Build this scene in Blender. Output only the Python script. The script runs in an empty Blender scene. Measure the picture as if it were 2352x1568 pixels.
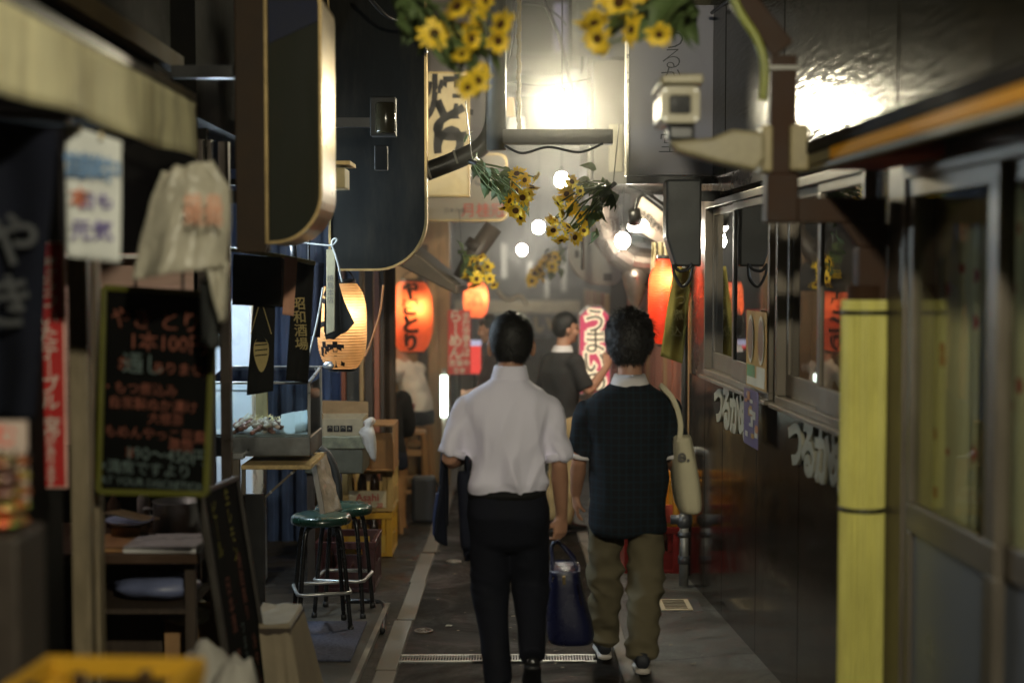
import bpy, bmesh, math, random
from mathutils import Vector, Matrix, noise as mnoise
R = random.Random(7)
sc = bpy.context.scene
COL = sc.collection
rad = math.radians

# ------------------------------------------------------------------ camera, sky, exposure
EYE, TILT, FPX = 1.72, rad(2.77), 3266.7          # eye height, downward tilt, focal length in 2352-wide pixels
cd = bpy.data.cameras.new('camera')
cd.sensor_width = 36.0; cd.lens = 50.0
cd.clip_start = 0.05; cd.clip_end = 400
cd.dof.use_dof = True; cd.dof.focus_distance = 7.8; cd.dof.aperture_fstop = 1.0
cam = bpy.data.objects.new('camera', cd); COL.objects.link(cam)
cam.location = (0, 0, EYE); cam.rotation_euler = (math.pi / 2 - TILT, 0, 0)
sc.camera = cam
sc.render.resolution_x, sc.render.resolution_y = 1024, 682

SKY_STRENGTH = 0.012
w = bpy.data.worlds.new('World'); sc.world = w; w.use_nodes = True
wn = w.node_tree.nodes; wl = w.node_tree.links
bg = wn['Background']
sky = wn.new('ShaderNodeTexSky'); sky.sky_type = 'NISHITA'; sky.sun_disc = False
sky.sun_elevation = rad(-4.0); sky.sun_rotation = rad(200)
wl.new(sky.outputs[0], bg.inputs[0]); bg.inputs[1].default_value = SKY_STRENGTH
sc.view_settings.view_transform = 'Standard'; sc.view_settings.look = 'None'
sc.view_settings.gamma = 1.0; sc.view_settings.exposure = 0.0
try: sc.view_settings.use_curve_mapping = False
except Exception: pass
sc.render.engine = 'CYCLES'
cy = sc.cycles
cy.use_denoising = True
cy.max_bounces = 7; cy.diffuse_bounces = 3; cy.glossy_bounces = 4; cy.transmission_bounces = 4; cy.transparent_max_bounces = 10; cy.volume_bounces = 0
cy.sample_clamp_indirect = 4.0; cy.caustics_reflective = False; cy.caustics_refractive = False
try: cy.use_light_tree = True
except Exception: pass

HAZE = 0.0006
SMOKE = 0.036
LAMP_HALO = 0.05  # density of the cloud added for the big bulb's glare
LAMP_MAIN = 900   # emission of the big bulb
LAMP_BACK = 2500
STALL_E = 420

# ------------------------------------------------------------------ measuring helpers
CT, ST = math.cos(TILT), math.sin(TILT)
def at(px, py, Y):
    """world point at distance Y along the alley for a picture position (2352 wide)"""
    a = (px - 1176) / FPX; b = (784 - py) / FPX
    d = Vector((a, CT + b * ST, -ST + b * CT))
    return Vector((0, 0, EYE)) + d * (Y / d.y)
def gz(y): return -0.0304 * y                      # the alley falls gently away
def rwx(y): return 1.53 - 0.04 * y                 # face of the right-hand tavern
def V(*a): return Vector(a)

# ------------------------------------------------------------------ materials
MATS = {}
def M(name, col, rough=0.6, metal=0.0, var=0.25, vs=6.0, bump=0.15, bs=60.0, spec=0.5, coat=0.0, dirt=0.0, stretch=None, bdist=0.004, trans=0.0, sheen=0.0, wear=None):
    if name in MATS: return MATS[name]
    m = bpy.data.materials.new(name); m.use_nodes = True
    nt = m.node_tree; n = nt.nodes; l = nt.links
    p = n['Principled BSDF']
    tc = n.new('ShaderNodeTexCoord'); mp = n.new('ShaderNodeMapping')
    if stretch: mp.inputs['Scale'].default_value = stretch
    l.new(tc.outputs['Object'], mp.inputs[0])
    a = n.new('ShaderNodeTexNoise'); a.inputs['Scale'].default_value = vs; a.inputs['Detail'].default_value = 6; a.inputs['Roughness'].default_value = 0.65
    l.new(mp.outputs[0], a.inputs['Vector'])
    cr = n.new('ShaderNodeValToRGB')
    c0 = [max(0, c * (1 - var)) for c in col]; c1 = [min(1, c * (1 + var)) for c in col]
    cr.color_ramp.elements[0].position = 0.3; cr.color_ramp.elements[0].color = (*c0, 1)
    cr.color_ramp.elements[1].position = 0.7; cr.color_ramp.elements[1].color = (*c1, 1)
    l.new(a.outputs[0], cr.inputs[0])
    last = cr.outputs[0]
    if dirt:
        b = n.new('ShaderNodeTexNoise'); b.inputs['Scale'].default_value = vs * 0.45; b.inputs['Detail'].default_value = 8; b.inputs['Roughness'].default_value = 0.75
        l.new(mp.outputs[0], b.inputs['Vector'])
        r2 = n.new('ShaderNodeMapRange'); r2.inputs[1].default_value = 0.48; r2.inputs[2].default_value = 0.72; r2.inputs[3].default_value = 0; r2.inputs[4].default_value = dirt
        l.new(b.outputs[0], r2.inputs[0])
        mx = n.new('ShaderNodeMix'); mx.data_type = 'RGBA'
        l.new(r2.outputs[0], mx.inputs['Factor']); l.new(last, mx.inputs['A'])
        dc = wear or (0.035, 0.028, 0.02); mx.inputs['B'].default_value = (*dc, 1)
        last = mx.outputs['Result']
    l.new(last, p.inputs['Base Color'])
    rr = n.new('ShaderNodeMapRange'); rr.inputs[1].default_value = 0.25; rr.inputs[2].default_value = 0.75
    rr.inputs[3].default_value = max(0.03, rough - 0.12); rr.inputs[4].default_value = min(1, rough + 0.12)
    l.new(a.outputs[0], rr.inputs[0]); l.new(rr.outputs[0], p.inputs['Roughness'])
    p.inputs['Metallic'].default_value = metal; p.inputs['Specular IOR Level'].default_value = spec if rough < 0.65 else min(spec, 0.18)
    p.inputs['Coat Weight'].default_value = coat; p.inputs['Coat Roughness'].default_value = 0.12
    if trans: p.inputs['Transmission Weight'].default_value = trans
    if sheen: p.inputs['Sheen Weight'].default_value = sheen
    if bump:
        f = n.new('ShaderNodeTexNoise'); f.inputs['Scale'].default_value = bs; f.inputs['Detail'].default_value = 5
        l.new(mp.outputs[0], f.inputs['Vector'])
        bp = n.new('ShaderNodeBump'); bp.inputs['Strength'].default_value = bump; bp.inputs['Distance'].default_value = bdist
        l.new(f.outputs[0], bp.inputs['Height']); l.new(bp.outputs[0], p.inputs['Normal'])
    MATS[name] = m
    return m
def EM(name, col, strength):
    if name in MATS: return MATS[name]
    m = bpy.data.materials.new(name); m.use_nodes = True
    nt = m.node_tree; nt.nodes.clear()
    e = nt.nodes.new('ShaderNodeEmission'); o = nt.nodes.new('ShaderNodeOutputMaterial')
    e.inputs[0].default_value = (*col, 1); e.inputs[1].default_value = strength
    nt.links.new(e.outputs[0], o.inputs[0]); MATS[name] = m
    return m
def GLASS(name, tint=(0.9, 0.95, 0.95), refl=1.0, rough=0.015):
    if name in MATS: return MATS[name]
    m = bpy.data.materials.new(name); m.use_nodes = True
    nt = m.node_tree; nt.nodes.clear(); n = nt.nodes; l = nt.links
    t = n.new('ShaderNodeBsdfTransparent'); t.inputs[0].default_value = (*tint, 1)
    g = n.new('ShaderNodeBsdfGlossy'); g.inputs['Roughness'].default_value = rough
    f = n.new('ShaderNodeFresnel'); f.inputs[0].default_value = 1.5
    mu = n.new('ShaderNodeMath'); mu.operation = 'MULTIPLY'; mu.inputs[1].default_value = refl; mu.use_clamp = True
    tc = n.new('ShaderNodeTexCoord'); no = n.new('ShaderNodeTexNoise'); no.inputs['Scale'].default_value = 2.2; no.inputs['Detail'].default_value = 2
    bp = n.new('ShaderNodeBump'); bp.inputs['Strength'].default_value = 0.06; bp.inputs['Distance'].default_value = 0.02
    l.new(tc.outputs['Object'], no.inputs['Vector']); l.new(no.outputs[0], bp.inputs['Height']); l.new(bp.outputs[0], g.inputs['Normal'])
    mx = n.new('ShaderNodeMixShader'); o = n.new('ShaderNodeOutputMaterial')
    l.new(f.outputs[0], mu.inputs[0]); l.new(mu.outputs[0], mx.inputs[0]); l.new(t.outputs[0], mx.inputs[1]); l.new(g.outputs[0], mx.inputs[2]); l.new(mx.outputs[0], o.inputs[0])
    MATS[name] = m
    return m
def PAPER(name, col, trans=0.6, rib=0.0):
    """lantern paper or thin plastic: light from the bulb behind shines through"""
    if name in MATS: return MATS[name]
    m = bpy.data.materials.new(name); m.use_nodes = True
    nt = m.node_tree; nt.nodes.clear(); n = nt.nodes; l = nt.links
    d = n.new('ShaderNodeBsdfDiffuse'); t = n.new('ShaderNodeBsdfTranslucent')
    tc = n.new('ShaderNodeTexCoord'); no = n.new('ShaderNodeTexNoise'); no.inputs['Scale'].default_value = 14; no.inputs['Detail'].default_value = 6
    l.new(tc.outputs['Object'], no.inputs['Vector'])
    cr = n.new('ShaderNodeValToRGB'); cr.color_ramp.elements[0].color = (*[c * 0.8 for c in col], 1); cr.color_ramp.elements[1].color = (*col, 1)
    cr.color_ramp.elements[0].position = 0.3; cr.color_ramp.elements[1].position = 0.65
    l.new(no.outputs[0], cr.inputs[0]); l.new(cr.outputs[0], d.inputs[0]); l.new(cr.outputs[0], t.inputs[0])
    mx = n.new('ShaderNodeMixShader'); mx.inputs[0].default_value = trans
    g = n.new('ShaderNodeBsdfGlossy'); g.inputs['Roughness'].default_value = 0.35
    m2 = n.new('ShaderNodeMixShader'); m2.inputs[0].default_value = 0.04
    o = n.new('ShaderNodeOutputMaterial')
    l.new(d.outputs[0], mx.inputs[1]); l.new(t.outputs[0], mx.inputs[2]); l.new(mx.outputs[0], m2.inputs[1]); l.new(g.outputs[0], m2.inputs[2]); l.new(m2.outputs[0], o.inputs[0])
    MATS[name] = m
    return m

# ------------------------------------------------------------------ mesh building
def wloc(o):
    p = Vector((0, 0, 0))
    while o is not None: p = p + o.location; o = o.parent
    return p
class G:
    def __init__(s): s.v = []; s.f = []
    def add(s, vs, fs):
        k = len(s.v); s.v += [Vector(v) for v in vs]; s.f += [tuple(i + k for i in f) for f in fs]; return s
    def hexa(s, p):      # 8 points: bottom ring 0-3 counter-clockwise from above, top ring 4-7
        return s.add(p, [(0, 3, 2, 1), (4, 5, 6, 7), (0, 1, 5, 4), (1, 2, 6, 5), (2, 3, 7, 6), (3, 0, 4, 7)])
    def box(s, x0, x1, y0, y1, z0, z1):
        return s.hexa([(x0, y0, z0), (x1, y0, z0), (x1, y1, z0), (x0, y1, z0), (x0, y0, z1), (x1, y0, z1), (x1, y1, z1), (x0, y1, z1)])
    def obox(s, c, sx, sy, sz, rot=None):
        c = Vector(c); rot = rot or Matrix.Identity(3)
        p = [c + rot @ Vector((a * sx / 2, b * sy / 2, d * sz / 2)) for d in (-1, 1) for a, b in ((-1, -1), (1, -1), (1, 1), (-1, 1))]
        return s.hexa(p)
    def bar(s, a, b, w, h, up=(0, 0, 1)):
        a, b = Vector(a), Vector(b); d = (b - a); L = d.length; d.normalize()
        up = Vector(up)
        x = d.cross(up)
        if x.length < 1e-4: x = d.cross(Vector((0, 1, 0)))
        x.normalize(); z = x.cross(d).normalized()
        rot = Matrix((x, d, z)).transposed()
        return s.obox((a + b) / 2, w, L, h, rot)
    def prism(s, poly, ext):
        ext = Vector(ext); n = len(poly); p = [Vector(q) for q in poly]
        nrm = Vector((0, 0, 0))
        for i in range(n): nrm += p[i].cross(p[(i + 1) % n])
        if nrm.dot(ext) > 0: p.reverse()
        vs = p + [q + ext for q in p]
        fs = [tuple(range(n)), tuple(range(2 * n - 1, n - 1, -1))] + [(i, i + n, (i + 1) % n + n, (i + 1) % n) for i in range(n)]
        return s.add(vs, fs)
    def loft(s, rings, cap=True):
        m = len(rings[0]); k = len(s.v); fs = []
        for i in range(len(rings) - 1):
            for j in range(m):
                a, b = k + i * m + j, k + i * m + (j + 1) % m
                fs.append((a, b, b + m, a + m))
        if cap: fs.append(tuple(k + j for j in range(m - 1, -1, -1))); e = k + (len(rings) - 1) * m; fs.append(tuple(e + j for j in range(m)))
        for r in rings: s.v += [Vector(q) for q in r]
        s.f += fs
        return s
    def tube(s, pts, r, n=8, cap=True, flat=1.0):
        pts = [Vector(p) for p in pts]; N = len(pts)
        rs = r if isinstance(r, (list, tuple)) else [r] * N
        t0 = (pts[1] - pts[0]).normalized()
        ref = Vector((0, 0, 1)) if abs(t0.z) < 0.9 else Vector((1, 0, 0))
        u = t0.cross(ref).normalized(); rings = []
        for i in range(N):
            t = ((pts[min(i + 1, N - 1)] - pts[i]).normalized() + (pts[i] - pts[max(i - 1, 0)]).normalized())
            if t.length < 1e-6: t = t0
            t.normalize()
            u = (u - t * u.dot(t)).normalized(); v = t.cross(u)
            rings.append([pts[i] + (u * math.cos(2 * math.pi * j / n) + v * math.sin(2 * math.pi * j / n) * flat) * rs[i] for j in range(n)])
        return s.loft(rings, cap)
    def lathe(s, c, prof, n=24, fn=None):
        c = Vector(c); rings = []
        for r, z in prof: rings.append([c + Vector((r * math.cos(2 * math.pi * j / n), r * math.sin(2 * math.pi * j / n), z)) for j in range(n)])
        return s.loft(rings)
    def ball(s, c, rx, ry, rz, n=14, m=10, rot=None):
        c = Vector(c); rot = rot or Matrix.Identity(3); rings = []
        for i in range(m + 1):
            th = math.pi * (0.02 + 0.96 * i / m)
            rings.append([c + rot @ Vector((rx * math.sin(th) * math.cos(2 * math.pi * j / n), ry * math.sin(th) * math.sin(2 * math.pi * j / n), -rz * math.cos(th))) for j in range(n)])
        return s.loft(rings)
    def grid(s, fn, nu, nv):
        k = len(s.v)
        for j in range(nv + 1):
            for i in range(nu + 1): s.v.append(Vector(fn(i / nu, j / nv)))
        for j in range(nv):
            for i in range(nu):
                a = k + j * (nu + 1) + i
                s.f.append((a, a + 1, a + nu + 2, a + nu + 1))
        return s
    def mesh(s, name, off=None):
        me = bpy.data.meshes.new(name); off = off or Vector((0, 0, 0))
        me.from_pydata([v - off for v in s.v], [], s.f); me.update()
        return me
    def build(s, name, mat, parent=None, smooth=False, bev=0.0, solid=0.0, sub=0, kind=None, loc=None, label=None):
        off = wloc(parent) if parent is not None else (Vector(loc) if loc is not None else Vector((0, 0, 0)))
        me = s.mesh(name, off); me.materials.append(mat)
        o = bpy.data.objects.new(name, me); COL.objects.link(o)
        if parent is not None: o.parent = parent
        elif loc is not None: o.location = loc
        if smooth:
            for p in me.polygons: p.use_smooth = True
        if solid:
            md = o.modifiers.new('solid', 'SOLIDIFY'); md.thickness = solid; md.offset = 0
        if bev:
            md = o.modifiers.new('bevel', 'BEVEL'); md.width = bev; md.segments = 2; md.limit_method = 'ANGLE'; md.angle_limit = rad(40)
        if sub:
            md = o.modifiers.new('sub', 'SUBSURF'); md.levels = sub; md.render_levels = sub
        if kind: o['kind'] = kind
        if label: o['label'] = label
        return o
def thing(name, label, cat, loc, group=None):
    o = bpy.data.objects.new(name, None); COL.objects.link(o); o.location = loc; o.empty_display_size = 0.1
    o['label'] = label; o['category'] = cat
    if group: o['group'] = group
    return o
def tag(o, label, cat, group=None):
    o['label'] = label; o['category'] = cat
    if group: o['group'] = group
    return o
def structure(o): o['kind'] = 'structure'; return o
def children(o): return [c for c in bpy.data.objects if c.parent == o]
def dup(o, loc=None, rotz=None, label=None, parent=None):
    c = o.copy(); COL.objects.link(c)
    if parent is not None: c.parent = parent
    if loc is not None: c.location = loc
    if rotz is not None: c.rotation_euler = (0, 0, rotz)
    if label: c['label'] = label
    for ch in children(o): dup(ch, parent=c)
    return c
def smooth_path(pts, k=6):
    pts = [Vector(p) for p in pts]; out = []
    for i in range(len(pts) - 1):
        p0, p1, p2, p3 = pts[max(i - 1, 0)], pts[i], pts[i + 1], pts[min(i + 2, len(pts) - 1)]
        for j in range(k):
            t = j / k
            out.append(0.5 * ((2 * p1) + (p2 - p0) * t + (2 * p0 - 5 * p1 + 4 * p2 - p3) * t * t + (-p0 + 3 * p1 - 3 * p2 + p3) * t ** 3))
    return out + [pts[-1]]
TXT = {}
def text_geo(body, size=0.1, vertical=False, bold=0.0, line=1.0, cuts=0, align='CENTER'):
    key = (body, vertical, bold, line, cuts, align)
    if key not in TXT:
        cu = bpy.data.curves.new('t', 'FONT'); cu.body = '\n'.join(body) if vertical else body
        cu.align_x = align; cu.align_y = 'CENTER'; cu.offset = bold; cu.space_line = line; cu.resolution_u = 3
        o = bpy.data.objects.new('t', cu); COL.objects.link(o)
        me = bpy.data.meshes.new_from_object(o.evaluated_get(bpy.context.evaluated_depsgraph_get()))
        if cuts:
            bm = bmesh.new(); bm.from_mesh(me); bmesh.ops.triangulate(bm, faces=bm.faces)
            for _ in range(cuts):
                es = [e for e in bm.edges if e.calc_length() > 0.16]
                if es: bmesh.ops.subdivide_edges(bm, edges=es, cuts=1); bmesh.ops.triangulate(bm, faces=bm.faces)
            bm.to_mesh(me); bm.free()
        TXT[key] = ([tuple(v.co) for v in me.vertices], [tuple(p.vertices) for p in me.polygons])
        bpy.data.objects.remove(o); bpy.data.curves.remove(cu); bpy.data.meshes.remove(me)
    vs, fs = TXT[key]
    return [(x * size, y * size) for x, y, z in vs], fs
def text(name, body, size, mat, parent, o, ux, uy, bold=0.0, vertical=False, line=1.0, lift=0.003, align='CENTER', skew=0.0, jitter=0.0, thick=0.0):
    """flat lettering lying on the plane (o, ux, uy), lifted a little off it"""
    vs, fs = text_geo(body, size, vertical, bold, line, 0, align)
    o, ux, uy = Vector(o), Vector(ux).normalized(), Vector(uy).normalized(); n = ux.cross(uy)
    g = G(); g.v = [o + ux * (x + y * skew) + uy * y + n * lift for x, y in vs]; g.f = list(fs)
    ob = g.build(name, mat, parent)
    if thick:
        md = ob.modifiers.new('solid', 'SOLIDIFY'); md.thickness = thick; md.offset = 1
    return ob
def remesh(g, voxel, smooth=3, disp=None):
    """fuse overlapping closed shapes into one skin, smooth it and push folds into it"""
    me = g.mesh('tmp'); o = bpy.data.objects.new('tmp', me); COL.objects.link(o)
    md = o.modifiers.new('r', 'REMESH'); md.mode = 'VOXEL'; md.voxel_size = voxel; md.use_smooth_shade = True
    if smooth:
        ms = o.modifiers.new('s', 'SMOOTH'); ms.iterations = smooth; ms.factor = 0.5
    m2 = bpy.data.meshes.new_from_object(o.evaluated_get(bpy.context.evaluated_depsgraph_get()))
    bpy.data.objects.remove(o); bpy.data.meshes.remove(me)
    if disp:
        for v, nn in [(v, v.normal.copy()) for v in m2.vertices]: v.co = v.co + nn * disp(v.co)
    for p in m2.polygons: p.use_smooth = True
    m2.update()
    return m2
def mobj(name, me, mat, parent):
    me.materials.clear(); me.materials.append(mat); o = bpy.data.objects.new(name, me); COL.objects.link(o); o.parent = parent
    return o
def light(name, loc, power, col, radius, parent):
    ld = bpy.data.lights.new(name, 'POINT'); ld.energy = power; ld.color = col; ld.shadow_soft_size = radius
    o = bpy.data.objects.new(name, ld); COL.objects.link(o); o.parent = parent; o.location = Vector(loc) - wloc(parent)
    return o
def nz(x, y=0, z=0): return mnoise.noise(Vector((x, y, z)))
# ------------------------------------------------------------------ common materials
m_asph = M('asphalt', (0.0095, 0.0082, 0.0066), 0.65, spec=0.08, var=0.35, vs=9, bump=0.6, bs=220, dirt=0.5, bdist=0.004, wear=(0.024, 0.019, 0.014))
m_conc = M('pavement_concrete', (0.066, 0.067, 0.062), 0.6, spec=0.25, var=0.3, vs=5, bump=0.5, bs=160, dirt=0.6, wear=(0.06, 0.055, 0.045))
m_dirtc = M('grimy_concrete', (0.02, 0.016, 0.012), 0.5, spec=0.25, var=0.35, vs=5, bump=0.5, bs=90, dirt=0.8)
m_kerb = M('kerb_granite', (0.13, 0.113, 0.09), 0.6, var=0.25, vs=8, bump=0.4, bs=120, dirt=0.55, wear=(0.09, 0.08, 0.065))
m_alu = M('aluminium', (0.175, 0.15, 0.12), 0.4, 0.55, var=0.06, vs=3, bump=0.02, dirt=0.0, wear=(0.2, 0.18, 0.15))
m_brownp = M('brown_gloss_panel', (0.007, 0.0045, 0.0032), 0.16, var=0.35, vs=3, bump=0.12, bs=9, spec=0.4, coat=0.1, dirt=0.5, bdist=0.003, wear=(0.014, 0.0095, 0.0065))
m_dark = M('dark_soot_wall', (0.0045, 0.0043, 0.0038), 0.75, var=0.4, vs=4, bump=0.3, bs=25, dirt=0.5, spec=0.08, wear=(0.012, 0.01, 0.007))
m_darkw = M('dark_stained_wood', (0.045, 0.03, 0.02), 0.55, var=0.35, vs=5, bump=0.3, bs=40, stretch=(6, 6, 1), dirt=0.4)
m_tan = M('tan_plywood', (0.34, 0.22, 0.1), 0.55, var=0.2, vs=4, bump=0.2, bs=40, stretch=(5, 5, 1), dirt=0.3)
m_post = M('weathered_tan_post', (0.2, 0.16, 0.1), 0.45, var=0.25, vs=6, bump=0.3, bs=50, stretch=(4, 4, 0.7), dirt=0.5)
m_navy = M('navy_painted_steel', (0.06, 0.1, 0.23), 0.45, var=0.35, vs=3, bump=0.2, bs=14, stretch=(3, 3, 1), dirt=0.4)
m_pinkw = M('pinkish_wood_lining', (0.46, 0.3, 0.24), 0.5, var=0.15, vs=4, bump=0.15, bs=30, stretch=(1, 1, 6))
m_black = M('black_paint', (0.012, 0.012, 0.013), 0.4, var=0.3, bump=0.1)
m_grayw = M('grey_render_wall', (0.04, 0.039, 0.038), 0.75, var=0.3, vs=2, bump=0.3, bs=30, dirt=0.6)
m_pale = M('pale_painted_metal', (0.42, 0.41, 0.37), 0.4, var=0.15, vs=4, bump=0.1, dirt=0.4)
m_steel = M('stainless_steel', (0.42, 0.42, 0.41), 0.34, 0.75, var=0.1, vs=12, bump=0.05)
m_redw = M('reddish_wood', (0.26, 0.09, 0.05), 0.45, var=0.25, vs=5, bump=0.2, bs=40, stretch=(6, 6, 1), dirt=0.3)

# crinkled glossy sheet of the tavern's upper wall
def vinyl():
    m = bpy.data.materials.new('glossy_dark_cladding'); m.use_nodes = True; nt = m.node_tree; n = nt.nodes; l = nt.links
    p = n['Principled BSDF']; p.inputs['Roughness'].default_value = 0.17; p.inputs['Specular IOR Level'].default_value = 0.1
    p.inputs['Coat Weight'].default_value = 0.13; p.inputs['Coat Roughness'].default_value = 0.08
    tc = n.new('ShaderNodeTexCoord'); mp = n.new('ShaderNodeMapping'); mp.inputs['Scale'].default_value = (1, 0.5, 4.4)
    l.new(tc.outputs['Object'], mp.inputs[0])
    a = n.new('ShaderNodeTexNoise'); a.inputs['Scale'].default_value = 12; a.inputs['Detail'].default_value = 3
    b = n.new('ShaderNodeTexNoise'); b.inputs['Scale'].default_value = 2.0; b.inputs['Detail'].default_value = 3
    l.new(mp.outputs[0], a.inputs['Vector']); l.new(tc.outputs['Object'], b.inputs['Vector'])
    bp = n.new('ShaderNodeBump'); bp.inputs['Strength'].default_value = 0.33; bp.inputs['Distance'].default_value = 0.007
    l.new(a.outputs[0], bp.inputs['Height']); l.new(bp.outputs[0], p.inputs['Normal']); l.new(bp.outputs[0], p.inputs['Coat Normal'])
    cr = n.new('ShaderNodeValToRGB'); cr.color_ramp.elements[0].color = (0.005, 0.0045, 0.0022, 1); cr.color_ramp.elements[1].color = (0.012, 0.0105, 0.0055, 1)
    l.new(b.outputs[0], cr.inputs[0]); l.new(cr.outputs[0], p.inputs['Base Color'])
    return m
m_vinyl = vinyl()

# worn ground: aggregate specks, repair patches, wet and dry areas
def worn(m, speck, patch, fine=170):
    nt = m.node_tree; n = nt.nodes; l = nt.links; p = n['Principled BSDF']; old = p.inputs['Base Color'].links[0].from_socket
    tc = n.new('ShaderNodeTexCoord')
    v = n.new('ShaderNodeTexVoronoi'); v.inputs['Scale'].default_value = fine; l.new(tc.outputs['Object'], v.inputs['Vector'])
    sp = n.new('ShaderNodeSeparateColor'); l.new(v.outputs['Color'], sp.inputs[0])
    g1 = n.new('ShaderNodeMapRange'); g1.inputs[1].default_value = 0.8; g1.inputs[2].default_value = 1.0; g1.inputs[4].default_value = 0.8; l.new(sp.outputs[0], g1.inputs[0])
    a = n.new('ShaderNodeMix'); a.data_type = 'RGBA'; l.new(g1.outputs[0], a.inputs['Factor']); l.new(old, a.inputs['A']); a.inputs['B'].default_value = (*speck, 1)
    b = n.new('ShaderNodeTexNoise'); b.inputs['Scale'].default_value = 1.3; b.inputs['Detail'].default_value = 9; b.inputs['Roughness'].default_value = 0.7; b.inputs['Distortion'].default_value = 1.2; l.new(tc.outputs['Object'], b.inputs['Vector'])
    g2 = n.new('ShaderNodeMapRange'); g2.inputs[1].default_value = 0.5; g2.inputs[2].default_value = 0.58; g2.inputs[4].default_value = 0.75; l.new(b.outputs[0], g2.inputs[0])
    c = n.new('ShaderNodeMix'); c.data_type = 'RGBA'; l.new(g2.outputs[0], c.inputs['Factor']); l.new(a.outputs['Result'], c.inputs['A']); c.inputs['B'].default_value = (*patch, 1)
    ck = n.new('ShaderNodeTexVoronoi'); ck.feature = 'DISTANCE_TO_EDGE'; ck.inputs['Scale'].default_value = 1.1
    wob = n.new('ShaderNodeMix'); wob.data_type = 'RGBA'; wob.inputs['Factor'].default_value = 0.12; l.new(tc.outputs['Object'], wob.inputs['A']); l.new(b.outputs['Color'], wob.inputs['B']); l.new(wob.outputs['Result'], ck.inputs['Vector'])
    g3 = n.new('ShaderNodeMapRange'); g3.inputs[1].default_value = 0.004; g3.inputs[2].default_value = 0.012; g3.inputs[3].default_value = 0.8; g3.inputs[4].default_value = 0.0; l.new(ck.outputs['Distance'], g3.inputs[0])
    d = n.new('ShaderNodeMix'); d.data_type = 'RGBA'; l.new(g3.outputs[0], d.inputs['Factor']); l.new(c.outputs['Result'], d.inputs['A']); d.inputs['B'].default_value = (0.008, 0.007, 0.006, 1)
    l.new(d.outputs['Result'], p.inputs['Base Color'])
    r = n.new('ShaderNodeMapRange'); r.inputs[1].default_value = 0.4; r.inputs[2].default_value = 0.65; r.inputs[3].default_value = 0.75; r.inputs[4].default_value = 0.3; l.new(b.outputs[0], r.inputs[0]); l.new(r.outputs[0], p.inputs['Roughness'])
worn(m_asph, (0.03, 0.025, 0.019), (0.0055, 0.0047, 0.0038)); worn(m_conc, (0.13, 0.13, 0.12), (0.04, 0.038, 0.033), 120); worn(m_dirtc, (0.07, 0.06, 0.05), (0.02, 0.016, 0.012), 90)

# ------------------------------------------------------------------ ground
def sheet(name, x0, x1, y0, y1, dz, mat, ny=20):
    g = G(); g.grid(lambda u, v: (x0 + (x1 - x0) * u, y0 + (y1 - y0) * v, gz(y0 + (y1 - y0) * v) + dz), 4, ny)
    return structure(g.build(name, mat))
sheet('ground', -16, 16, -10, 60, 0, m_dirtc)
sheet('road', -0.55, 0.52, -8, 20.5, 0.004, m_asph)
sheet('pavement', 0.602, 1.75, -8, 20.5, 0.008, m_conc)
for x0, x1 in ((-0.655, -0.553), (0.518, 0.6)):
    k = bpy.data.objects.new('kerb', None); COL.objects.link(k); k.location = ((x0 + x1) / 2, 10, gz(10)); k['kind'] = 'structure'
    y = 1.1 + (0.03 if x0 < 0 else 0.5)
    i = 0
    while y < 20:
        L = 1.13; g = G(); ya, yb = y + 0.006, y + L - 0.006
        h = 0.012 + 0.012 * R.random(); j = R.uniform(-0.008, 0.008)
        g.hexa([(x0 + j, ya, gz(ya) - 0.08), (x1 + j, ya, gz(ya) - 0.08), (x1 + j, yb, gz(yb) - 0.08), (x0 + j, yb, gz(yb) - 0.08),
                (x0 + j, ya, gz(ya) + h), (x1 + j, ya, gz(ya) + h), (x1 + j, yb, gz(yb) + h), (x0 + j, yb, gz(yb) + h)])
        g.build('kerb_stone', m_kerb, k, bev=0.006)
        y += L; i += 1
# shop step on the left, with a worn metal edge
g = G(); ya, yb = 5.0, 8.25
g.hexa([(-1.9, ya, gz(ya) - 0.05), (-0.74, ya, gz(ya) - 0.05), (-0.735, yb, gz(yb) - 0.05), (-1.9, yb, gz(yb) - 0.05),
        (-1.9, ya, gz(ya) + 0.035), (-0.74, ya, gz(ya) + 0.035), (-0.735, yb, gz(yb) + 0.035), (-1.9, yb, gz(yb) + 0.035)])
stepo = structure(g.build('shop_step_floor', M('damp_step_concrete', (0.04, 0.037, 0.03), 0.45, var=0.35, vs=4, bump=0.4, bs=90, dirt=0.6)))
g = G(); g.bar((-0.732, ya, gz(ya) + 0.026), (-0.727, yb, gz(yb) + 0.026), 0.028, 0.03)
g.build('edge_strip', M('worn_zinc', (0.3, 0.29, 0.26), 0.4, 0.7, var=0.4, dirt=0.6), stepo)
# leaf scraps and grit on the road
g = G()
for i in range(420):
    y = R.uniform(5.5, 17); x = R.uniform(-0.72, 1.1); s = R.choice([0.006, 0.008, 0.012, 0.02, 0.028]) * R.uniform(0.6, 1); a = R.uniform(0, 6.3)
    c = Vector((x, y, gz(y) + 0.013 + R.uniform(0, 0.003)))
    u = Vector((math.cos(a), math.sin(a), -0.03 * math.sin(a))) * s; v = Vector((-math.sin(a), math.cos(a), -0.03 * math.cos(a))) * s * R.uniform(0.3, 0.8)
    g.add([c - u, c - v + V(0, 0, 0.003), c + u, c + v], [(0, 1, 2, 3)])
o = g.build('litter', M('grit', (0.22, 0.19, 0.14), 0.8)); o['kind'] = 'stuff'

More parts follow.
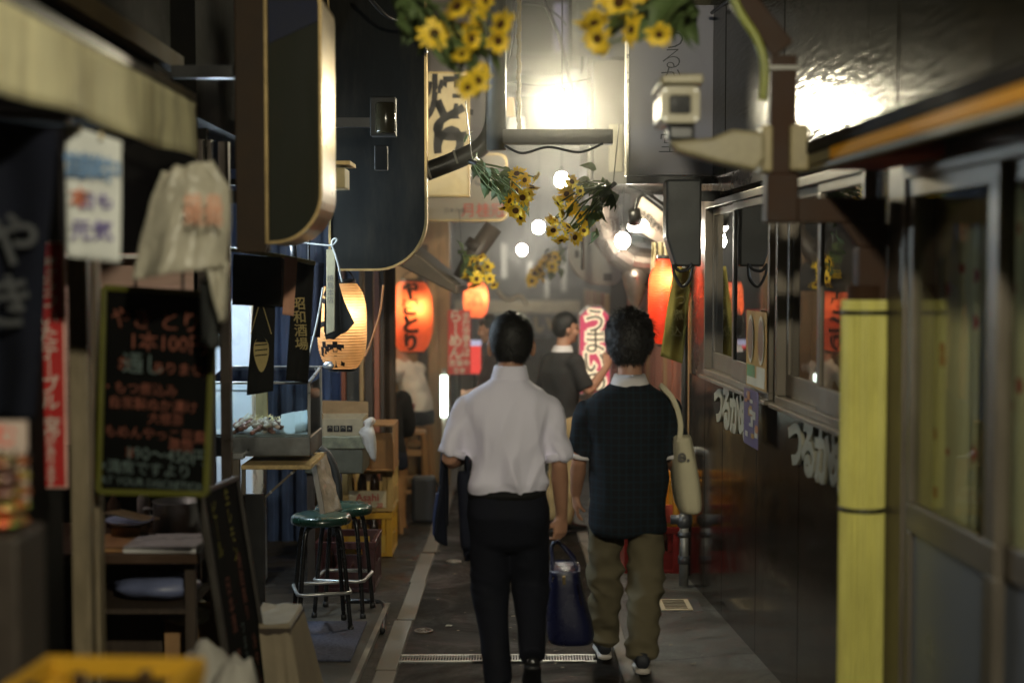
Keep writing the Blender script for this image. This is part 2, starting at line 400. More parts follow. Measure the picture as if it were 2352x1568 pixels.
# ------------------------------------------------------------------ right-hand tavern
rb = thing('tavern_building', 'dark glossy brown tavern along the right with sliding windows and a curtained door', 'building', (1.25, 6.6, gz(6.6)))
def rbox(g, y0, y1, z0, z1, d0, d1):
    return g.hexa([(rwx(y0) - d1, y0, z0), (rwx(y0) - d0, y0, z0), (rwx(y1) - d0, y1, z0), (rwx(y1) - d1, y1, z0),
                   (rwx(y0) - d1, y0, z1), (rwx(y0) - d0, y0, z1), (rwx(y1) - d0, y1, z1), (rwx(y1) - d1, y1, z1)])
g = G()
rbox(g, 4.95, 9.2, -0.4, 1.09, -0.14, -0.002)
rbox(g, 8.56, 9.2, 1.09, 2.18, -0.14, 0.0); rbox(g, 6.655, 6.765, 1.09, 2.18, -0.14, 0.0); rbox(g, 4.95, 5.2, 1.09, 2.18, -0.14, 0.0)
rbox(g, 2.0, 9.2, 2.18, 4.8, -0.14, -0.002)
g.build('wall', M('brown_wall', (0.03, 0.018, 0.012), 0.28, var=0.25, vs=3, bump=0.15, bs=14, dirt=0.3, coat=0.2), rb)
g = G(); g.box(1.6, 4.2, 9.05, 9.2, -0.5, 4.8); g.box(4.0, 4.2, 2, 9.2, -0.5, 4.8); g.box(1.6, 4.2, 2, 9.2, 2.5, 2.6); g.box(1.55, 4.2, 2, 2.1, -0.5, 4.8); g.box(1.6, 4.1, 2, 9.2, -0.45, -0.35)
g.build('room_shell', M('dim_room_lining', (0.16, 0.12, 0.08), 0.7, dirt=0.4), rb)
ed = [4.97, 5.35, 6.25, 7.14, 8.05, 8.62, 9.195]
for a, b in zip(ed, ed[1:]):
    g = G(); rbox(g, a + 0.004, b - 0.004, gz(7) - 0.12, 1.07, 0.0, 0.012); g.build('wall_panel', m_brownp, rb, bev=0.002)
ed = [2.0, 3.1, 4.02, 4.9, 5.26, 6.6, 8.02, 9.195]
for a, b in zip(ed, ed[1:]):
    g = G(); rbox(g, a + 0.006, b - 0.006, 2.27, 4.75, 0.0, 0.012 + 0.004 * R.random()); g.build('cladding_sheet', m_vinyl, rb, bev=0.003)
m_glass = GLASS('window_glass', (0.62, 0.64, 0.6), 1.9, 0.012)
def sliding_window(y0, y1, z0, z1, ym):
    g = G(); rbox(g, y0, y1, z0, z0 + 0.035, -0.07, 0.035); rbox(g, y0, y1, z1 - 0.04, z1, -0.07, 0.035)
    rbox(g, y0, y0 + 0.035, z0 + 0.035, z1 - 0.04, -0.07, 0.035); rbox(g, y1 - 0.035, y1, z0 + 0.035, z1 - 0.04, -0.07, 0.035)
    f = g.build('window', m_alu, rb, bev=0.003)
    g = G(); rbox(g, y0 - 0.02, y1 + 0.02, z0 - 0.022, z0 - 0.002, -0.02, 0.06); g.build('sill', m_alu, f, bev=0.003)
    for a, b, d in ((ym - 0.03, y1 - 0.036, -0.035), (y0 + 0.036, ym + 0.03, -0.004)):
        g = G(); zz0, zz1 = z0 + 0.037, z1 - 0.042
        rbox(g, a, b, zz0, zz0 + 0.1, d, d + 0.026); rbox(g, a, b, zz1 - 0.04, zz1, d, d + 0.026)
        rbox(g, a, a + 0.045, zz0 + 0.1, zz1 - 0.04, d, d + 0.026); rbox(g, b - 0.045, b, zz0 + 0.1, zz1 - 0.04, d, d + 0.026)
        g.build('sash', m_alu, f, bev=0.003)
        g = G(); rbox(g, a + 0.046, b - 0.046, zz0 + 0.101, zz1 - 0.041, d + 0.011, d + 0.015); g.build('pane', m_glass, f)
sliding_window(6.775, 8.55, 1.11, 2.14, 7.72)
sliding_window(5.21, 6.645, 1.11, 2.13, 5.9)
# door with curtain
g = G(); rbox(g, 4.76, 4.94, -0.3, 2.12, -0.08, 0.03); rbox(g, 2.2, 4.76, 2.03, 2.12, -0.08, 0.03)
door = g.build('sliding_door', m_alu, rb, bev=0.004)
for a, b, d in ((3.96, 4.75, -0.01), (3.1, 4.05, -0.045), (2.2, 3.15, -0.01)):
    g = G(); rbox(g, a, b, 0.86, 0.955, d, d + 0.03); rbox(g, a, b, 1.97, 2.03, d, d + 0.03); rbox(g, a, b, -0.25, -0.1, d, d + 0.03)
    rbox(g, a, a + 0.08, -0.1, 0.86, d, d + 0.03); rbox(g, b - 0.05, b, -0.1, 0.86, d, d + 0.03); rbox(g, a, a + 0.08, 0.955, 1.97, d, d + 0.03); rbox(g, b - 0.05, b, 0.955, 1.97, d, d + 0.03)
    g.build('door_sash', m_alu, door, bev=0.004)
    g = G(); rbox(g, a + 0.081, b - 0.051, -0.1, 0.86, d + 0.008, d + 0.016)
    g.build('door_panel', M('blue_grey_door_panel', (0.12, 0.135, 0.165), 0.35, var=0.12, vs=2, bump=0.08, bs=8, dirt=0.25), door)
    g = G(); rbox(g, a + 0.081, b - 0.051, 0.956, 1.969, d + 0.012, d + 0.016); g.build('pane', GLASS('door_glass', (0.94, 0.95, 0.9), 0.25, 0.02), door)
def curtain_mat():
    m = M('floral_curtain', (0.62, 0.58, 0.36), 0.8, var=0.15, vs=2); nt = m.node_tree; n = nt.nodes; l = nt.links; p = n['Principled BSDF']
    old = p.inputs['Base Color'].links[0].from_socket
    tc = n.new('ShaderNodeTexCoord'); v = n.new('ShaderNodeTexVoronoi'); v.inputs['Scale'].default_value = 9
    l.new(tc.outputs['Object'], v.inputs['Vector'])
    c = n.new('ShaderNodeMath'); c.operation = 'LESS_THAN'; c.inputs[1].default_value = 0.22; l.new(v.outputs['Distance'], c.inputs[0])
    x = n.new('ShaderNodeMix'); x.data_type = 'RGBA'; l.new(c.outputs[0], x.inputs['Factor']); l.new(old, x.inputs['A']); x.inputs['B'].default_value = (0.4, 0.06, 0.04, 1)
    l.new(x.outputs['Result'], p.inputs['Base Color']); return m
g = G(); g.grid(lambda u, v: (rwx(2.2 + 2.58 * u) + 0.1 + 0.02 * math.sin(u * 70 + 2 * math.sin(u * 23)), 2.2 + 2.58 * u, 0.6 + 1.42 * v), 160, 4)
g.build('curtain', curtain_mat(), rb, smooth=True, solid=0.003)
# eave board over the door and the near window
g = G(); rbox(g, 1.4, 5.0, 2.125, 2.17, -0.02, 0.33); g.build('eave', M('dark_eave_sheet', (0.015, 0.012, 0.009), 0.75), rb, bev=0.004)
g = G(); rbox(g, 1.4, 4.6, 2.082, 2.123, 0.3, 0.325); g.build('fascia_board', M('varnished_fascia', (0.8, 0.36, 0.02), 0.6, spec=0.1, var=0.15, vs=4, stretch=(1, 0.3, 5)), rb, bev=0.004)
g = G(); rbox(g, 4.603, 5.0, 2.085, 2.123, 0.3, 0.322); rbox(g, 1.4, 5.0, 2.062, 2.08, 0.295, 0.325); g.build('gutter', M('olive_gutter', (0.2, 0.17, 0.08), 0.5, dirt=0.4), rb, bev=0.004)
g = G(); rbox(g, 4.3, 4.9, 2.07, 2.115, 0.05, 0.26); g.build('awning_roll', M('red_awning_cloth', (0.35, 0.05, 0.03), 0.7), rb, bev=0.012)
# raised lettering on the dark wall
m_let = M('cream_raised_letter', (0.27, 0.255, 0.19), 0.45, var=0.1, dirt=0.25)
for y0, nm in ((8.19, 'cream raised hiragana lettering on the brown wall under the far window'), (6.36, 'cream raised hiragana lettering on the brown wall beside the yellow post')):
    L = thing('wall_lettering', nm, 'lettering', (rwx(y0) - 0.02, y0, 0.95), 'raised letters on the tavern wall')
    for i, ch in enumerate('つるかめ'):
        yc = y0 - 0.11 - 0.235 * i; ux = V(0.04, -1, 0); c = V(rwx(yc) - 0.014, yc, 0.955)
        text('letter', ch, 0.27, m_let, L, c, ux, (0, 0, 1), bold=0.045, lift=0.002, thick=0.016)
# posters on and under the far window
def poster(label, y0, y1, z0, z1, d, cols, seed):
    t = thing('poster', label, 'poster', (rwx(y0) - d, (y0 + y1) / 2, z0), 'posters on the tavern window')
    g = G(); rbox(g, y1, y0, z0, z1, d, d + 0.002); g.build('sheet', cols[0], t)
    rr = random.Random(seed)
    return t
yl = M('mustard_print', (0.27, 0.15, 0.03), 0.5); gr = M('green_print', (0.06, 0.15, 0.06), 0.5); wh = M('cream_print', (0.36, 0.33, 0.25), 0.5); pu = M('violet_print', (0.07, 0.05, 0.11), 0.5); og = M('orange_print', (0.3, 0.11, 0.03), 0.5); bn = M('brown_print', (0.14, 0.08, 0.05), 0.5)
t = poster('mustard food poster with two oval dishes stuck on the far window', 7.23, 6.76, 1.15, 1.53, 0.046, [yl], 1)
for yc in (7.12, 6.88):
    for rz, mt, dd in ((0.12, wh, 0.0495), (0.1, bn, 0.051)):
        g = G(); g.prism([(rwx(yc) - dd, yc + 0.085 * rz / 0.12 * math.cos(a * math.pi / 10), 1.39 + rz * math.sin(a * math.pi / 10)) for a in range(20)], (-0.001, 0, 0)); g.build('dish_picture', mt, t)
for z0, z1, y0, y1, mt in ((1.2, 1.26, 7.21, 7.02, gr), (1.16, 1.2, 7.21, 6.8, wh), (1.2, 1.26, 6.98, 6.79, wh)):
    g = G(); rbox(g, y1, y0, z0, z1, 0.0485, 0.0492); g.build('print_block', mt, t)
t = poster('violet and orange drink poster hanging below the far window', 7.2, 6.86, 0.86, 1.14, 0.062, [pu], 2)
for i in range(16):
    yc = R.uniform(6.9, 7.15); zc = R.uniform(0.89, 1.11)
    g = G(); rbox(g, yc - R.uniform(0.015, 0.05), yc + 0.02, zc, zc + R.uniform(0.015, 0.05), 0.0645 + i * 0.0002, 0.065 + i * 0.0002); g.build('print_block', R.choice([og, wh, yl, wh]), t)

# ------------------------------------------------------------------ left-hand shops
lb = thing('shop_building', 'black fronted shop at the left edge behind two tan posts', 'building', (-1.9, 4.2, gz(4.2)))
g = G(); g.box(-1.65, -1.5, 1.0, 4.72, -0.4, 2.12); g.build('front_wall', m_dark, lb)
g = G(); g.box(-1.75, -1.5, 1.0, 6.3, 2.36, 5.5); g.build('upper_wall', m_dark, lb)
g = G(); g.box(-3.2, -3.05, 3.0, 6.45, -0.5, 3.0); g.box(-3.05, -1.7, 3.0, 6.35, 2.4, 2.5); g.build('room_shell', m_dark, lb)
g = G(); g.box(-3.05, -1.36, 6.36, 6.42, -0.4, 2.36); g.build('partition', m_dark, lb)
for i in range(4):
    z = 0.95 + i * 0.215
    g = G(); g.box(-3.04, -1.42, 6.345, 6.359, z, z + 0.212); g.build('board', m_pinkw, lb, bev=0.003)
g = G(); g.box(-2.6, -1.5, 6.2, 6.344, 1.78, 1.8); g.build('shelf', m_pale, lb, bev=0.003)
for a, b, y, mt in ((160, 203, 4.85, m_post), (209, 225, 4.95, m_post)):
    p = at(a, 1000, y); q = at(b, 1000, y)
    g = G(); g.box(p.x, q.x, y, y + 0.07, gz(y) - 0.05, 2.14); g.build('door_post', mt, lb, bev=0.005)
for x0, x1, y in ((-1.375, -1.345, 6.22), (-1.335, -1.315, 6.25), (-1.3, -1.255, 6.32)):
    g = G(); g.box(x0, x1, y, y + 0.05, gz(6.2) - 0.05, 2.3); g.build('frame_post', M('dark_bronze_frame', (0.06, 0.048, 0.04), 0.35, 0.4), lb, bev=0.004)
# cream valance and the board above
vl = thing('awning', 'stained cream canvas valance hanging over the left shop front', 'awning', (-1.15, 4.0, 2.14))
def vfn(u, v):
    y = 2.3 + 2.92 * u; s = 0.012 * math.sin(y * 9) * (1 - v) + 0.006 * nz(y * 5, v * 3)
    return (-1.15 + s, y, 2.13 + 0.205 * v + 0.006 * math.sin(y * 5.3) * (1 - v))
g = G(); g.grid(vfn, 80, 6); g.build('cloth', M('stained_cream_canvas', (0.75, 0.69, 0.43), 0.75, var=0.18, vs=3, stretch=(1, 2, 0.35), dirt=0.75, wear=(0.2, 0.15, 0.06), bump=0.2), vl, smooth=True, solid=0.004)
g = G(); g.bar((-1.16, 2.3, 2.35), (-1.16, 5.2, 2.35), 0.03, 0.03); g.bar((-1.16, 3.0, 2.35), (-1.5, 3.0, 2.5), 0.02, 0.02); g.bar((-1.16, 5.0, 2.35), (-1.5, 5.0, 2.5), 0.02, 0.02); g.build('rail', m_black, vl)
p, q = at(130, 45, 4.6), at(385, 175, 5.9)
g = G(); g.bar((-1.42, 4.2, 2.6), (-1.42, 6.1, 2.6), 0.05, 0.07); g.build('gutter_board', M('brown_gutter_board', (0.07, 0.05, 0.025), 0.7), lb)

# skewer stall
st = thing('skewer_stall', 'dark open-fronted skewer stall with navy steel back on the left', 'building', (-1.6, 8.4, gz(8.4)))
g = G(); g.box(-1.55, -1.42, 6.44, 10.8, 2.42, 5.5); g.box(-1.42, -1.05, 10.6, 10.8, 2.75, 5.5); g.build('upper_wall', m_dark, st)
g = G(); g.box(-3.2, -3.1, 6.44, 10.8, -0.5, 3.0); g.box(-3.1, -1.55, 6.44, 10.8, 2.5, 2.55); g.build('room_shell', m_dark, st)
g = G(); g.box(-3.1, -1.13, 10.8, 10.86, -0.5, 2.75); g.build('back_wall', m_navy, st)
for i in range(9):
    x = -2.2 + i * 0.11; g = G(); g.box(x, x + 0.055, 10.775, 10.8, -0.4, 2.7); g.build('corrugation_rib', m_navy, st, bev=0.008)
for x0, x1, mt in ((-1.29, -1.26, m_redw), (-1.15, -1.12, m_tan), (-1.11, -1.05, m_darkw), (-1.04, -1.0, m_redw), (-0.995, -0.965, m_darkw)):
    g = G(); g.box(x0, x1, 10.7, 10.77, gz(10.8), 2.2); g.build('upright_plank', mt, st, bev=0.003)
g = G(); g.box(-1.255, -1.155, 10.76, 10.797, 0.75, 1.35); g.build('grimy_window', M('grimy_pane', (0.08, 0.08, 0.075), 0.25, dirt=0.6), st)
for i, x in enumerate([-2.0 + 0.13 * k for k in range(6)]):
    g = G(); g.box(x, x + 0.118, 7.02, 7.05, gz(7), 0.62); g.build('counter_plank', [m_darkw, M('orange_brown_plank', (0.09, 0.045, 0.02), 0.5, var=0.3, stretch=(6, 6, 1)), m_black][i % 3], st, bev=0.003)  # orange plank colour darkened for the shade below the stall shelf

# third and fourth units on the left
tb = thing('eatery_building', 'tan boarded eatery with a counter open to the alley', 'building', (-1.5, 11.8, gz(11.8)))
g = G(); g.box(-2.3, -2.2, 10.9, 14.2, -0.8, 3.0); g.box(-2.2, -0.62, 14.2, 14.3, -0.8, 2.6); g.build('wall', m_tan, tb)
for i in range(9):
    x = -1.6 + 0.11 * i; g = G(); g.box(x, x + 0.1, 14.17, 14.198, -0.6, 2.0); g.build('plank', m_tan if i % 3 else m_darkw, tb, bev=0.003)
g = G(); g.box(-2.2, -1.0, 10.9, 14.2, 1.98, 2.1); g.box(-1.2, -1.0, 10.9, 14.2, 2.1, 5.0); g.build('upper_wall', m_dark, tb)
g = G(); g.hexa([(-1.0, 10.3, 1.86), (-0.4, 10.3, 1.56), (-0.4, 13.0, 1.56), (-1.0, 13.0, 1.86), (-1.0, 10.3, 2.1), (-0.4, 10.3, 1.62), (-0.4, 13.0, 1.62), (-1.0, 13.0, 2.1)])
g.build('canopy', M('sooty_canopy', (0.07, 0.055, 0.04), 0.7, dirt=0.5), tb, bev=0.01)
g = G(); g.box(-1.5, -1.0, 10.8, 13.9, 0.33, 0.38); g.box(-1.45, -1.4, 10.8, 13.9, gz(12), 0.33); g.build('counter', m_darkw, tb, bev=0.004)
t = thing('ceiling_lamp', 'warm bulb under the ceiling of the tan boarded eatery', 'lamp', (-1.5, 12.7, 1.85)); g = G(); g.ball((-1.5, 12.7, 1.82), 0.05, 0.05, 0.055, 12, 8); g.build('bulb', EM('eatery_glow', (1.0, 0.78, 0.5), 300), t, smooth=True); g = G(); g.tube([(-1.5, 12.7, 1.86), (-1.5, 12.7, 1.98)], 0.018, 8); g.build('socket', m_black, t)
g = G(); g.tube([(-0.94, 10.95, gz(10.9)), (-0.94, 10.95, 2.0)], 0.045, 8); g.build('post', m_darkw, tb)
ub = thing('far_left_building', 'dim far building past the ramen board on the left', 'building', (-1.1, 17, gz(17)))
g = G(); g.box(-1.6, -0.8, 14.35, 20.0, -0.9, 6.0); g.build('wall', m_grayw, ub)
for z in (2.4, 3.7):
    for y in (15.2, 16.8, 18.4):
        g = G(); g.box(-0.8, -0.77, y, y + 0.8, z, z + 0.7); wd = g.build('window', m_alu, ub); g = G(); g.box(-0.772, -0.765, y + 0.05, y + 0.75, z + 0.05, z + 0.65); g.build('pane', GLASS('dark_pane', (0.15, 0.15, 0.15), 1.5), wd)

# right side beyond the tavern
sb = thing('grill_shop_building', 'reddish planked grill shop beyond the dark tavern', 'building', (1.3, 11.5, gz(11.5)))
g = G(); g.box(1.2, 1.6, 9.25, 14.4, -0.8, 5.5); g.build('wall', m_darkw, sb)
for i in range(15):
    y = 9.28 + 0.34 * i; g = G(); g.box(1.165 - 0.004 * (i % 2), 1.199, y, y + 0.33, gz(y), 1.6); g.build('plank', m_redw if i % 4 else m_tan, sb, bev=0.004)
g = G(); g.box(1.12, 1.2, 9.26, 14.3, 1.62, 1.75); g.build('lintel_beam', m_darkw, sb, bev=0.006)
g = G(); g.tube([(1.13, 9.3, gz(9.3)), (1.13, 9.3, 2.4)], 0.022, 8); g.build('downpipe', M('dark_grey_pipe', (0.06, 0.055, 0.05), 0.4), sb, smooth=True)
g = G(); g.box(0.55, 1.2, 10.5, 11.6, 2.36, 3.3); g.build('vent_housing', M('dark_duct_box', (0.08, 0.075, 0.06), 0.5, dirt=0.5), sb, bev=0.01)
g = G(); g.box(0.5, 1.2, 12.0, 12.6, 3.42, 4.3); g.box(0.52, 0.55, 11.99, 12.0, 3.5, 4.3); g.build('condenser_cabinet', M('grey_green_cabinet', (0.12, 0.125, 0.1), 0.5, dirt=0.4), sb, bev=0.008)
vb = thing('far_right_building', 'dim far building behind the glowing pink sign', 'building', (1.2, 17.2, gz(17)))
g = G(); g.box(1.0, 1.6, 14.5, 20, -0.9, 6.5); g.build('wall', m_grayw, vb)
for i in range(7):
    y = 14.6 + i * 0.7; g = G(); g.box(0.965, 0.999, y, y + 0.3, -0.5, 1.5); g.build('shutter_board', m_redw if i % 2 else m_tan, vb, bev=0.004)

# end of the alley: crosswise shop front
eb = thing('crosswise_shop_building', 'grey shop front closing the alley with a dark curtain over its door', 'building', (0, 20.6, gz(20.6)))
g = G(); g.box(-1.9, -0.85, 20.4, 20.7, -1, 4.6); g.box(0.98, 2.0, 20.4, 20.7, -1, 4.6); g.box(-0.85, 0.98, 20.4, 20.7, 1.32, 4.2); g.build('wall', M('sooty_grey_wall', (0.1, 0.097, 0.09), 0.75, var=0.4, dirt=0.5), eb)
g = G(); g.box(-0.85, 0.98, 20.25, 20.4, 1.14, 1.32); g.build('lintel_beam', M('pale_wood_beam', (0.36, 0.3, 0.2), 0.6), eb, bev=0.01)
g = G(); g.box(-1.6, 1.6, 23.0, 23.1, -1.2, 1.6); g.box(-1.6, 1.6, 20.7, 23, 1.4, 1.5); g.box(-1.7, -1.6, 20.7, 23, -1.2, 1.5); g.box(1.6, 1.7, 20.7, 23, -1.2, 1.5); g.build('room_shell', M('pale_room_lining', (0.4, 0.36, 0.28), 0.7), eb)
for i, (a, b, z0, z1) in enumerate([(1080, 1110, 560, 640), (1150, 1165, 560, 640), (1210, 1225, 600, 660), (1290, 1302, 590, 670), (1250, 1262, 640, 685)]):
    p, q = at(a, z1, 20.3), at(b, z0, 20.3); g = G(); g.box(p.x, q.x, 20.34, 20.395, p.z, q.z); g.build('menu_slip', m_pale, eb)
cur = []
for i in range(5):
    x0 = -0.84 + i * 0.364; g = G()
    g.grid(lambda u, v: (x0 + 0.355 * u, 20.2 + 0.02 * math.sin(u * 9 + i), 0.78 + 0.36 * v), 10, 3)
    nb = g.build('curtain_cloth', M('charcoal_noren', (0.06, 0.062, 0.07), 0.8), eb, solid=0.006)
for i, ch in ((2, 'か'), (3, 'い')):
    text('curtain_letter', ch, 0.3, M('tan_dye', (0.42, 0.3, 0.14), 0.8), eb, (-0.66 + i * 0.364, 20.17, 0.97), (1, 0, 0), (0, 0, 1), bold=0.02)
# tall block behind
g = G(); g.box(-3.0, 1.3, 30, 31, -2, 11); tb2 = g.build('rear_block', m_grayw, loc=(0, 30, -1)); lw = EM('lilac_patch_glow', (0.62, 0.56, 0.8), 0.2); fx = [(1272, 8, 1302, 120), (1216, 165, 1246, 176), (1192, 205, 1212, 214), (1252, 178, 1262, 186)]
for x0, y0, x1, y1 in fx:
    p, q = at(x0, y1, 29.98), at(x1, y0, 29.98); g = G(); g.box(p.x, q.x, 29.96, 29.99, p.z, q.z); g.build('lilac_patch', lw, tb2)  # glowing panels added for the pale lilac patches of wall and sky
tag(tb2, 'tall grey block rising behind the end of the alley', 'building')
g = G(); g.box(1.35, 4, 28, 29, -2, 11); tb3 = g.build('rear_block', m_grayw, loc=(2, 28, -1)); tag(tb3, 'tall grey block behind the right roofs beside the sky gap', 'building')
# ------------------------------------------------------------------ lamps
m_socket = M('black_socket', (0.015, 0.015, 0.015), 0.4)
def bulb_lamp(name, label, p, r, power, col, group=None, cord=0.6, vis=60.0, shade=False):
    t = thing(name, label, 'lamp', p, group)
    g = G(); g.ball(p, r, r, r * 1.12, 12, 8); g.build('bulb', EM('%s_glow_%d' % (name, int(vis * 10 + power * 7)), col, power), t, smooth=True)
    g = G(); g.tube([p + V(0, 0, r * 0.95), p + V(0, 0, r * 1.3 + 0.05)], r * 0.42, 10); g.build('socket', m_socket, t, smooth=True)
    g = G(); g.tube([p + V(0, 0, r * 1.3 + 0.04), p + V(0.01, 0, r * 1.3 + cord)], 0.006, 6); g.build('cord', m_socket, t)
    if shade:
        g = G(); g.lathe(p + V(0, 0, r * 1.25), [(0.04, 0.05), (0.05, 0.045), (0.17, 0.0), (0.175, -0.006), (0.168, -0.006), (0.045, 0.03), (0.04, 0.05)], 20); g.build('shade', M('enamel_shade', (0.25, 0.25, 0.22), 0.4), t, smooth=True)
    return t
WARM = (1.0, 0.9, 0.63); NEUT = (1.0, 0.93, 0.78); COOL = (0.85, 0.95, 1.0)
bulb_lamp('street_lamp', 'blazing bare bulb hanging over the crossbeam in the middle of the alley', at(1290, 250, 9.1), 0.062, LAMP_MAIN, WARM, 'bulbs strung along the alley', cord=1.6)
bulb_lamp('street_lamp', 'bright round bulb directly below the blazing lamp, between the two sunflower sprays', at(1290, 413, 13.6), 0.062, 240, NEUT, 'bulbs strung along the alley', cord=1.2)
bulb_lamp('street_lamp', 'small bright bulb left of the right sunflower spray over the dim alley', at(1237, 522, 17.0), 0.06, 220, NEUT, 'bulbs strung along the alley', cord=1.0)
bulb_lamp('street_lamp', 'smallest and lowest bright bulb, farthest down the alley', at(1199, 574, 19.6), 0.058, 220, NEUT, 'bulbs strung along the alley', cord=1.0)
bulb_lamp('shop_lamp', 'round white bulb hanging in front of the curved metal duct', at(1430, 553, 10.2), 0.052, 200, NEUT, cord=0.45)
bulb_lamp('street_lamp', 'bare bulb hanging over the near end of the alley, outside the picture', V(0.35, 0.1, 3.05), 0.07, LAMP_BACK, (1.0, 0.93, 0.7), 'bulbs strung along the alley', cord=0.9)
# spot lamp with black cowl beside the tilted board
p = at(1466, 520, 9.9)
t = thing('spot_lamp', 'black cowled spot bulb lighting the tilted white board', 'lamp', p)
g = G(); g.lathe(p, [(0.06, -0.035), (0.075, -0.01), (0.07, 0.02), (0.045, 0.045), (0.03, 0.05)], 16); g.build('bulb', EM('spot_glow', NEUT, 22), t, smooth=True)
g = G(); g.tube([p + V(-0.02, -0.03, 0.02), p + V(-0.035, -0.07, 0.11)], [0.052, 0.04], 12); g.tube(smooth_path([p + V(-0.03, -0.06, 0.1), p + V(0.0, -0.04, 0.2), p + V(0.1, 0, 0.24)]), 0.012, 8); g.build('cowl', m_socket, t, smooth=True)

# ------------------------------------------------------------------ paper lanterns
m_ink = M('brush_ink', (0.012, 0.01, 0.01), 0.7, var=0.1, bump=0)
def lantern(label, p, rx, h, col, words, power, lcol, phi=0.0, size=None, ribs=34, caps=True, bulb_off=(0, 0, 0.04), trans=0.62, bold=0.03, mname=None, tz=0.0, line=1.0):
    t = thing('paper_lantern', label, 'lantern', p, 'paper lanterns')
    def prof(z):
        q = abs(2 * z / h); return rx * (1 - 0.36 * q ** 4 - 0.07 * q ** 2)
    pr = []
    N = ribs * 4
    for i in range(N + 1):
        z = -h / 2 + h * i / N; pr.append((prof(z) + 0.006 * (rx / 0.16) * abs(math.sin(math.pi * ribs * i / N)), z))
    g = G(); k = len(g.v); n = 40
    for r, z in pr:
        for j in range(n):
            a = 2 * math.pi * j / n; wob = 1 + 0.012 * nz(math.cos(a) * 1.5, math.sin(a) * 1.5, z * 6 + p.x)
            g.v.append(p + V(r * wob * math.cos(a), r * wob * math.sin(a), z))
    for i in range(N):
        for j in range(n):
            g.f.append((i * n + j, i * n + (j + 1) % n, (i + 1) * n + (j + 1) % n, (i + 1) * n + j))
    g.build('shade', PAPER(mname or ('lantern_paper_%.2f' % col[1]), col, trans), t, smooth=True)
    r0 = prof(h / 2)
    for s in (-1, 1):
        g = G(); z = s * h / 2; g.lathe(p, [(r0 * 0.97, z - 0.012), (r0 * 1.02, z - 0.012), (r0 * 1.02, z + 0.02 * s + 0.004), (r0 * 0.97, z + 0.02 * s + 0.004), (r0 * 0.97, z - 0.012)], 28); g.build('rim', m_black, t, smooth=True)
    g = G(); g.tube(smooth_path([p + V(-r0, 0, h / 2), p + V(-r0 * 0.6, 0, h / 2 + 0.06), p + V(0, 0, h / 2 + 0.09), p + V(r0 * 0.6, 0, h / 2 + 0.06), p + V(r0, 0, h / 2)]), 0.005, 6); g.tube([p + V(0, 0, h / 2 + 0.09), p + V(0, 0, h / 2 + 0.3)], 0.005, 6); g.build('handle', m_black, t)
    b = p + V(*bulb_off)
    g = G(); g.ball(b + V(0, 0, 0.045), 0.022, 0.022, 0.03, 10, 8); g.build('bulb', EM('lantern_bulb', (1.0, 0.8, 0.5), 25), t, smooth=True)
    light('lantern_light', b, power, lcol, 0.02, t)
    if words:
        sz = size or h * 0.9 / len(words)
        vs, fs = text_geo(words, sz, True, bold, line, 2)
        g = G()
        for x, y in vs:
            z = max(-h / 2 + 0.01, min(h / 2 - 0.01, y + tz)); r = prof(z) * 1.012 + 0.0095 * max(1, rx / 0.15)
            a = -math.pi / 2 + phi + x / rx
            g.v.append(p + V(r * math.cos(a), r * math.sin(a), z))
        g.f = list(fs); g.build('lettering', m_ink, t)
    return t
lantern('orange paper lantern with black hiragana and glowing bulb, hanging over the seated man', at(946, 726, 12.8), 0.184, 0.625, (0.86, 0.23, 0.1), 'やきとり', 8, (1.0, 0.5, 0.22), size=0.17, bold=0.06, bulb_off=(0.035, -0.105, 0.075), line=0.95)
lantern('large cream paper lantern with dark ribs half hidden by a black cloth', at(786, 748, 8.35), 0.142, 0.5, (0.78, 0.52, 0.27), 'もつ焼', 2.6, (1.0, 0.78, 0.52), phi=-0.35, size=0.16, tz=-0.02, bold=0.05, ribs=30, bulb_off=(0.03, -0.07, 0.07))
lantern('small round orange lantern with a white label under drooping sunflowers', at(1093, 688, 14.6), 0.125, 0.36, (0.86, 0.26, 0.13), '酒', 5, (1.0, 0.6, 0.3), size=0.16, bold=0.01, ribs=16, bulb_off=(0.02, -0.06, 0.03))
lantern('long red lantern glowing yellow at its top beside the olive cloth', at(1532, 692, 9.75), 0.125, 0.58, (0.85, 0.1, 0.05), 'もつ焼き', 11, (1.0, 0.62, 0.3), phi=0.6, size=0.13, bulb_off=(0.02, -0.065, 0.15))
# pale label block on the small lantern, hanging hooks and ropes
# ------------------------------------------------------------------ signs
def outline(x0, x1, z0, z1, Y, r_tl=0, r_tr=0, r_br=0, r_bl=0, n=8):
    pts = []
    for cx, cz, r, a0 in ((x1 - r_br, z0 + r_br, r_br, -90), (x1 - r_tr, z1 - r_tr, r_tr, 0), (x0 + r_tl, z1 - r_tl, r_tl, 90), (x0 + r_bl, z0 + r_bl, r_bl, 180)):
        if r <= 0: pts.append((cx, Y, cz)); continue
        for i in range(n + 1):
            a = rad(a0 + 90 * i / n); pts.append((cx + r * math.cos(a), Y, cz + r * math.sin(a)))
    return pts
def inset(pts, Y, d):
    cx = sum(p[0] for p in pts) / len(pts); cz = sum(p[2] for p in pts) / len(pts)
    wx = max(p[0] for p in pts) - min(p[0] for p in pts); wz = max(p[2] for p in pts) - min(p[2] for p in pts)
    mx = (max(p[0] for p in pts) + min(p[0] for p in pts)) / 2; mz = (max(p[2] for p in pts) + min(p[2] for p in pts)) / 2
    return [(mx + (p[0] - mx) * (1 - 2 * d / wx), Y, mz + (p[2] - mz) * (1 - 2 * d / wz)) for p in pts]
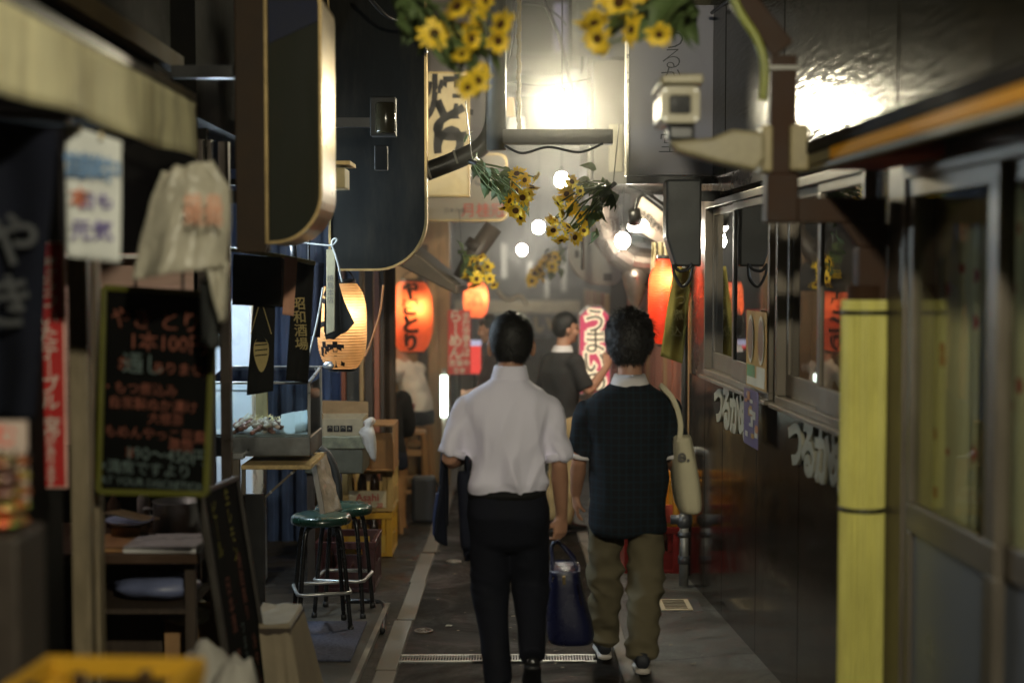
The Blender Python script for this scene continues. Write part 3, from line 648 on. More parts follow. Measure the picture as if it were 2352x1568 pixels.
def band(g, outer, Y0, Y1, t):
    """a rim of thickness t following a closed outline, from Y0 back to Y1"""
    inn = inset(outer, Y0, t); n = len(outer)
    rings = [[(p[0], Y0, p[2]) for p in outer], [(p[0], Y1, p[2]) for p in outer], [(p[0], Y1, p[2]) for p in inn], [(p[0], Y0, p[2]) for p in inn], [(p[0], Y0, p[2]) for p in outer]]
    return g.loft([list(reversed(r)) for r in rings], cap=False)
m_brass = M('worn_brass_trim', (0.36, 0.26, 0.12), 0.36, 0.8, var=0.2, vs=6, bump=0.1, dirt=0.25)
m_slate = M('slate_blue_board', (0.007, 0.0073, 0.0065), 0.66, spec=0.1, var=0.45, vs=2.5, bump=0.15, bs=20, dirt=0.8, wear=(0.026, 0.022, 0.016), stretch=(3, 1, 0.6))
# near left sign with thick rounded rim
Y = 5.6; a, b = at(610, 560, Y), at(738, -30, Y)
t = thing('projecting_sign', 'near dark sign with thick rounded metal rim, high on the left', 'sign', (a.x, Y, a.z))
ol = outline(a.x, b.x, a.z, b.z, Y, r_br=0.2, r_tr=0.06, n=10)
g = G(); band(g, ol, Y, Y + 0.42, 0.012); g.build('rim', m_brass, t, smooth=False)
g = G(); g.prism(inset(ol, Y + 0.02, 0.013), (0, 0.36, 0)); g.build('face', M('dark_olive_acrylic', (0.012, 0.014, 0.0075), 0.55, spec=0.15, var=0.2, vs=3, bump=0.05, dirt=0.7, wear=(0.03, 0.022, 0.01), stretch=(3, 1, 0.5)), t)
p, q = at(540, 580, Y), at(606, -40, Y); g = G(); g.box(p.x, q.x, Y + 0.02, Y + 0.12, p.z, q.z); g.build('mount_post', M('brown_steel_post', (0.035, 0.022, 0.013), 0.65, dirt=0.4), t, bev=0.006)
p, q = at(615, 100, Y), at(730, 0, Y); g = G(); g.prism([(p.x, Y + 0.012, p.z), (q.x, Y + 0.012, p.z + 0.09), (q.x, Y + 0.012, q.z), (p.x, Y + 0.012, q.z)], (0, 0.006, 0)); g.build('face_stripe', M('navy_stripe', (0.012, 0.015, 0.035), 0.6, spec=0.2), t)
g = G(); g.box(a.x - 0.4, a.x, Y + 0.15, Y + 0.2, 2.5, 2.55); g.box(a.x - 0.4, a.x, Y + 0.15, Y + 0.2, 2.0, 2.05); g.build('bracket', m_black, t)
# slate sign
Y = 8.3; a, b = at(755, 622, Y), at(979, -60, Y)
t = thing('projecting_sign', 'tall slate coloured sign with rounded lower corner and thin brass rim', 'sign', (a.x, Y, a.z))
ol = outline(a.x, b.x, a.z, b.z, Y, r_br=0.3, n=14)
g = G(); g.prism(inset(ol, Y + 0.012, 0.012), (0, 0.1, 0)); g.build('face', m_slate, t)
g = G(); band(g, ol, Y, Y + 0.125, 0.013); g.build('rim', m_brass, t)
p = at(640, 0, 8.85); g = G(); g.box(-1.45, a.x, Y + 0.03, Y + 0.08, 2.6, 2.65); g.build('bracket', m_black, t)
p, q = at(760, 622, Y), at(880, 470, Y)
# yakitori sign
Y = 10.3; a, b = at(980, 452, Y), at(1079, 165, Y)
t = thing('projecting_sign', 'cream upright sign with big black brush lettering behind the slate sign', 'sign', (a.x, Y, a.z))
m_cream = M('aged_cream_acrylic', (0.34, 0.27, 0.15), 0.4, var=0.18, vs=4, bump=0.08, dirt=0.55, wear=(0.2, 0.13, 0.05))
ol = outline(a.x, b.x, a.z, b.z, Y)
g = G(); g.prism(inset(ol, Y + 0.01, 0.012), (0, 0.1, 0)); g.build('face', m_cream, t)
g = G(); band(g, ol, Y, Y + 0.12, 0.014); g.build('rim', m_brass, t)
for ch, py, s in (('焼', 228, 0.36), ('と', 284, 0.33), ('り', 340, 0.33)):
    c = at(1031, py, Y); text('lettering', ch, s, m_ink, t, (c.x, Y + 0.008, c.z), (1, 0, 0), (0, 0, 1), bold=0.02 if ch == '焼' else 0.045)
g = G(); g.box(-1.0, a.x, Y + 0.03, Y + 0.07, 2.95, 3.0); g.build('bracket', m_black, t)
# sake sign with red lettering
Y = 12.0; a, b = at(960, 508, Y), at(1166, 352, Y)
t = thing('projecting_sign', 'pale rounded sign with red lettering along its lower edge', 'sign', (a.x, Y, a.z))
ol = outline(a.x, b.x, a.z, b.z, Y, r_br=0.07, r_tr=0.07)
g = G(); g.prism(inset(ol, Y + 0.012, 0.012), (0, 0.12, 0)); g.build('face', M('pale_pinkish_acrylic', (0.34, 0.28, 0.2), 0.4, var=0.12, vs=3, dirt=0.4), t)
g = G(); band(g, ol, Y, Y + 0.15, 0.016); g.build('rim', m_brass, t)
m_redt = M('faded_red_print', (0.55, 0.1, 0.07), 0.6); m_gryt = M('grey_print', (0.12, 0.11, 0.1), 0.6)
c = at(1110, 485, Y); text('lettering', '月桂冠', 0.125, m_redt, t, (c.x, Y + 0.01, c.z), (1, 0, 0), (0, 0, 1), bold=0.012)
c = at(1044, 484, Y); text('lettering', '日本の酒', 0.045, m_gryt, t, (c.x, Y + 0.01, c.z), (1, 0, 0), (0, 0, 1), bold=0.01)
for ch, px, py in (('つ', 1094, 380), ('た', 1092, 412), ('庄', 1142, 405)):
    c = at(px, py, Y); text('lettering', ch, 0.15, m_gryt, t, (c.x, Y + 0.01, c.z), (1, 0, 0), (0, 0, 1), bold=0.02)
g = G(); g.box(-1.05, a.x, Y + 0.05, Y + 0.1, 2.2, 2.26); g.build('bracket', m_black, t)
# pinkish blank sign behind
Y = 13.4; a, b = at(985, 330, Y), at(1114, -40, Y)
t = thing('projecting_sign', 'tall blank pinkish grey sign rising behind the brush lettered sign', 'sign', (a.x, Y, a.z))
ol = outline(a.x, b.x, a.z, b.z, Y, r_br=0.12)
g = G(); g.prism(inset(ol, Y + 0.012, 0.012), (0, 0.12, 0)); g.build('face', M('pinkish_grey_acrylic', (0.25, 0.21, 0.2), 0.45, var=0.08), t)
g = G(); band(g, ol, Y, Y + 0.15, 0.016); g.build('rim', m_alu, t)
g = G(); g.box(-1.05, a.x, Y + 0.05, Y + 0.1, 3.6, 3.66); g.build('bracket', m_black, t)
# big grey banner sign on the right
Y = 8.4; a, b = at(1440, 402, Y), at(1640, 12, Y)
t = thing('banner_sign', 'large grey violet sign with thin dark brush lettering jutting from the tavern', 'sign', (b.x, Y, a.z))
g = G(); g.box(a.x + 0.012, b.x, Y, Y + 0.14, a.z, b.z); g.build('face', M('grey_violet_sheet', (0.36, 0.345, 0.39), 0.55, var=0.06, vs=2, bump=0.04, dirt=0.12), t, bev=0.004)
g = G(); g.box(a.x - 0.004, a.x + 0.011, Y - 0.006, Y + 0.146, a.z, b.z); g.build('edge_trim', M('pale_edge_trim', (0.7, 0.66, 0.55), 0.3, 0.6), t, bev=0.003)
g = G(); g.box(a.x, 1.2, Y + 0.03, Y + 0.1, a.z - 0.05, a.z - 0.004); g.build('bracket', m_black, t)
m_thin = M('dark_brush_print', (0.05, 0.05, 0.055), 0.6)
for ch, py, px, s in (('つ', 95, 1545, 0.155), ('る', 138, 1543, 0.145), ('か', 180, 1540, 0.14), ('め', 222, 1542, 0.14), ('食', 272, 1540, 0.14), ('堂', 330, 1540, 0.15)):
    c = at(px, py, Y); text('lettering', ch, s, m_thin, t, (c.x, Y - 0.001, c.z), (1, 0, 0), (0, 0, 1), bold=-0.012, skew=0.1)
# small junk above: number plate, meter, lamp box
def boxthing(name, label, cat, px0, py0, px1, py1, Y, depth, mat, bev=0.006, part='case'):
    a, b = at(px0, py1, Y), at(px1, py0, Y); t = thing(name, label, cat, ((a.x + b.x) / 2, Y + depth / 2, a.z))
    g = G(); g.box(a.x, b.x, Y, Y + depth, a.z, b.z); g.build(part, mat, t, bev=bev)
    return t, a, b
t, a, b = boxthing('meter_box', 'small electric meter with shiny glass on the dark left wall', 'meter', 850, 222, 908, 312, 7.6, 0.1, M('dark_meter_case', (0.012, 0.012, 0.011), 0.6))
g = G(); g.lathe(V((a.x + b.x) / 2 + 0.015, 7.6, (a.z + b.z) / 2 - 0.04), [(0.05, -0.05), (0.055, -0.04), (0.055, 0.1), (0.05, 0.11)], 16); g.build('cover', M('brown_meter_glass', (0.03, 0.026, 0.015), 0.12), t, smooth=True)
g = G(); g.box(a.x + 0.05, b.x - 0.03, 7.575, 7.599, a.z + 0.07, b.z - 0.07); g.build('dial', M('yellowed_dial', (0.2, 0.17, 0.1), 0.5), t, bev=0.003)
g = G(); g.box(a.x + 0.02, a.x + 0.09, 7.62, 7.68, a.z - 0.18, a.z - 0.05); g.build('breaker', M('dark_breaker', (0.02, 0.019, 0.017), 0.6), t, bev=0.005)
g = G(); g.box(-1.45, a.x, 7.64, 7.68, a.z + 0.05, a.z + 0.1); g.build('bracket', m_black, t)
t, a, b = boxthing('lamp_box', 'small cream box catching the light beside the near sign rim', 'box', 748, 385, 792, 432, 7.0, 0.2, M('cream_box', (0.62, 0.5, 0.26), 0.5, dirt=0.3))
g = G(); g.box(a.x - 0.01, b.x + 0.03, 6.96, 7.22, b.z + 0.012, b.z + 0.03); g.build('lid', m_brass, t); g = G(); g.box(-1.45, a.x, 7.08, 7.12, a.z + 0.02, a.z + 0.05); g.build('bracket', m_black, t)
# dark hanging box and cable loop under the banner sign
Y = 8.15; a, b = at(1530, 620, Y), at(1612, 412, Y)
t = thing('speaker_box', 'tall dark tapering box hanging under the grey violet sign', 'box', ((a.x + b.x) / 2, Y, a.z))
c = at(1530, 545, Y); d = at(1552, 612, Y)
g = G(); g.prism([(a.x, Y, b.z), (a.x, Y, c.z), (d.x, Y, d.z), (b.x, Y, d.z), (b.x, Y, b.z)], (0, 0.2, 0)); g.build('case', M('dark_grey_plastic', (0.045, 0.046, 0.043), 0.45, dirt=0.3), t, bev=0.012)
g = G(); g.box(b.x, 1.2, Y + 0.08, Y + 0.12, b.z - 0.12, b.z - 0.06); g.build('bracket', m_black, t)
g = G(); g.tube(smooth_path([at(1545, 606, Y), at(1550, 632, Y), at(1567, 658, Y), at(1585, 640, Y), at(1590, 610, Y)]), 0.009, 8); g.tube(smooth_path([at(1545, 606, Y), at(1560, 622, Y), at(1580, 618, Y), at(1590, 605, Y)]), 0.009, 8); g.build('cable', m_black, t, smooth=True)
# olive cloth banner
Y = 9.0; q = [at(1548, 610, Y), at(1590, 620, Y), at(1568, 835, Y), at(1517, 818, Y)]
def cl(q, amp, fr, seed, Yd=0.0):
    def f(u, v):
        p = (q[3] * (1 - u) + q[2] * u) * (1 - v) + (q[0] * (1 - u) + q[1] * u) * v
        return p + V(0, amp * math.sin(u * fr + seed + 1.5 * nz(v * 2, seed)) + amp * nz(u * 3, v * 3, seed) + Yd * u, 0)
    return f
g = G(); g.grid(cl(q, 0.014, 7, 2), 14, 20); o = g.build('cloth_banner', M('olive_cloth', (0.23, 0.19, 0.045), 0.85, var=0.12), None, smooth=True, solid=0.003, loc=(1.1, Y, 1.1)); tag(o, 'narrow olive cloth banner hanging before the long red lantern', 'banner')
for ch, px, py in (('も', 1566, 655), ('つ', 1563, 690), ('煮', 1558, 725), ('込', 1553, 762)):
    c = at(px, py, Y - 0.03); text('lettering', ch, 0.075, M('faded_yellow_print', (0.34, 0.28, 0.1), 0.8), o, c, (1, 0, 0), (-0.1, 0, 1))
# tilted lit board and pale strips above the red lantern
Y = 10.1; t = thing('notice_board', 'tilted white board glaring under the spot lamp', 'board', at(1490, 500, Y))
q = [at(1476, 448, Y), at(1530, 488, Y), at(1524, 568, Y), at(1448, 520, Y)]
g = G(); g.prism(q, (0, 0.02, 0)); g.build('sheet', M('white_board', (0.72, 0.6, 0.48), 0.5, var=0.1), t)
for k in range(5):
    c = at(1478 + k * 8, 490 + k * 9, Y - 0.006); text('lettering', '焼き物', 0.045, m_gryt, t, c, (0.8, 0, -0.5), (0.5, 0, 0.8))
g = G(); g.bar(at(1474, 446, Y - 0.02), at(1532, 490, Y - 0.02), 0.02, 0.02); g.bar(at(1524, 570, Y - 0.02), at(1450, 524, Y - 0.02), 0.02, 0.02); g.bar(at(1474, 446, Y), at(1600, 440, Y + 0.1), 0.02, 0.02); g.build('frame', m_black, t)
t = thing('cloth_strips', 'pale cloth strips tied above the long red lantern', 'cloth', at(1515, 600, 9.8))
for k, (x0, x1, x2) in enumerate(((1497, 1508, 1494), (1512, 1522, 1508), (1526, 1534, 1527), (1537, 1543, 1541))):
    Y = 9.72; q = [at(x0, 556, Y), at(x1, 556, Y), at(x2 + 14, 628, Y), at(x2, 634, Y)]
    g = G(); g.grid(cl(q, 0.012, 6, k), 4, 8); g.build('strip', M('cream_cloth', (0.62, 0.53, 0.34), 0.8), t, smooth=True, solid=0.003)
# duct
Y = 11.0; m_duct = M('galvanised_duct', (0.4, 0.33, 0.28), 0.32, 0.85, var=0.25, vs=5, bump=0.12, bs=20, dirt=0.4)
t = thing('exhaust_duct', 'dull metal exhaust duct bending in an elbow under the sunflowers', 'duct', at(1400, 600, Y))
path = [at(1386, 440, Y), at(1386, 505, Y), at(1396, 545, Y), at(1420, 578, Y), at(1452, 600, Y), at(1500, 606, Y), at(1560, 606, Y)]
g = G(); g.tube(path, 0.115, 18); g.build('elbow', m_duct, t)
for i in (1, 2, 3, 4, 5):
    d = (path[i + 1] - path[i - 1]).normalized() * 0.008; g = G(); g.tube([path[i] - d, path[i] + d], 0.12, 18); g.build('seam_ring', m_duct, t, smooth=True)
a = at(1460, 620, Y); g = G(); g.lathe(V(a.x, Y, 0), [(0.1, a.z + 0.04), (0.105, a.z - 0.06), (0.06, a.z - 0.22), (0.02, a.z - 0.3), (0.02, a.z - 0.5)], 16); g.build('drip_cone', m_duct, t, smooth=True)
# pale rounded sign behind duct
Y = 13.0; a, b = at(1306, 655, Y), at(1428, 470, Y)
t = thing('projecting_sign', 'pale rounded cabinet sign half hidden behind the metal duct', 'sign', (b.x, Y, a.z))
ol = outline(a.x, b.x, a.z, b.z, Y, r_bl=0.3, r_br=0.1, n=10)
g = G(); g.prism(ol, (0, 0.2, 0)); g.build('face', M('pale_cabinet', (0.5, 0.48, 0.42), 0.5, var=0.1, dirt=0.3), t, bev=0.01)
for x0, y0, x1, y1 in ((1320, 575, 1330, 592), (1386, 628, 1406, 645)):
    p, q = at(x0, y1, Y), at(x1, y0, Y); g = G(); g.box(p.x, q.x, Y - 0.004, Y - 0.001, p.z, q.z); g.build('mark', m_gryt, t)
g = G(); g.box(b.x, 1.2, Y + 0.08, Y + 0.12, 2.0, 2.06); g.build('bracket', m_black, t)
# glowing pink sign
Y = 12.5; a, b = at(1330, 905, Y), at(1402, 704, Y)
t = thing('light_sign', 'glowing pink sign with cream outlined lettering behind the dark haired walkers', 'sign', ((a.x + b.x) / 2, Y, a.z))
w_ = b.x - a.x; g = G(); g.prism([(a.x, Y, a.z), (b.x, Y, a.z), (b.x, Y, b.z - 0.08), (b.x - 0.08, Y, b.z), (a.x + 0.08, Y, b.z), (a.x, Y, b.z - 0.08)], (0, 0.12, 0))
g.build('light_face', EM('pink_glow', (1.0, 0.12, 0.2), 0.75), t)
g = G(); band(g, [(a.x - 0.006, Y, a.z), (b.x + 0.006, Y, a.z), (b.x + 0.006, Y, b.z - 0.08), (b.x - 0.08, Y, b.z + 0.006), (a.x + 0.08, Y, b.z + 0.006), (a.x - 0.006, Y, b.z - 0.08)], Y - 0.012, Y + 0.13, 0.012); g.build('frame', m_pale, t)
for i, ch in enumerate('うまいの'):
    c = V((a.x + b.x) / 2 + 0.0, Y, b.z - 0.14 - 0.18 * i)
    text('lettering_glow', ch, 0.235, EM('cream_glow', (1.0, 0.8, 0.5), 1.3), t, c, (1, 0, 0), (0, 0, 1), bold=0.075, lift=0.004)
    text('lettering', ch, 0.235, M('deep_brown_print', (0.05, 0.02, 0.02), 0.6), t, c, (1, 0, 0), (0, 0, 1), bold=0.0, lift=0.008)
g = G(); g.box(b.x + 0.006, 1.2, Y + 0.04, Y + 0.08, b.z - 0.15, b.z - 0.1); g.build('bracket', m_black, t)
Y = 12.9; a, b = at(1404, 895, Y), at(1428, 745, Y)
t = thing('menu_board', 'narrow pale board of dark menu lines beside the pink sign', 'board', ((a.x + b.x) / 2, Y, a.z))
g = G(); g.box(a.x, b.x, Y, Y + 0.02, a.z, b.z); g.build('sheet', M('pale_menu', (0.4, 0.36, 0.3), 0.6), t)
text('lettering', 'もつ煮串焼冷奴', 0.085, m_ink, t, ((a.x + b.x) / 2, Y, (a.z + b.z) / 2), (1, 0, 0), (0, 0, 1), vertical=True, line=0.95)
g = G(); g.box(b.x, 1.2, Y, Y + 0.02, b.z - 0.05, b.z - 0.02); g.build('bracket', m_black, t)
# ramen board, red drink light box, tube light
Y = 14.0; a, b = at(1029, 860, Y), at(1081, 712, Y)
t = thing('ramen_board', 'red upright board with large white hiragana columns', 'sign', ((a.x + b.x) / 2, Y, a.z))
g = G(); g.box(a.x, b.x, Y, Y + 0.03, a.z, b.z); g.build('board', M('red_board', (0.7, 0.05, 0.04), 0.5, var=0.1), t, bev=0.004)
m_wp = M('white_print', (0.8, 0.74, 0.62), 0.6)
text('lettering', 'らーめん'.replace('ー', '｜'), 0.135, m_wp, t, (a.x + 0.075, Y, (a.z + b.z) / 2 + 0.07), (1, 0, 0), (0, 0, 1), vertical=True, bold=0.03, line=0.9)
text('lettering', '手打中華そば', 0.08, m_wp, t, (b.x - 0.045, Y, (a.z + b.z) / 2 + 0.07), (1, 0, 0), (0, 0, 1), vertical=True, bold=0.02, line=0.9)
text('lettering', '営業中', 0.07, m_wp, t, ((a.x + b.x) / 2, Y, a.z + 0.11), (1, 0, 0), (0, 0, 1), bold=0.02); text('lettering', '定食', 0.06, m_wp, t, ((a.x + b.x) / 2, Y, a.z + 0.035), (1, 0, 0), (0, 0, 1), bold=0.02)
g = G(); g.tube([(a.x + 0.11, Y + 0.04, gz(Y)), (a.x + 0.11, Y + 0.04, a.z + 0.1)], 0.012, 6); g.build('stand', m_black, t)
Y = 14.2; a, b = at(1074, 858, Y), at(1104, 782, Y)
t = thing('light_box', 'small glowing red box sign with a white top strip', 'sign', ((a.x + b.x) / 2, Y, a.z))
g = G(); g.box(a.x, b.x, Y, Y + 0.1, a.z, b.z - 0.055); g.build('light_face', EM('red_glow', (1.0, 0.08, 0.06), 0.95), t)
g = G(); g.box(a.x - 0.005, b.x + 0.005, Y - 0.004, Y + 0.1, b.z - 0.053, b.z); g.build('top_strip', EM('lilac_glow', (0.75, 0.72, 0.95), 0.75), t)
g = G(); g.tube([((a.x + b.x) / 2, Y + 0.05, gz(Y)), ((a.x + b.x) / 2, Y + 0.05, a.z)], 0.02, 6); g.build('stand', m_black, t)
Y = 12.4; a, b = at(1012, 957, Y), at(1028, 862, Y)
t = thing('tube_light', 'upright greenish white tube light beside the seated man in white', 'lamp', ((a.x + b.x) / 2, Y, a.z))
g = G(); g.tube([((a.x + b.x) / 2, Y, a.z), ((a.x + b.x) / 2, Y, b.z)], (b.x - a.x) / 2, 12); g.build('tube', EM('tube_glow', (0.85, 1.0, 0.86), 8), t, smooth=True)
g = G(); g.tube([((a.x + b.x) / 2, Y, b.z), ((a.x + b.x) / 2, Y, b.z + 0.06)], 0.02, 10); g.tube([((a.x + b.x) / 2, Y, gz(Y)), ((a.x + b.x) / 2, Y, a.z)], 0.02, 8); g.build('holder', m_pale, t, smooth=True)

# ------------------------------------------------------------------ brown pipe, yellow guard, camera
m_bp = M('brown_painted_pipe', (0.038, 0.017, 0.008), 0.6, spec=0.2, var=0.2, vs=5, bump=0.1, dirt=0.3)
Y = 4.95
t = thing('drain_pipe', 'brown square downpipe stepping down to the yellow sleeved pole', 'pipe', (1.22, Y, gz(Y)))
xa = at(1795, 300, Y).x; xb = at(1998, 600, Y).x
g = G(); g.bar((xa, Y, at(0, 130, Y).z), (xa, Y, at(0, 402, Y).z), 0.09, 0.075); p = at(1695, 5, Y); g.bar((p.x, Y, p.z + 0.02), (xa, Y, at(0, 118, Y).z), 0.085, 0.075, up=(0, 1, 0)); g.build('upper_pipe', m_bp, t, bev=0.006)
z0, z1 = at(0, 512, Y).z, at(0, 440, Y).z
g = G(); g.box(at(1760, 0, Y).x, at(1832, 0, Y).x, Y - 0.045, Y + 0.05, z0, at(0, 400, Y).z); g.box(at(1832, 0, Y).x, at(2035, 0, Y).x, Y - 0.04, Y + 0.045, z0, at(0, 455, Y).z); g.build('elbow_box', m_bp, t, bev=0.006)
c0, c1 = at(1925, 512, Y), at(1990, 568, Y); g = G(); g.prism([(c0.x, Y - 0.04, c0.z), (xb + 0.055, Y - 0.04, c0.z), (xb + 0.055, Y - 0.04, c1.z), (xb - 0.05, Y - 0.04, c1.z)], (0, 0.085, 0)); g.box(xb - 0.05, xb + 0.05, Y - 0.04, Y + 0.04, 1.5, c1.z); g.build('lower_pipe', m_bp, t, bev=0.005)
g = G(); zc = at(0, 160, Y).z; g.box(xa - 0.055, xa + 0.055, Y - 0.045, Y + 0.045, zc - 0.006, zc + 0.008); g.build('white_band', m_pale, t, bev=0.002)
m_clamp = M('beige_clamp', (0.34, 0.28, 0.15), 0.5, var=0.15, dirt=0.4)
g = G()
for x0, x1, za, zb in ((1742, 1768, 292, 398), (1806, 1850, 290, 395)):
    p, q = at(x0, zb, Y), at(x1, za, Y); g.box(p.x, q.x, Y - 0.07, Y + 0.07, p.z, q.z)
g.build('clamp', m_clamp, t, bev=0.01)
# yellow ribbed sleeves
px = at(1985, 700, Y).x
yt = thing('pole_guard', 'yellow ribbed plastic guard sleeves strapped round the pole at the right', 'pole guard', (px, Y, gz(Y)))
def rib(zs, zt):
    g = G(); rings = []; n = 96
    for z, k in ((zs, 0.985), (zs + 0.006, 1), (zt - 0.006, 1), (zt, 0.985)):
        rings.append([(px + (0.0765 + 0.0028 * (1 if (j // 2) % 2 else -1)) * k * math.cos(2 * math.pi * j / n), Y + (0.0765 + 0.0028 * (1 if (j // 2) % 2 else -1)) * k * math.sin(2 * math.pi * j / n), z) for j in range(n)])
    return g.loft(rings)
m_yel = M('yellow_plastic_guard', (0.6, 0.56, 0.15), 0.5, var=0.2, vs=3, bump=0.15, bs=30, dirt=0.6, wear=(0.26, 0.19, 0.05), stretch=(2, 2, 0.6))
zt, zm, zb = at(0, 688, Y).z, at(0, 1166, Y).z, at(0, 1580, Y).z
for a, b in ((zm + 0.004, zt), (max(zb, gz(Y) + 0.02), zm - 0.004)): rib(a, b).build('sleeve', m_yel, yt)
for z in (at(0, 717, Y).z, zm): g = G(); g.lathe((px, Y, z), [(0.079, -0.007), (0.0815, -0.007), (0.0815, 0.007), (0.079, 0.007), (0.079, -0.007)], 40); g.build('strap', m_black, yt, smooth=True)
g = G(); g.tube([(px, Y, gz(Y)), (px, Y, zt + 0.05)], 0.06, 16); g.build('pole', m_bp, yt, smooth=True)
g = G(); g.tube([(px + 0.12, Y + 0.03, gz(Y)), (px + 0.12, Y + 0.03, 2.1)], 0.018, 8); g.build('conduit', m_black, yt, smooth=True)
# security camera
Y = 4.8; a, b = at(1517, 282, Y), at(1608, 198, Y)
t = thing('security_camera', 'boxy cream security camera on a bracket, pointing down the alley', 'camera', ((a.x + b.x) / 2, Y, a.z))
m_ccam = M('cream_camera_housing', (0.3, 0.26, 0.15), 0.4, var=0.08, dirt=0.25)
ol = outline(a.x, b.x, a.z, b.z, Y, 0.02, 0.02, 0.02, 0.02, 4)
g = G(); g.prism([(p[0] * 1, Y + 0.02, p[2]) for p in inset(ol, Y, 0.008)], (0, 0.3, 0)); g.build('housing', M('brown_camera_body', (0.22, 0.13, 0.07), 0.4), t, bev=0.004)
g = G(); band(g, ol, Y, Y + 0.05, 0.03); g.build('front_frame', m_ccam, t, bev=0.003)
g = G(); g.prism(inset(ol, Y + 0.012, 0.03), (0, 0.006, 0)); g.build('lens_window', M('dark_lens', (0.02, 0.02, 0.022), 0.08, coat=0.6), t)
g = G(); g.prism([(a.x - 0.004, Y - 0.02, b.z + 0.006), (b.x + 0.01, Y - 0.02, b.z + 0.006), (b.x + 0.008, Y - 0.02, b.z + 0.04), (a.x + 0.004, Y - 0.02, b.z + 0.035)], (0, 0.34, 0)); g.build('sun_hood', m_ccam, t, bev=0.006)
g = G(); p = at(1560, 300, Y); g.box(p.x - 0.03, p.x + 0.06, Y + 0.06, Y + 0.16, at(0, 318, Y).z, a.z + 0.01); g.build('swivel', m_black, t, bev=0.01)
g = G(); g.tube(smooth_path([(b.x - 0.03, Y + 0.3, a.z + 0.04), (b.x + 0.02, Y + 0.33, a.z - 0.02), (b.x + 0.1, Y + 0.2, a.z - 0.1), (b.x + 0.2, Y + 0.12, a.z - 0.07)]), 0.006, 8); g.build('cable', m_black, t, smooth=True)
for sx in (a.x + 0.014, b.x - 0.014):
    for sz in (a.z + 0.014, b.z - 0.014): g = G(); g.tube([(sx, Y - 0.002, sz), (sx, Y + 0.002, sz)], 0.004, 8); g.build('screw', m_steel, t)
q = [at(1540, 320, Y), at(1560, 345, Y), at(1660, 372, Y), at(1745, 390, Y), at(1765, 360, Y), at(1765, 300, Y), at(1690, 292, Y), at(1640, 312, Y)]
g = G(); g.prism([V(v.x, Y + 0.05, v.z) for v in q], (0, 0.1, 0)); g.build('arm', M('cream_bracket', (0.3, 0.26, 0.16), 0.45, dirt=0.25), t, bev=0.015)
Y = 4.9; g = G(); g.tube(smooth_path([at(1668, -40, Y), at(1700, 30, Y), at(1738, 90, Y), at(1755, 150, Y), at(1752, 230, Y)]), 0.016, 8); o = g.build('hose', M('olive_hose', (0.25, 0.27, 0.05), 0.45), None, smooth=True, loc=(0.8, Y, 2.6)); tag(o, 'olive green hose curving down beside the brown pipe', 'hose')
# gas pipe with valve at the foot of the tavern wall
t = thing('gas_pipe', 'grey gas pipe with valve standing at the foot of the brown wall', 'pipe', (1.08, 9.05, gz(9.05)))
m_gas = M('grey_gas_pipe', (0.3, 0.29, 0.27), 0.4, 0.3, var=0.2, dirt=0.5)
Y = 8.95; xg = at(1571, 1250, Y).x; zg = gz(Y)
g = G(); g.tube([(xg, Y, zg - 0.02), (xg, Y, at(0, 1185, Y).z)], 0.03, 14); g.tube(smooth_path([(xg, Y, at(0, 1190, Y).z), (xg, Y, at(0, 1060, Y).z), (xg + 0.01, Y, at(0, 1042, Y).z), (xg + 0.05, Y, at(0, 1036, Y).z), (rwx(Y), Y, at(0, 1036, Y).z)], 4), 0.028, 12); g.build('riser', m_gas, t, smooth=True)
g = G(); zv = at(0, 1196, Y).z; g.ball((xg, Y, zv), 0.05, 0.05, 0.055, 12, 8); g.tube([(xg - 0.085, Y, zv + 0.01), (xg + 0.05, Y, zv + 0.01)], 0.03, 10); g.tube([(xg, Y, zv - 0.1), (xg, Y, zv - 0.07)], 0.04, 12); g.tube([(xg, Y, zg + 0.15), (xg, Y, zg + 0.2)], 0.038, 12); g.build('valve', M('dark_cast_valve', (0.12, 0.12, 0.125), 0.45, 0.5, dirt=0.4), t, smooth=True)
# covers and grate
for nm, px, py, lab in (('valve_cover', 1043, 1297, 'small round pale iron cover in the road by the walker’s jacket'), ('valve_cover', 973, 1460, 'small round rusty iron cover near the drain grate')):
    Y = 5619 / (py - 725); p = at(px, py, Y); z = gz(Y) + 0.005; n = Matrix.Rotation(-0.0304, 3, 'X')
    t = thing(nm, lab, 'cover', (p.x, Y, z), 'round iron covers')
    mt = M('pale_iron' if py < 1400 else 'rusty_iron', (0.32, 0.3, 0.26) if py < 1400 else (0.13, 0.1, 0.075), 0.5, 0.4, bump=0.8, bs=140, bdist=0.004)
    g = G(); g.lathe((p.x, Y, z), [(0.052, -0.01), (0.052, 0.009), (0.045, 0.0095), (0.044, 0.006), (0.0, 0.006)], 26); g.build('lid', mt, t)
    g = G()
    for k in range(8):
        a = k * math.pi / 4; g.bar((p.x + 0.012 * math.cos(a), Y + 0.012 * math.sin(a), z + 0.007), (p.x + 0.038 * math.cos(a), Y + 0.038 * math.sin(a), z + 0.007), 0.007, 0.006)
    g.build('raised_pattern', mt, t)
Y = 8.3; zc = gz(Y) + 0.012
t = thing('meter_cover', 'cream and dark rectangular iron cover set in the right pavement', 'cover', (0.97, Y, zc))
a, b = at(1512, 1400, Y), at(1610, 1400, Y)
g = G(); g.box(a.x, b.x, Y - 0.15, Y + 0.14, zc - 0.02, zc + 0.004); g.build('frame', M('dark_iron', (0.06, 0.06, 0.06), 0.5, 0.5), t, bev=0.003)
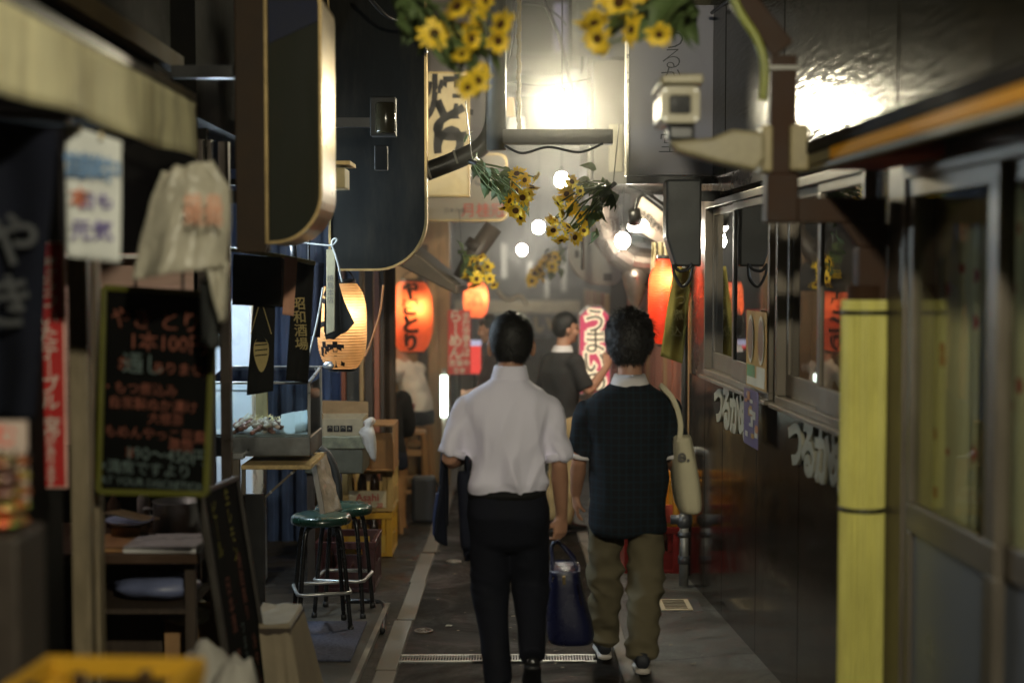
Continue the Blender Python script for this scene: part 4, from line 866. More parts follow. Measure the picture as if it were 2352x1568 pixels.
g = G(); g.box(a.x + 0.005, a.x + 0.19, Y - 0.14, Y + 0.13, zc + 0.004, zc + 0.011); g.build('lid', M('cream_worn_iron', (0.42, 0.34, 0.22), 0.55, bump=0.6, bs=90, dirt=0.5, var=0.3), t, bev=0.003)
g = G()
for k in range(6): g.box(a.x + 0.03, a.x + 0.16, Y - 0.11 + k * 0.038, Y - 0.095 + k * 0.038, zc + 0.011, zc + 0.015)
g.build('raised_pattern', M('dark_worn_iron', (0.1, 0.08, 0.05), 0.6), t)
Y0, Y1 = 6.955, 7.085; zt = gz(7.02) + 0.012
t = thing('drain_grate', 'long slotted steel drain grate crossing the road under the walkers', 'grate', (-0.02, 7.02, zt))
g = G(); g.box(-0.56, 0.42, Y0, Y0 + 0.018, zt - 0.03, zt + 0.004); g.box(-0.56, 0.42, Y1 - 0.018, Y1, zt - 0.03, zt + 0.004); g.build('frame', m_steel, t, bev=0.002)
g = G(); g.box(-0.56, 0.42, Y0 + 0.019, Y1 - 0.019, zt - 0.03, zt - 0.02); g.build('trough', m_black, t)
g = G()
for k in range(70): x = -0.553 + k * 0.0138; g.box(x, x + 0.005, Y0 + 0.0185, Y1 - 0.0185, zt - 0.019, zt + 0.002)
g.build('bars', m_steel, t, kind='stuff')
# door mat
Y0, Y1 = 6.85, 7.72
g = G(); g.hexa([(-1.35, Y0, gz(Y0) + 0.036), (-0.785, Y0, gz(Y0) + 0.036), (-0.795, Y1, gz(Y1) + 0.036), (-1.35, Y1, gz(Y1) + 0.036), (-1.35, Y0, gz(Y0) + 0.048), (-0.785, Y0, gz(Y0) + 0.048), (-0.795, Y1, gz(Y1) + 0.048), (-1.35, Y1, gz(Y1) + 0.048)])
o = g.build('door_mat', M('blue_grey_mat', (0.085, 0.09, 0.13), 0.95, var=0.4, vs=60, bump=1.0, bs=300, bdist=0.006, spec=0.1), None, bev=0.004, loc=(-1.07, 7.3, gz(7.3))); tag(o, 'blue grey bristle mat on the left shop step', 'mat')
g = G(); g.tube(smooth_path([(-1.0, 8.4, gz(8.4) + 0.02), (-0.8, 8.35, gz(8.3) + 0.025), (-0.74, 8.15, gz(8.1) + 0.025), (-0.715, 7.8, gz(7.8) + 0.02), (-0.70, 7.6, gz(7.6) + 0.02)]), 0.016, 8); o = g.build('hose', m_black, None, smooth=True, loc=(-0.8, 8.2, gz(8.2))); tag(o, 'black rubber hose curving along the gutter by the stools', 'hose')

# ------------------------------------------------------------------ overhead frame, cables, ducts
t = thing('alley_gantry', 'dark steel frame of post and crossbeam spanning the alley under the lamp', 'gantry', at(1140, 340, 8.1))
Y = 8.1; xa = at(1140, 200, Y).x
g = G(); g.tube([(xa, Y, at(0, 345, Y).z), (xa, Y, 3.9)], 0.056, 12); g.build('post', M('dark_steel_post', (0.05, 0.048, 0.04), 0.5, dirt=0.4), t, smooth=True)
p, q = at(1150, 332, Y), at(1395, 298, Y); g = G(); g.box(p.x, q.x + 0.03, Y - 0.04, Y + 0.04, p.z, q.z); g.build('crossbeam', M('dark_steel_beam', (0.09, 0.075, 0.05), 0.5, dirt=0.4), t, bev=0.005)
Y = 10.0; t = thing('junction_cabinet', 'tall dark cabinet hanging behind the grey violet sign near the lamp', 'cabinet', at(1400, 425, Y))
p, q = at(1362, 425, Y), at(1446, 135, Y); g = G(); g.box(p.x, q.x, Y, Y + 0.3, p.z, q.z); g.build('body', M('dark_cabinet', (0.03, 0.027, 0.02), 0.6, dirt=0.4), t, bev=0.01)
p, q = at(1398, 395, Y - 0.01), at(1430, 285, Y - 0.01); g = G(); g.box(p.x, q.x, Y - 0.012, Y - 0.002, p.z, q.z); g.build('cabinet_door', M('olive_panel', (0.09, 0.08, 0.05), 0.5), t, bev=0.004)
g = G(); g.box(at(1446, 0, Y).x, 1.2, Y + 0.1, Y + 0.16, 2.75, 2.81); g.build('bracket', m_black, t)

t = thing('flue_pipe', 'thick dark flue pipe rising diagonally from the left signs to the gantry', 'pipe', at(1050, 370, 8.6))
Y = 8.6; g = G(); g.tube(smooth_path([at(900, 420, Y), at(985, 392, Y), at(1070, 358, Y), at(1112, 330, Y), at(1133, 285, Y), at(1138, 200, Y)], 5), 0.056, 12); g.build('pipe', M('sooty_flue', (0.03, 0.028, 0.024), 0.35, dirt=0.4), t, smooth=True)
for px, py in ((1048, 366), (985, 392)): c = at(px, py, Y); d = V(0.025, 0, 0.008) * 0.25; g = G(); g.tube([c - d, c + d], 0.0585, 12); g.build('strap', m_pale, t, smooth=True)
t = thing('flue_pipe', 'dark elbow pipe under the pale red-lettered sign', 'pipe', at(1100, 560, 11.6))
Y = 11.6; g = G(); g.tube([at(1060, 640, Y), at(1085, 590, Y), at(1135, 520, Y)], 0.075, 12); g.build('pipe', M('brown_flue', (0.075, 0.055, 0.04), 0.4, dirt=0.4), t, smooth=True)
c, e = at(1085, 575, Y), at(1098, 556, Y); g = G(); g.tube([c, e], 0.083, 12); g.build('collar', m_darkw, t, smooth=True)
m_cable = m_black
def cable(label, pts, r=0.008, mat=None, group='overhead cables and cords'):
    g = G(); g.tube(smooth_path(pts, 8), r, 6); c = pts[len(pts) // 2]; o = g.build('cable', mat or m_cable, None, smooth=True, loc=c); tag(o, label, 'cable', group)
cable('thick black cable looping down past the right of the blazing lamp', [at(1225, -60, 11), at(1262, 30, 11), at(1285, 90, 11), at(1310, 190, 11), at(1318, 250, 11)], 0.016)
cable('thin black cable sagging between the upper walls above the blazing lamp', [at(1180, 10, 11.5), at(1240, 12, 11.5), at(1285, 40, 11.5), at(1300, 60, 11.5)], 0.008)
cable('short black wire crossing the blank pinkish sign', [at(1030, 150, 12.6), at(1060, 162, 12.6), at(1120, 166, 12.6)], 0.006)
cable('slack wire over the lit tilted board', [at(1440, 428, 9.6), at(1480, 440, 9.6), at(1530, 475, 9.6)], 0.012)
cable('orange cord drooping between the cream lantern and the wooden posts', [at(880, 655, 8.9), at(872, 720, 8.9), at(850, 790, 8.9), at(838, 818, 8.9)], 0.007, M('orange_cord', (0.4, 0.18, 0.07), 0.6))
cable('pale hose bending under the far sunflowers', [at(1140, 665, 16), at(1165, 688, 16), at(1195, 680, 16), at(1210, 700, 16)], 0.03, M('pale_hose', (0.5, 0.45, 0.32), 0.5))
cable('black wire running from the flue pipe up past the straw rope', [at(1133, 210, 9.4), at(1165, 150, 9.5), at(1180, 60, 9.6), at(1178, -60, 9.7)], 0.012)
cable('thin wire strung across the alley just above the blazing lamp', [at(1120, 178, 10.2), at(1230, 196, 10.2), at(1330, 186, 10.2), at(1440, 160, 10.2)], 0.006)
cable('looped black cable along the underside of the crossbeam', [at(1160, 335, 8.05), at(1200, 352, 8.05), at(1260, 338, 8.05), at(1330, 350, 8.05), at(1385, 330, 8.05)], 0.008)
cable('black cable draped from the slate sign to the upper left', [at(980, 120, 8.2), at(940, 60, 8.0), at(880, 30, 7.8), at(820, -40, 7.6)], 0.012)
cable('twin cable stapled along the top of the brown upper wall', [V(1.14, 8.2, 3.2), V(1.2, 7.0, 3.16), V(1.25, 5.8, 3.2), V(1.32, 4.6, 3.15)], 0.01)
# knotted gold rope and chrome pole
g = G(); pts = [at(1192, 300 - i * 8, 8.6) + V(0.003 * math.sin(i * 1.1), 0, 0) for i in range(48)]; g.tube(pts, [0.011 + 0.004 * (i % 2) for i in range(48)], 8); o = g.build('rope', M('straw_rope', (0.2, 0.15, 0.07), 0.8), None, smooth=True, loc=pts[0]); tag(o, 'straw coloured knotted rope hanging from the top beside the dark post', 'rope')
g = G(); g.tube([at(1338, 620, 11.8), at(1338, 130, 11.8)], 0.017, 10); o = g.build('chrome_pole', M('chrome', (0.8, 0.8, 0.76), 0.12, 1.0, var=0.05, bump=0), None, smooth=True, loc=at(1338, 620, 11.8)); tag(o, 'thin chrome pole shining with lamp reflections right of the bulbs', 'pole')
t, a, b = boxthing('number_plate', 'small blank buff plate on the dim wall right of the dark post', 'plate', 1164, 224, 1182, 268, 10.5, 0.02, m_tan, 0.002, 'sheet')
t, a, b = boxthing('air_conditioner', 'pale grey air conditioner cabinet high in the dim upper alley', 'air conditioner', 1166, 268, 1206, 306, 10.6, 0.2, M('pale_grey_cabinet', (0.42, 0.42, 0.42), 0.5), 0.01)
Y = 15.5
t = thing('air_duct', 'horizontal grey duct crossing high behind the blazing lamp', 'duct', at(1240, 130, Y)); p, q = at(1190, 165, Y), at(1300, 125, Y); g = G(); g.box(p.x - 0.5, q.x, Y, Y + 0.3, p.z, q.z); g.build('run', m_grayw, t, bev=0.01); g = G(); p, q = at(1195, 215, Y), at(1300, 195, Y); g.box(p.x - 0.4, q.x, Y, Y + 0.2, p.z, q.z); g.build('run', m_grayw, t, bev=0.01)
# ------------------------------------------------------------------ near left: hanging cloths, papers, boards
def ribbon(label, name, cat, q, mat, amp=0.012, fr=7, seed=1, nu=12, nv=20, solid=0.003, part='cloth', group=None):
    c = sum(q, V(0, 0, 0)) / 4; t = thing(name, label, cat, c, group)
    g = G(); g.grid(cl(q, amp, fr, seed), nu, nv); g.build(part, mat, t, smooth=True, solid=solid)
    return t
m_navyc = M('dark_navy_cloth', (0.0035, 0.0045, 0.01), 0.9, var=0.3, vs=4)
Y = 3.75
t = ribbon('dark navy shop curtain hanging at the left picture edge', 'shop_curtain', 'curtain', [at(-160, 240, Y), at(140, 300, Y), at(86, 965, Y), at(-160, 945, Y)], m_navyc, 0.03, 9, 3, 30, 30)
for ch, px, py in (('き', 18, 700), ('や', 30, 560)): c = at(px, py, Y - 0.06); text('lettering', ch, 0.15, M('pale_dye', (0.05, 0.052, 0.055), 0.9), t, c, (1, 0, 0), (0, 0, 1), bold=0.02)
g = G(); g.bar(at(-200, 240, Y + 0.03), at(160, 275, Y + 0.03), 0.02, 0.02); g.build('rod', m_darkw, t)
Y = 3.95
t = ribbon('white paper notice with blue marks clipped to the cream valance', 'paper_notice', 'notice', [at(148, 282, Y), at(281, 325, Y), at(278, 604, Y), at(152, 590, Y)], M('white_paper', (0.6, 0.61, 0.58), 0.7, var=0.05, trans=0.0), 0.006, 4, 1)
m_blu = M('blue_ink', (0.16, 0.26, 0.42), 0.7); m_orn = M('orange_ink', (0.6, 0.2, 0.12), 0.7); m_vio = M('violet_ink', (0.2, 0.17, 0.35), 0.7)
for ch, px, py, s, mt in (('営', 175, 382, 0.075, m_blu), ('業', 212, 388, 0.075, m_blu), ('中', 250, 396, 0.075, m_blu), ('本', 185, 457, 0.06, m_orn), ('日も', 222, 464, 0.05, m_vio), ('元気', 212, 532, 0.06, m_vio)):
    text('print', ch, s, mt, t, at(px, py, Y - 0.016), (1, 0, -0.04), (0, 0, 1), bold=0.02)
m_clip = M('brass_clip', (0.6, 0.5, 0.3), 0.4, 0.8)
for px, py in ((182, 293), (232, 312)): g = G(); g.ball(at(px, py, Y - 0.02), 0.006, 0.005, 0.014, 8, 6); g.build('clip', m_clip, t, smooth=True)
# crumpled white plastic bag
Y = 4.35; t = thing('plastic_bag', 'crumpled white plastic bag with faint red print hanging below the valance', 'bag', at(420, 500, Y))
poly = [at(372, 395, Y), at(462, 385, Y), at(478, 362, Y), at(528, 430, Y), at(529, 520, Y), at(520, 610, Y), at(465, 622, Y), at(303, 642, Y), at(325, 545, Y), at(348, 450, Y)]
def bagpt(u, v):
    L = [at(372, 392, Y), at(345, 460, Y), at(322, 550, Y), at(303, 642, Y)]; Rr = [at(488, 368, Y), at(528, 430, Y), at(530, 520, Y), at(520, 612, Y)]
    k = min(int(v * 3), 2); f = v * 3 - k; p = (L[k] * (1 - f) + L[k + 1] * f) * (1 - u) + (Rr[k] * (1 - f) + Rr[k + 1] * f) * u
    return p + V(0, -0.07 * math.sin(math.pi * u) * (0.3 + 0.7 * v) + 0.03 * nz(u * 4, v * 3, 5) + 0.012 * abs(nz(u * 11, v * 8, 2)), 0.01 * nz(u * 5, v * 2, 9))
g = G(); g.grid(bagpt, 36, 30); m_plas = PAPER('white_plastic', (0.58, 0.54, 0.43), 0.3); g.build('sheet', m_plas, t, smooth=True, solid=0.002)
q = [at(470, 605, Y), at(527, 600, Y), at(520, 735, Y), at(508, 740, Y)]
g = G(); g.grid(cl(q, 0.02, 8, 4), 8, 14); g.build('tail', m_plas, t, smooth=True, solid=0.002)
for px, py, s in ((468, 470, 0.06), (468, 500, 0.06)): text('print', '焼鳥', s, M('faint_red_ink', (0.6, 0.3, 0.2), 0.7), t, at(px, py, Y - 0.13), (1, 0, -0.05), (0, 0, 1), bold=0.01)
g = G(); g.grid(cl([at(455, 640, Y + 0.1), at(515, 650, Y + 0.1), at(505, 800, Y + 0.1), at(462, 790, Y + 0.1)], 0.02, 5, 8), 8, 10); o = g.build('dark_cloth', M('grey_black_cloth', (0.035, 0.037, 0.036), 0.85), None, smooth=True, solid=0.003, loc=at(485, 720, Y)); tag(o, 'charcoal rag hanging behind the white plastic bag', 'cloth')
# red placard
Y = 4.55; a, b = at(83, 1121, Y), at(147, 555, Y)
t = thing('placard', 'tall red placard with white vertical Japanese lettering', 'sign', ((a.x + b.x) / 2, Y, a.z))
g = G(); g.box(a.x, b.x, Y, Y + 0.012, a.z, b.z); g.build('border', M('pink_border', (0.6, 0.36, 0.3), 0.6), t, bev=0.003)
g = G(); g.box(a.x + 0.007, b.x - 0.007, Y - 0.003, Y - 0.0005, a.z + 0.007, b.z - 0.007); g.build('board', M('signal_red', (0.36, 0.013, 0.012), 0.5, var=0.08, dirt=0.1), t)
cx = (a.x + b.x) / 2; m_pw = M('placard_white', (0.5, 0.43, 0.37), 0.6)
def zat(py): return at(cx, py, Y).z
text('lettering', '落ちついたテ｜ブル', 0.062, m_pw, t, (cx, Y - 0.003, zat(770)), (1, 0, 0), (0, 0, 1), vertical=True, bold=0.015, line=0.875)
text('lettering', '席', 0.07, m_pw, t, (cx, Y - 0.003, zat(982)), (1, 0, 0), (0, 0, 1), bold=0.01)
text('lettering', 'があります', 0.036, m_pw, t, (cx, Y - 0.003, zat(1060)), (1, 0, 0), (0, 0, 1), vertical=True, bold=0.01, line=0.9)
# chalkboard
def chalkboard(label, P, frame, lines, loc):
    """P: corners top-left, top-right, bottom-right, bottom-left"""
    t = thing('chalkboard', label, 'chalkboard', loc)
    tl, tr, br, bl = P; ux = (tr - tl).normalized(); n = -ux.cross((bl - tl).normalized()).normalized()
    g = G(); g.prism([tl, tr, br, bl], -n * 0.018); g.build('board', M('chalk_black', (0.004, 0.004, 0.0036), 0.85, spec=0.05, var=0.4, vs=3), t)
    g = G()
    for p, q in ((tl, tr), (tr, br), (br, bl), (bl, tl)): g.bar(p, q, 0.02, 0.026, up=n)
    g.build('frame', frame, t, bev=0.004)
    for u, v, s, body, mt, vert in lines:
        c = tl * (1 - u) * (1 - v) + tr * u * (1 - v) + br * u * v + bl * (1 - u) * v
        uy = (tl - bl).normalized()
        text('writing', body, s, mt, t, c + n * 0.001, ux, uy, vertical=vert, bold=0.008, line=1.0)
    return t
c_or = M('orange_chalk', (0.16, 0.055, 0.036), 0.9, var=0.5, vs=30); c_wh = M('pale_chalk', (0.09, 0.12, 0.115), 0.9, var=0.5, vs=30); c_ye = M('yellow_chalk', (0.22, 0.2, 0.03), 0.9, var=0.5, vs=30)
fr_y = M('olive_yellow_frame', (0.085, 0.085, 0.008), 0.5, var=0.2, dirt=0.3)
Y = 4.75; P = [at(240, 660, Y + 0.05), at(475, 672, Y), at(474, 1134, Y), at(228, 1128, Y + 0.05)]
P[1] = at(494, 676, Y)
t = chalkboard('hanging black menu board with olive frame and coloured chalk writing', P, fr_y, [
    (0.48, 0.15, 0.075, 'やき とり', c_or, False), (0.6, 0.26, 0.07, '1本100円', c_or, False), (0.2, 0.37, 0.05, 'お', c_or, False), (0.38, 0.37, 0.075, '通し', c_wh, False), (0.75, 0.385, 0.045, 'ありません', c_or, False),
    (0.35, 0.49, 0.045, '・もつ煮込み', c_or, False), (0.42, 0.565, 0.045, '・自家製ぬか漬け', c_or, False), (0.6, 0.635, 0.042, '大根茶', c_or, False), (0.45, 0.71, 0.045, '・もめんやっこ豆腐', c_or, False), (0.75, 0.765, 0.045, '串焼', c_or, False), (0.28, 0.81, 0.05, '¥', c_or, False),
    (0.62, 0.815, 0.058, '190〜450円', c_wh, False), (0.42, 0.885, 0.05, '※満席ですより', c_wh, False), (0.5, 0.955, 0.036, 'AT YOUR DISCRETION', c_wh, False)], at(360, 1130, Y))
g = G(); g.tube([at(310, 600, Y), at(312, 662, Y)], 0.005, 6); g.tube([at(420, 600, Y), at(420, 666, Y)], 0.005, 6); g.build('cord', m_black, t)
tl, tr = V(-1.148, 5.2, 0.91), V(-1.13, 5.8, 0.88)
P = [tl, tr, V(-0.985, 5.82, -0.12), V(-1.0, 5.2, -0.1)]
chalkboard('tall black chalk menu leaning beside the cloth covered crate', P, M('black_wood_frame', (0.03, 0.025, 0.02), 0.5), [
    (0.25, 0.16, 0.075, 'ビ｜ル', c_ye, True), (0.62, 0.17, 0.075, '生レモン', c_ye, True), (0.3, 0.45, 0.075, '日本酒', c_or, True), (0.68, 0.42, 0.07, '焼酎割り', c_or, True), (0.5, 0.62, 0.06, 'つまみ', c_wh, True), (0.3, 0.72, 0.07, '煮込み', c_or, True), (0.75, 0.72, 0.07, '冷やし', c_or, True)], (-1.07, 5.5, gz(5.5)))
# small pinkish poster and foil bag at the picture edge
Y = 3.5; a, b = at(-40, 1150, Y), at(61, 966, Y)
t = thing('poster_board', 'pinkish paper sign with red and black brush letters by the foil bag', 'sign', (a.x, Y, a.z))
g = G(); g.box(a.x, b.x, Y, Y + 0.01, a.z, b.z); g.build('sheet', M('pinkish_paper', (0.42, 0.33, 0.28), 0.6), t)
text('lettering', 'む', 0.06, m_redt, t, at(12, 1003, Y), (1, 0, 0), (0, 0, 1), bold=0.02); text('lettering', 'さけ', 0.06, m_ink, t, at(25, 1060, Y), (1, 0, 0), (0, 0, 1), bold=0.03)
g = G(); g.bar(V(a.x + 0.03, Y + 0.02, gz(Y)), V(a.x + 0.03, Y + 0.02, b.z), 0.02, 0.02); g.build('stand', m_darkw, t)
def foil():
    m = bpy.data.materials.new('rainbow_foil'); m.use_nodes = True; nt = m.node_tree; n = nt.nodes; l = nt.links; p = n['Principled BSDF']
    p.inputs['Metallic'].default_value = 0.35; p.inputs['Roughness'].default_value = 0.25
    tc = n.new('ShaderNodeTexCoord'); v = n.new('ShaderNodeTexVoronoi'); v.inputs['Scale'].default_value = 26; l.new(tc.outputs['Object'], v.inputs['Vector'])
    h = n.new('ShaderNodeValToRGB'); e = h.color_ramp.elements; e[0].color = (0.5, 0.05, 0.03, 1); e[1].color = (0.15, 0.5, 0.1, 1)
    for q_, c_ in ((0.3, (0.7, 0.2, 0.04, 1)), (0.55, (0.05, 0.04, 0.05, 1)), (0.75, (0.7, 0.6, 0.1, 1))): e.new(q_).color = c_
    l.new(v.outputs['Color'], h.inputs[0]); l.new(h.outputs[0], p.inputs['Base Color'])
    return m
m_foil = foil()
t = thing('foil_bag', 'rainbow glittering foil bag at the left picture edge', 'bag', at(10, 1200, 3.3))
for k in range(5):
    c = at(5, 1060 + k * 34, 3.32); g = G(); g.ball(c, 0.07 - 0.004 * abs(k - 2), 0.06, 0.016, 16, 6); g.build('foil_roll', m_foil, t, smooth=True)
g = G(); c = at(5, 1215, 3.32); g.box(c.x - 0.16, c.x + 0.07, 3.22, 3.42, gz(3.3), c.z); o = g.build('display_stand', M('dark_brown_stand', (0.03, 0.022, 0.016), 0.6), None, bev=0.01, loc=(c.x, 3.32, gz(3.3))); tag(o, 'dark brown stand under the rainbow foil bag', 'stand')
# cardboard box and papers lower left
def carton(label, x0, x1, y0, y1, z0, z1, mat, flaps=False, open_=False):
    t = thing('cardboard_box', label, 'box', ((x0 + x1) / 2, (y0 + y1) / 2, z0))
    g = G(); th = 0.008
    g.box(x0, x1, y0, y0 + th, z0, z1); g.box(x0, x1, y1 - th, y1, z0, z1); g.box(x0, x0 + th, y0 + th, y1 - th, z0, z1); g.box(x1 - th, x1, y0 + th, y1 - th, z0, z1); g.box(x0 + th, x1 - th, y0 + th, y1 - th, z0, z0 + th)
    if not open_: g.box(x0 + th, x1 - th, y0 + th, y1 - th, z1 - th, z1 - 0.001)
    g.build('carton', mat, t)
    if flaps:
        g = G(); g.prism([(x0, y1, z1), (x1, y1, z1), (x1 - 0.01, y1 + 0.09, z1 + 0.07), (x0 - 0.02, y1 + 0.09, z1 + 0.08)], (0, 0.006, 0)); g.prism([(x0, y0, z1), (x0, y1, z1), (x0 - 0.06, y1, z1 + 0.06), (x0 - 0.06, y0, z1 + 0.06)], (0.006, 0, 0)); g.build('flap', M('brown_inner_card', (0.13, 0.085, 0.045), 0.8), t)
    return t
m_card = M('brown_cardboard', (0.33, 0.19, 0.09), 0.75, var=0.15, vs=5, dirt=0.3)
carton('brown cardboard box with white plastic spilling over its rim, below the counter', -1.47, -1.2, 5.95, 6.25, gz(6.1), 0.33, m_card, open_=True)
def crumple(label, name, cat, c, rx, ry, rz, mat, seed, amp=0.25):
    g = G(); g.ball(c, rx, ry, rz, 28, 20)
    cc = Vector(c)
    for i, v in enumerate(g.v):
        d = v - cc; k = 1 + amp * nz(d.x * 9 + seed, d.y * 9, d.z * 9) + amp * 0.7 * abs(nz(d.x * 22, d.y * 22 + seed, d.z * 22)); v.x, v.y, v.z = (cc + d * k)
    o = g.build(name, mat, None, smooth=True, loc=(c[0], c[1], c[2] - rz)); return tag(o, label, cat)
crumple('crumpled white plastic over the brown cardboard box below the counter', 'plastic_sheet', 'plastic', at(430, 1405, 6.0), 0.11, 0.1, 0.05, m_plas, 2)
carton('dark brown cardboard box at the lower left picture edge', -1.42, -1.12, 3.55, 3.9, gz(3.7) , 0.46, M('dark_cardboard', (0.1, 0.06, 0.035), 0.75, dirt=0.4))
crumple('white bulging paper sack in front of the leaning chalk menu', 'paper_sack', 'sack', V(-1.05, 4.82, 0.19), 0.11, 0.13, 0.24, M('white_sack', (0.36, 0.34, 0.3), 0.8, var=0.1), 5, 0.3)
crumple('second white paper sack closer to the yellow crate', 'paper_sack', 'sack', V(-0.92, 4.62, 0.15), 0.1, 0.12, 0.28, M('white_sack', (0.36, 0.34, 0.3), 0.8), 11, 0.28)
t = thing('cloth_covered_crate', 'crate draped in dirty white cloth on the shop step', 'crate', (-0.98, 5.95, gz(5.95)))
def drape(u, v):
    x = -1.12 + 0.235 * u; y = 5.72 + 0.5 * v
    e = min(u, 1 - u, v, 1 - v) / 0.14
    z = 0.275 - 0.012 * nz(u * 4, v * 4, 3)
    if e < 1: z -= (1 - e) * 0.44; x += (0.06 * (1 - e) if u > 0.5 else -0.02 * (1 - e)); y += (0.04 if v > 0.5 else -0.04) * (1 - e) + 0.012 * math.sin(u * 30) * (1 - e)
    return (x, y, z)
g = G(); g.grid(drape, 40, 40); g.build('cloth', M('dirty_white_cloth', (0.25, 0.205, 0.14), 0.85, var=0.12, dirt=0.4, wear=(0.25, 0.2, 0.13)), t, smooth=True, solid=0.004)
g = G(); g.box(-1.09, -0.91, 5.78, 6.16, gz(5.9), 0.26); g.build('box', m_darkw, t)
# counter with dishes
t = thing('counter', 'dark serving counter inside the shop behind the hanging menu board', 'counter', (-1.8, 5.9, gz(5.9)))
g = G(); g.box(-2.3, -1.22, 5.5, 6.2, 0.585, 0.625); g.build('top', M('dark_brown_top', (0.06, 0.035, 0.022), 0.35), t, bev=0.005)
g = G(); g.box(-2.3, -2.26, 5.55, 6.15, gz(6), 0.585); g.box(-1.3, -1.26, 5.6, 5.64, gz(6), 0.585); g.box(-2.25, -1.35, 6.1, 6.14, gz(6), 0.585); g.build('frame', m_darkw, t)
zc = 0.627
t = thing('plate', 'blue rimmed oval plate holding a bundle of chopsticks', 'plate', at(298, 1190, 5.8)); c = at(298, 1190, 5.8); c.z = zc + 0.06
g = G(); g.lathe(c, [(0.03, 0), (0.07, 0.006), (0.1, 0.02), (0.098, 0.025), (0.065, 0.011), (0.0, 0.008)], 24); g.build('dish', M('blue_white_china', (0.35, 0.42, 0.62), 0.15), t, smooth=True)
g = G(); g.box(c.x - 0.06, c.x + 0.06, c.y - 0.06, c.y + 0.06, zc, c.z - 0.001); g.build('stand', m_tan, t)
for k in range(6): g = G(); g.bar(c + V(-0.1 + 0.01 * k, -0.03 + 0.012 * k, 0.055), c + V(0.07 + 0.008 * k, 0.0 + 0.01 * k, 0.014), 0.008, 0.008); g.build('chopstick', M('pale_bamboo', (0.7, 0.55, 0.32), 0.5), t)
t = thing('cooking_pot', 'polished steel pot on the counter below the menu board', 'pot', at(408, 1190, 5.9)); c = at(408, 1190, 5.95); c.z = zc
g = G(); g.lathe(c, [(0.09, 0), (0.1, 0.01), (0.1, 0.13), (0.106, 0.135), (0.1, 0.135), (0.095, 0.012), (0, 0.012)], 28); g.build('body', m_steel, t, smooth=True)
g = G(); g.tube(smooth_path([c + V(-0.1, 0, 0.1), c + V(-0.14, 0, 0.1), c + V(-0.14, 0, 0.07), c + V(-0.1, 0, 0.07)]), 0.005, 6); g.build('handle', m_steel, t, smooth=True)
c = at(385, 1222, 5.65); g = G(); g.box(c.x - 0.14, c.x + 0.15, 5.5, 5.78, zc, zc + 0.028); o = g.build('cutting_board', M('white_board_plastic', (0.75, 0.73, 0.72), 0.3, var=0.05), None, bev=0.006, loc=(c.x, 5.64, zc)); tag(o, 'white plastic cutting board on the front of the counter', 'cutting board')
c = at(272, 1222, 5.65); g = G(); g.box(c.x - 0.1, c.x + 0.055, 5.52, 5.8, zc, zc + 0.022); o = g.build('wooden_board', M('orange_wood_board', (0.45, 0.24, 0.1), 0.5), None, bev=0.005, loc=(c.x, 5.66, zc)); tag(o, 'orange wooden board left of the white cutting board', 'cutting board')
for i, (px, h, rr, col) in enumerate(((262, 0.16, 0.03, (0.1, 0.06, 0.04)), (330, 0.19, 0.028, (0.35, 0.32, 0.3)), (445, 0.1, 0.04, (0.6, 0.6, 0.58)))):
    c = at(px, 1180, 6.08); c.z = zc; g = G(); g.lathe(c, [(rr, 0), (rr, h * 0.65), (rr * 0.4, h * 0.8), (rr * 0.4, h), (0, h)], 16); o = g.build('sauce_bottle', M('sauce_glass_%d' % i, col, 0.2), None, smooth=True, loc=c); tag(o, ['dark sauce bottle at the left end of the counter', 'tall grey sauce bottle at the back of the counter', 'short white jar beside the steel pot'][i], 'bottle')
c = at(345, 1290, 5.7); crumple('blue grey plastic bag on the shelf under the counter', 'plastic_bag', 'bag', (c.x, 5.8, 0.44), 0.17, 0.12, 0.05, M('blue_grey_plastic', (0.12, 0.14, 0.24), 0.35), 8, 0.2)
g = G(); g.box(-1.75, -1.3, 5.62, 6.1, 0.36, 0.38); o = g.build('shelf_board', m_darkw, None, loc=(-1.5, 5.85, 0.37)); tag(o, 'dark shelf board under the serving counter', 'shelf')
t = thing('fluorescent_lamp', 'tube lamp under the ceiling of the counter shop', 'lamp', (-2.5, 5.7, 2.2))
g = G(); g.tube([(-2.9, 5.7, 2.2), (-2.2, 5.7, 2.2)], 0.018, 10); g.build('tube', EM('shop_tube', (1.0, 0.86, 0.78), 70), t, smooth=True)
g = G(); g.box(-2.92, -2.18, 5.67, 5.73, 2.225, 2.26); g.build('fitting', m_pale, t)
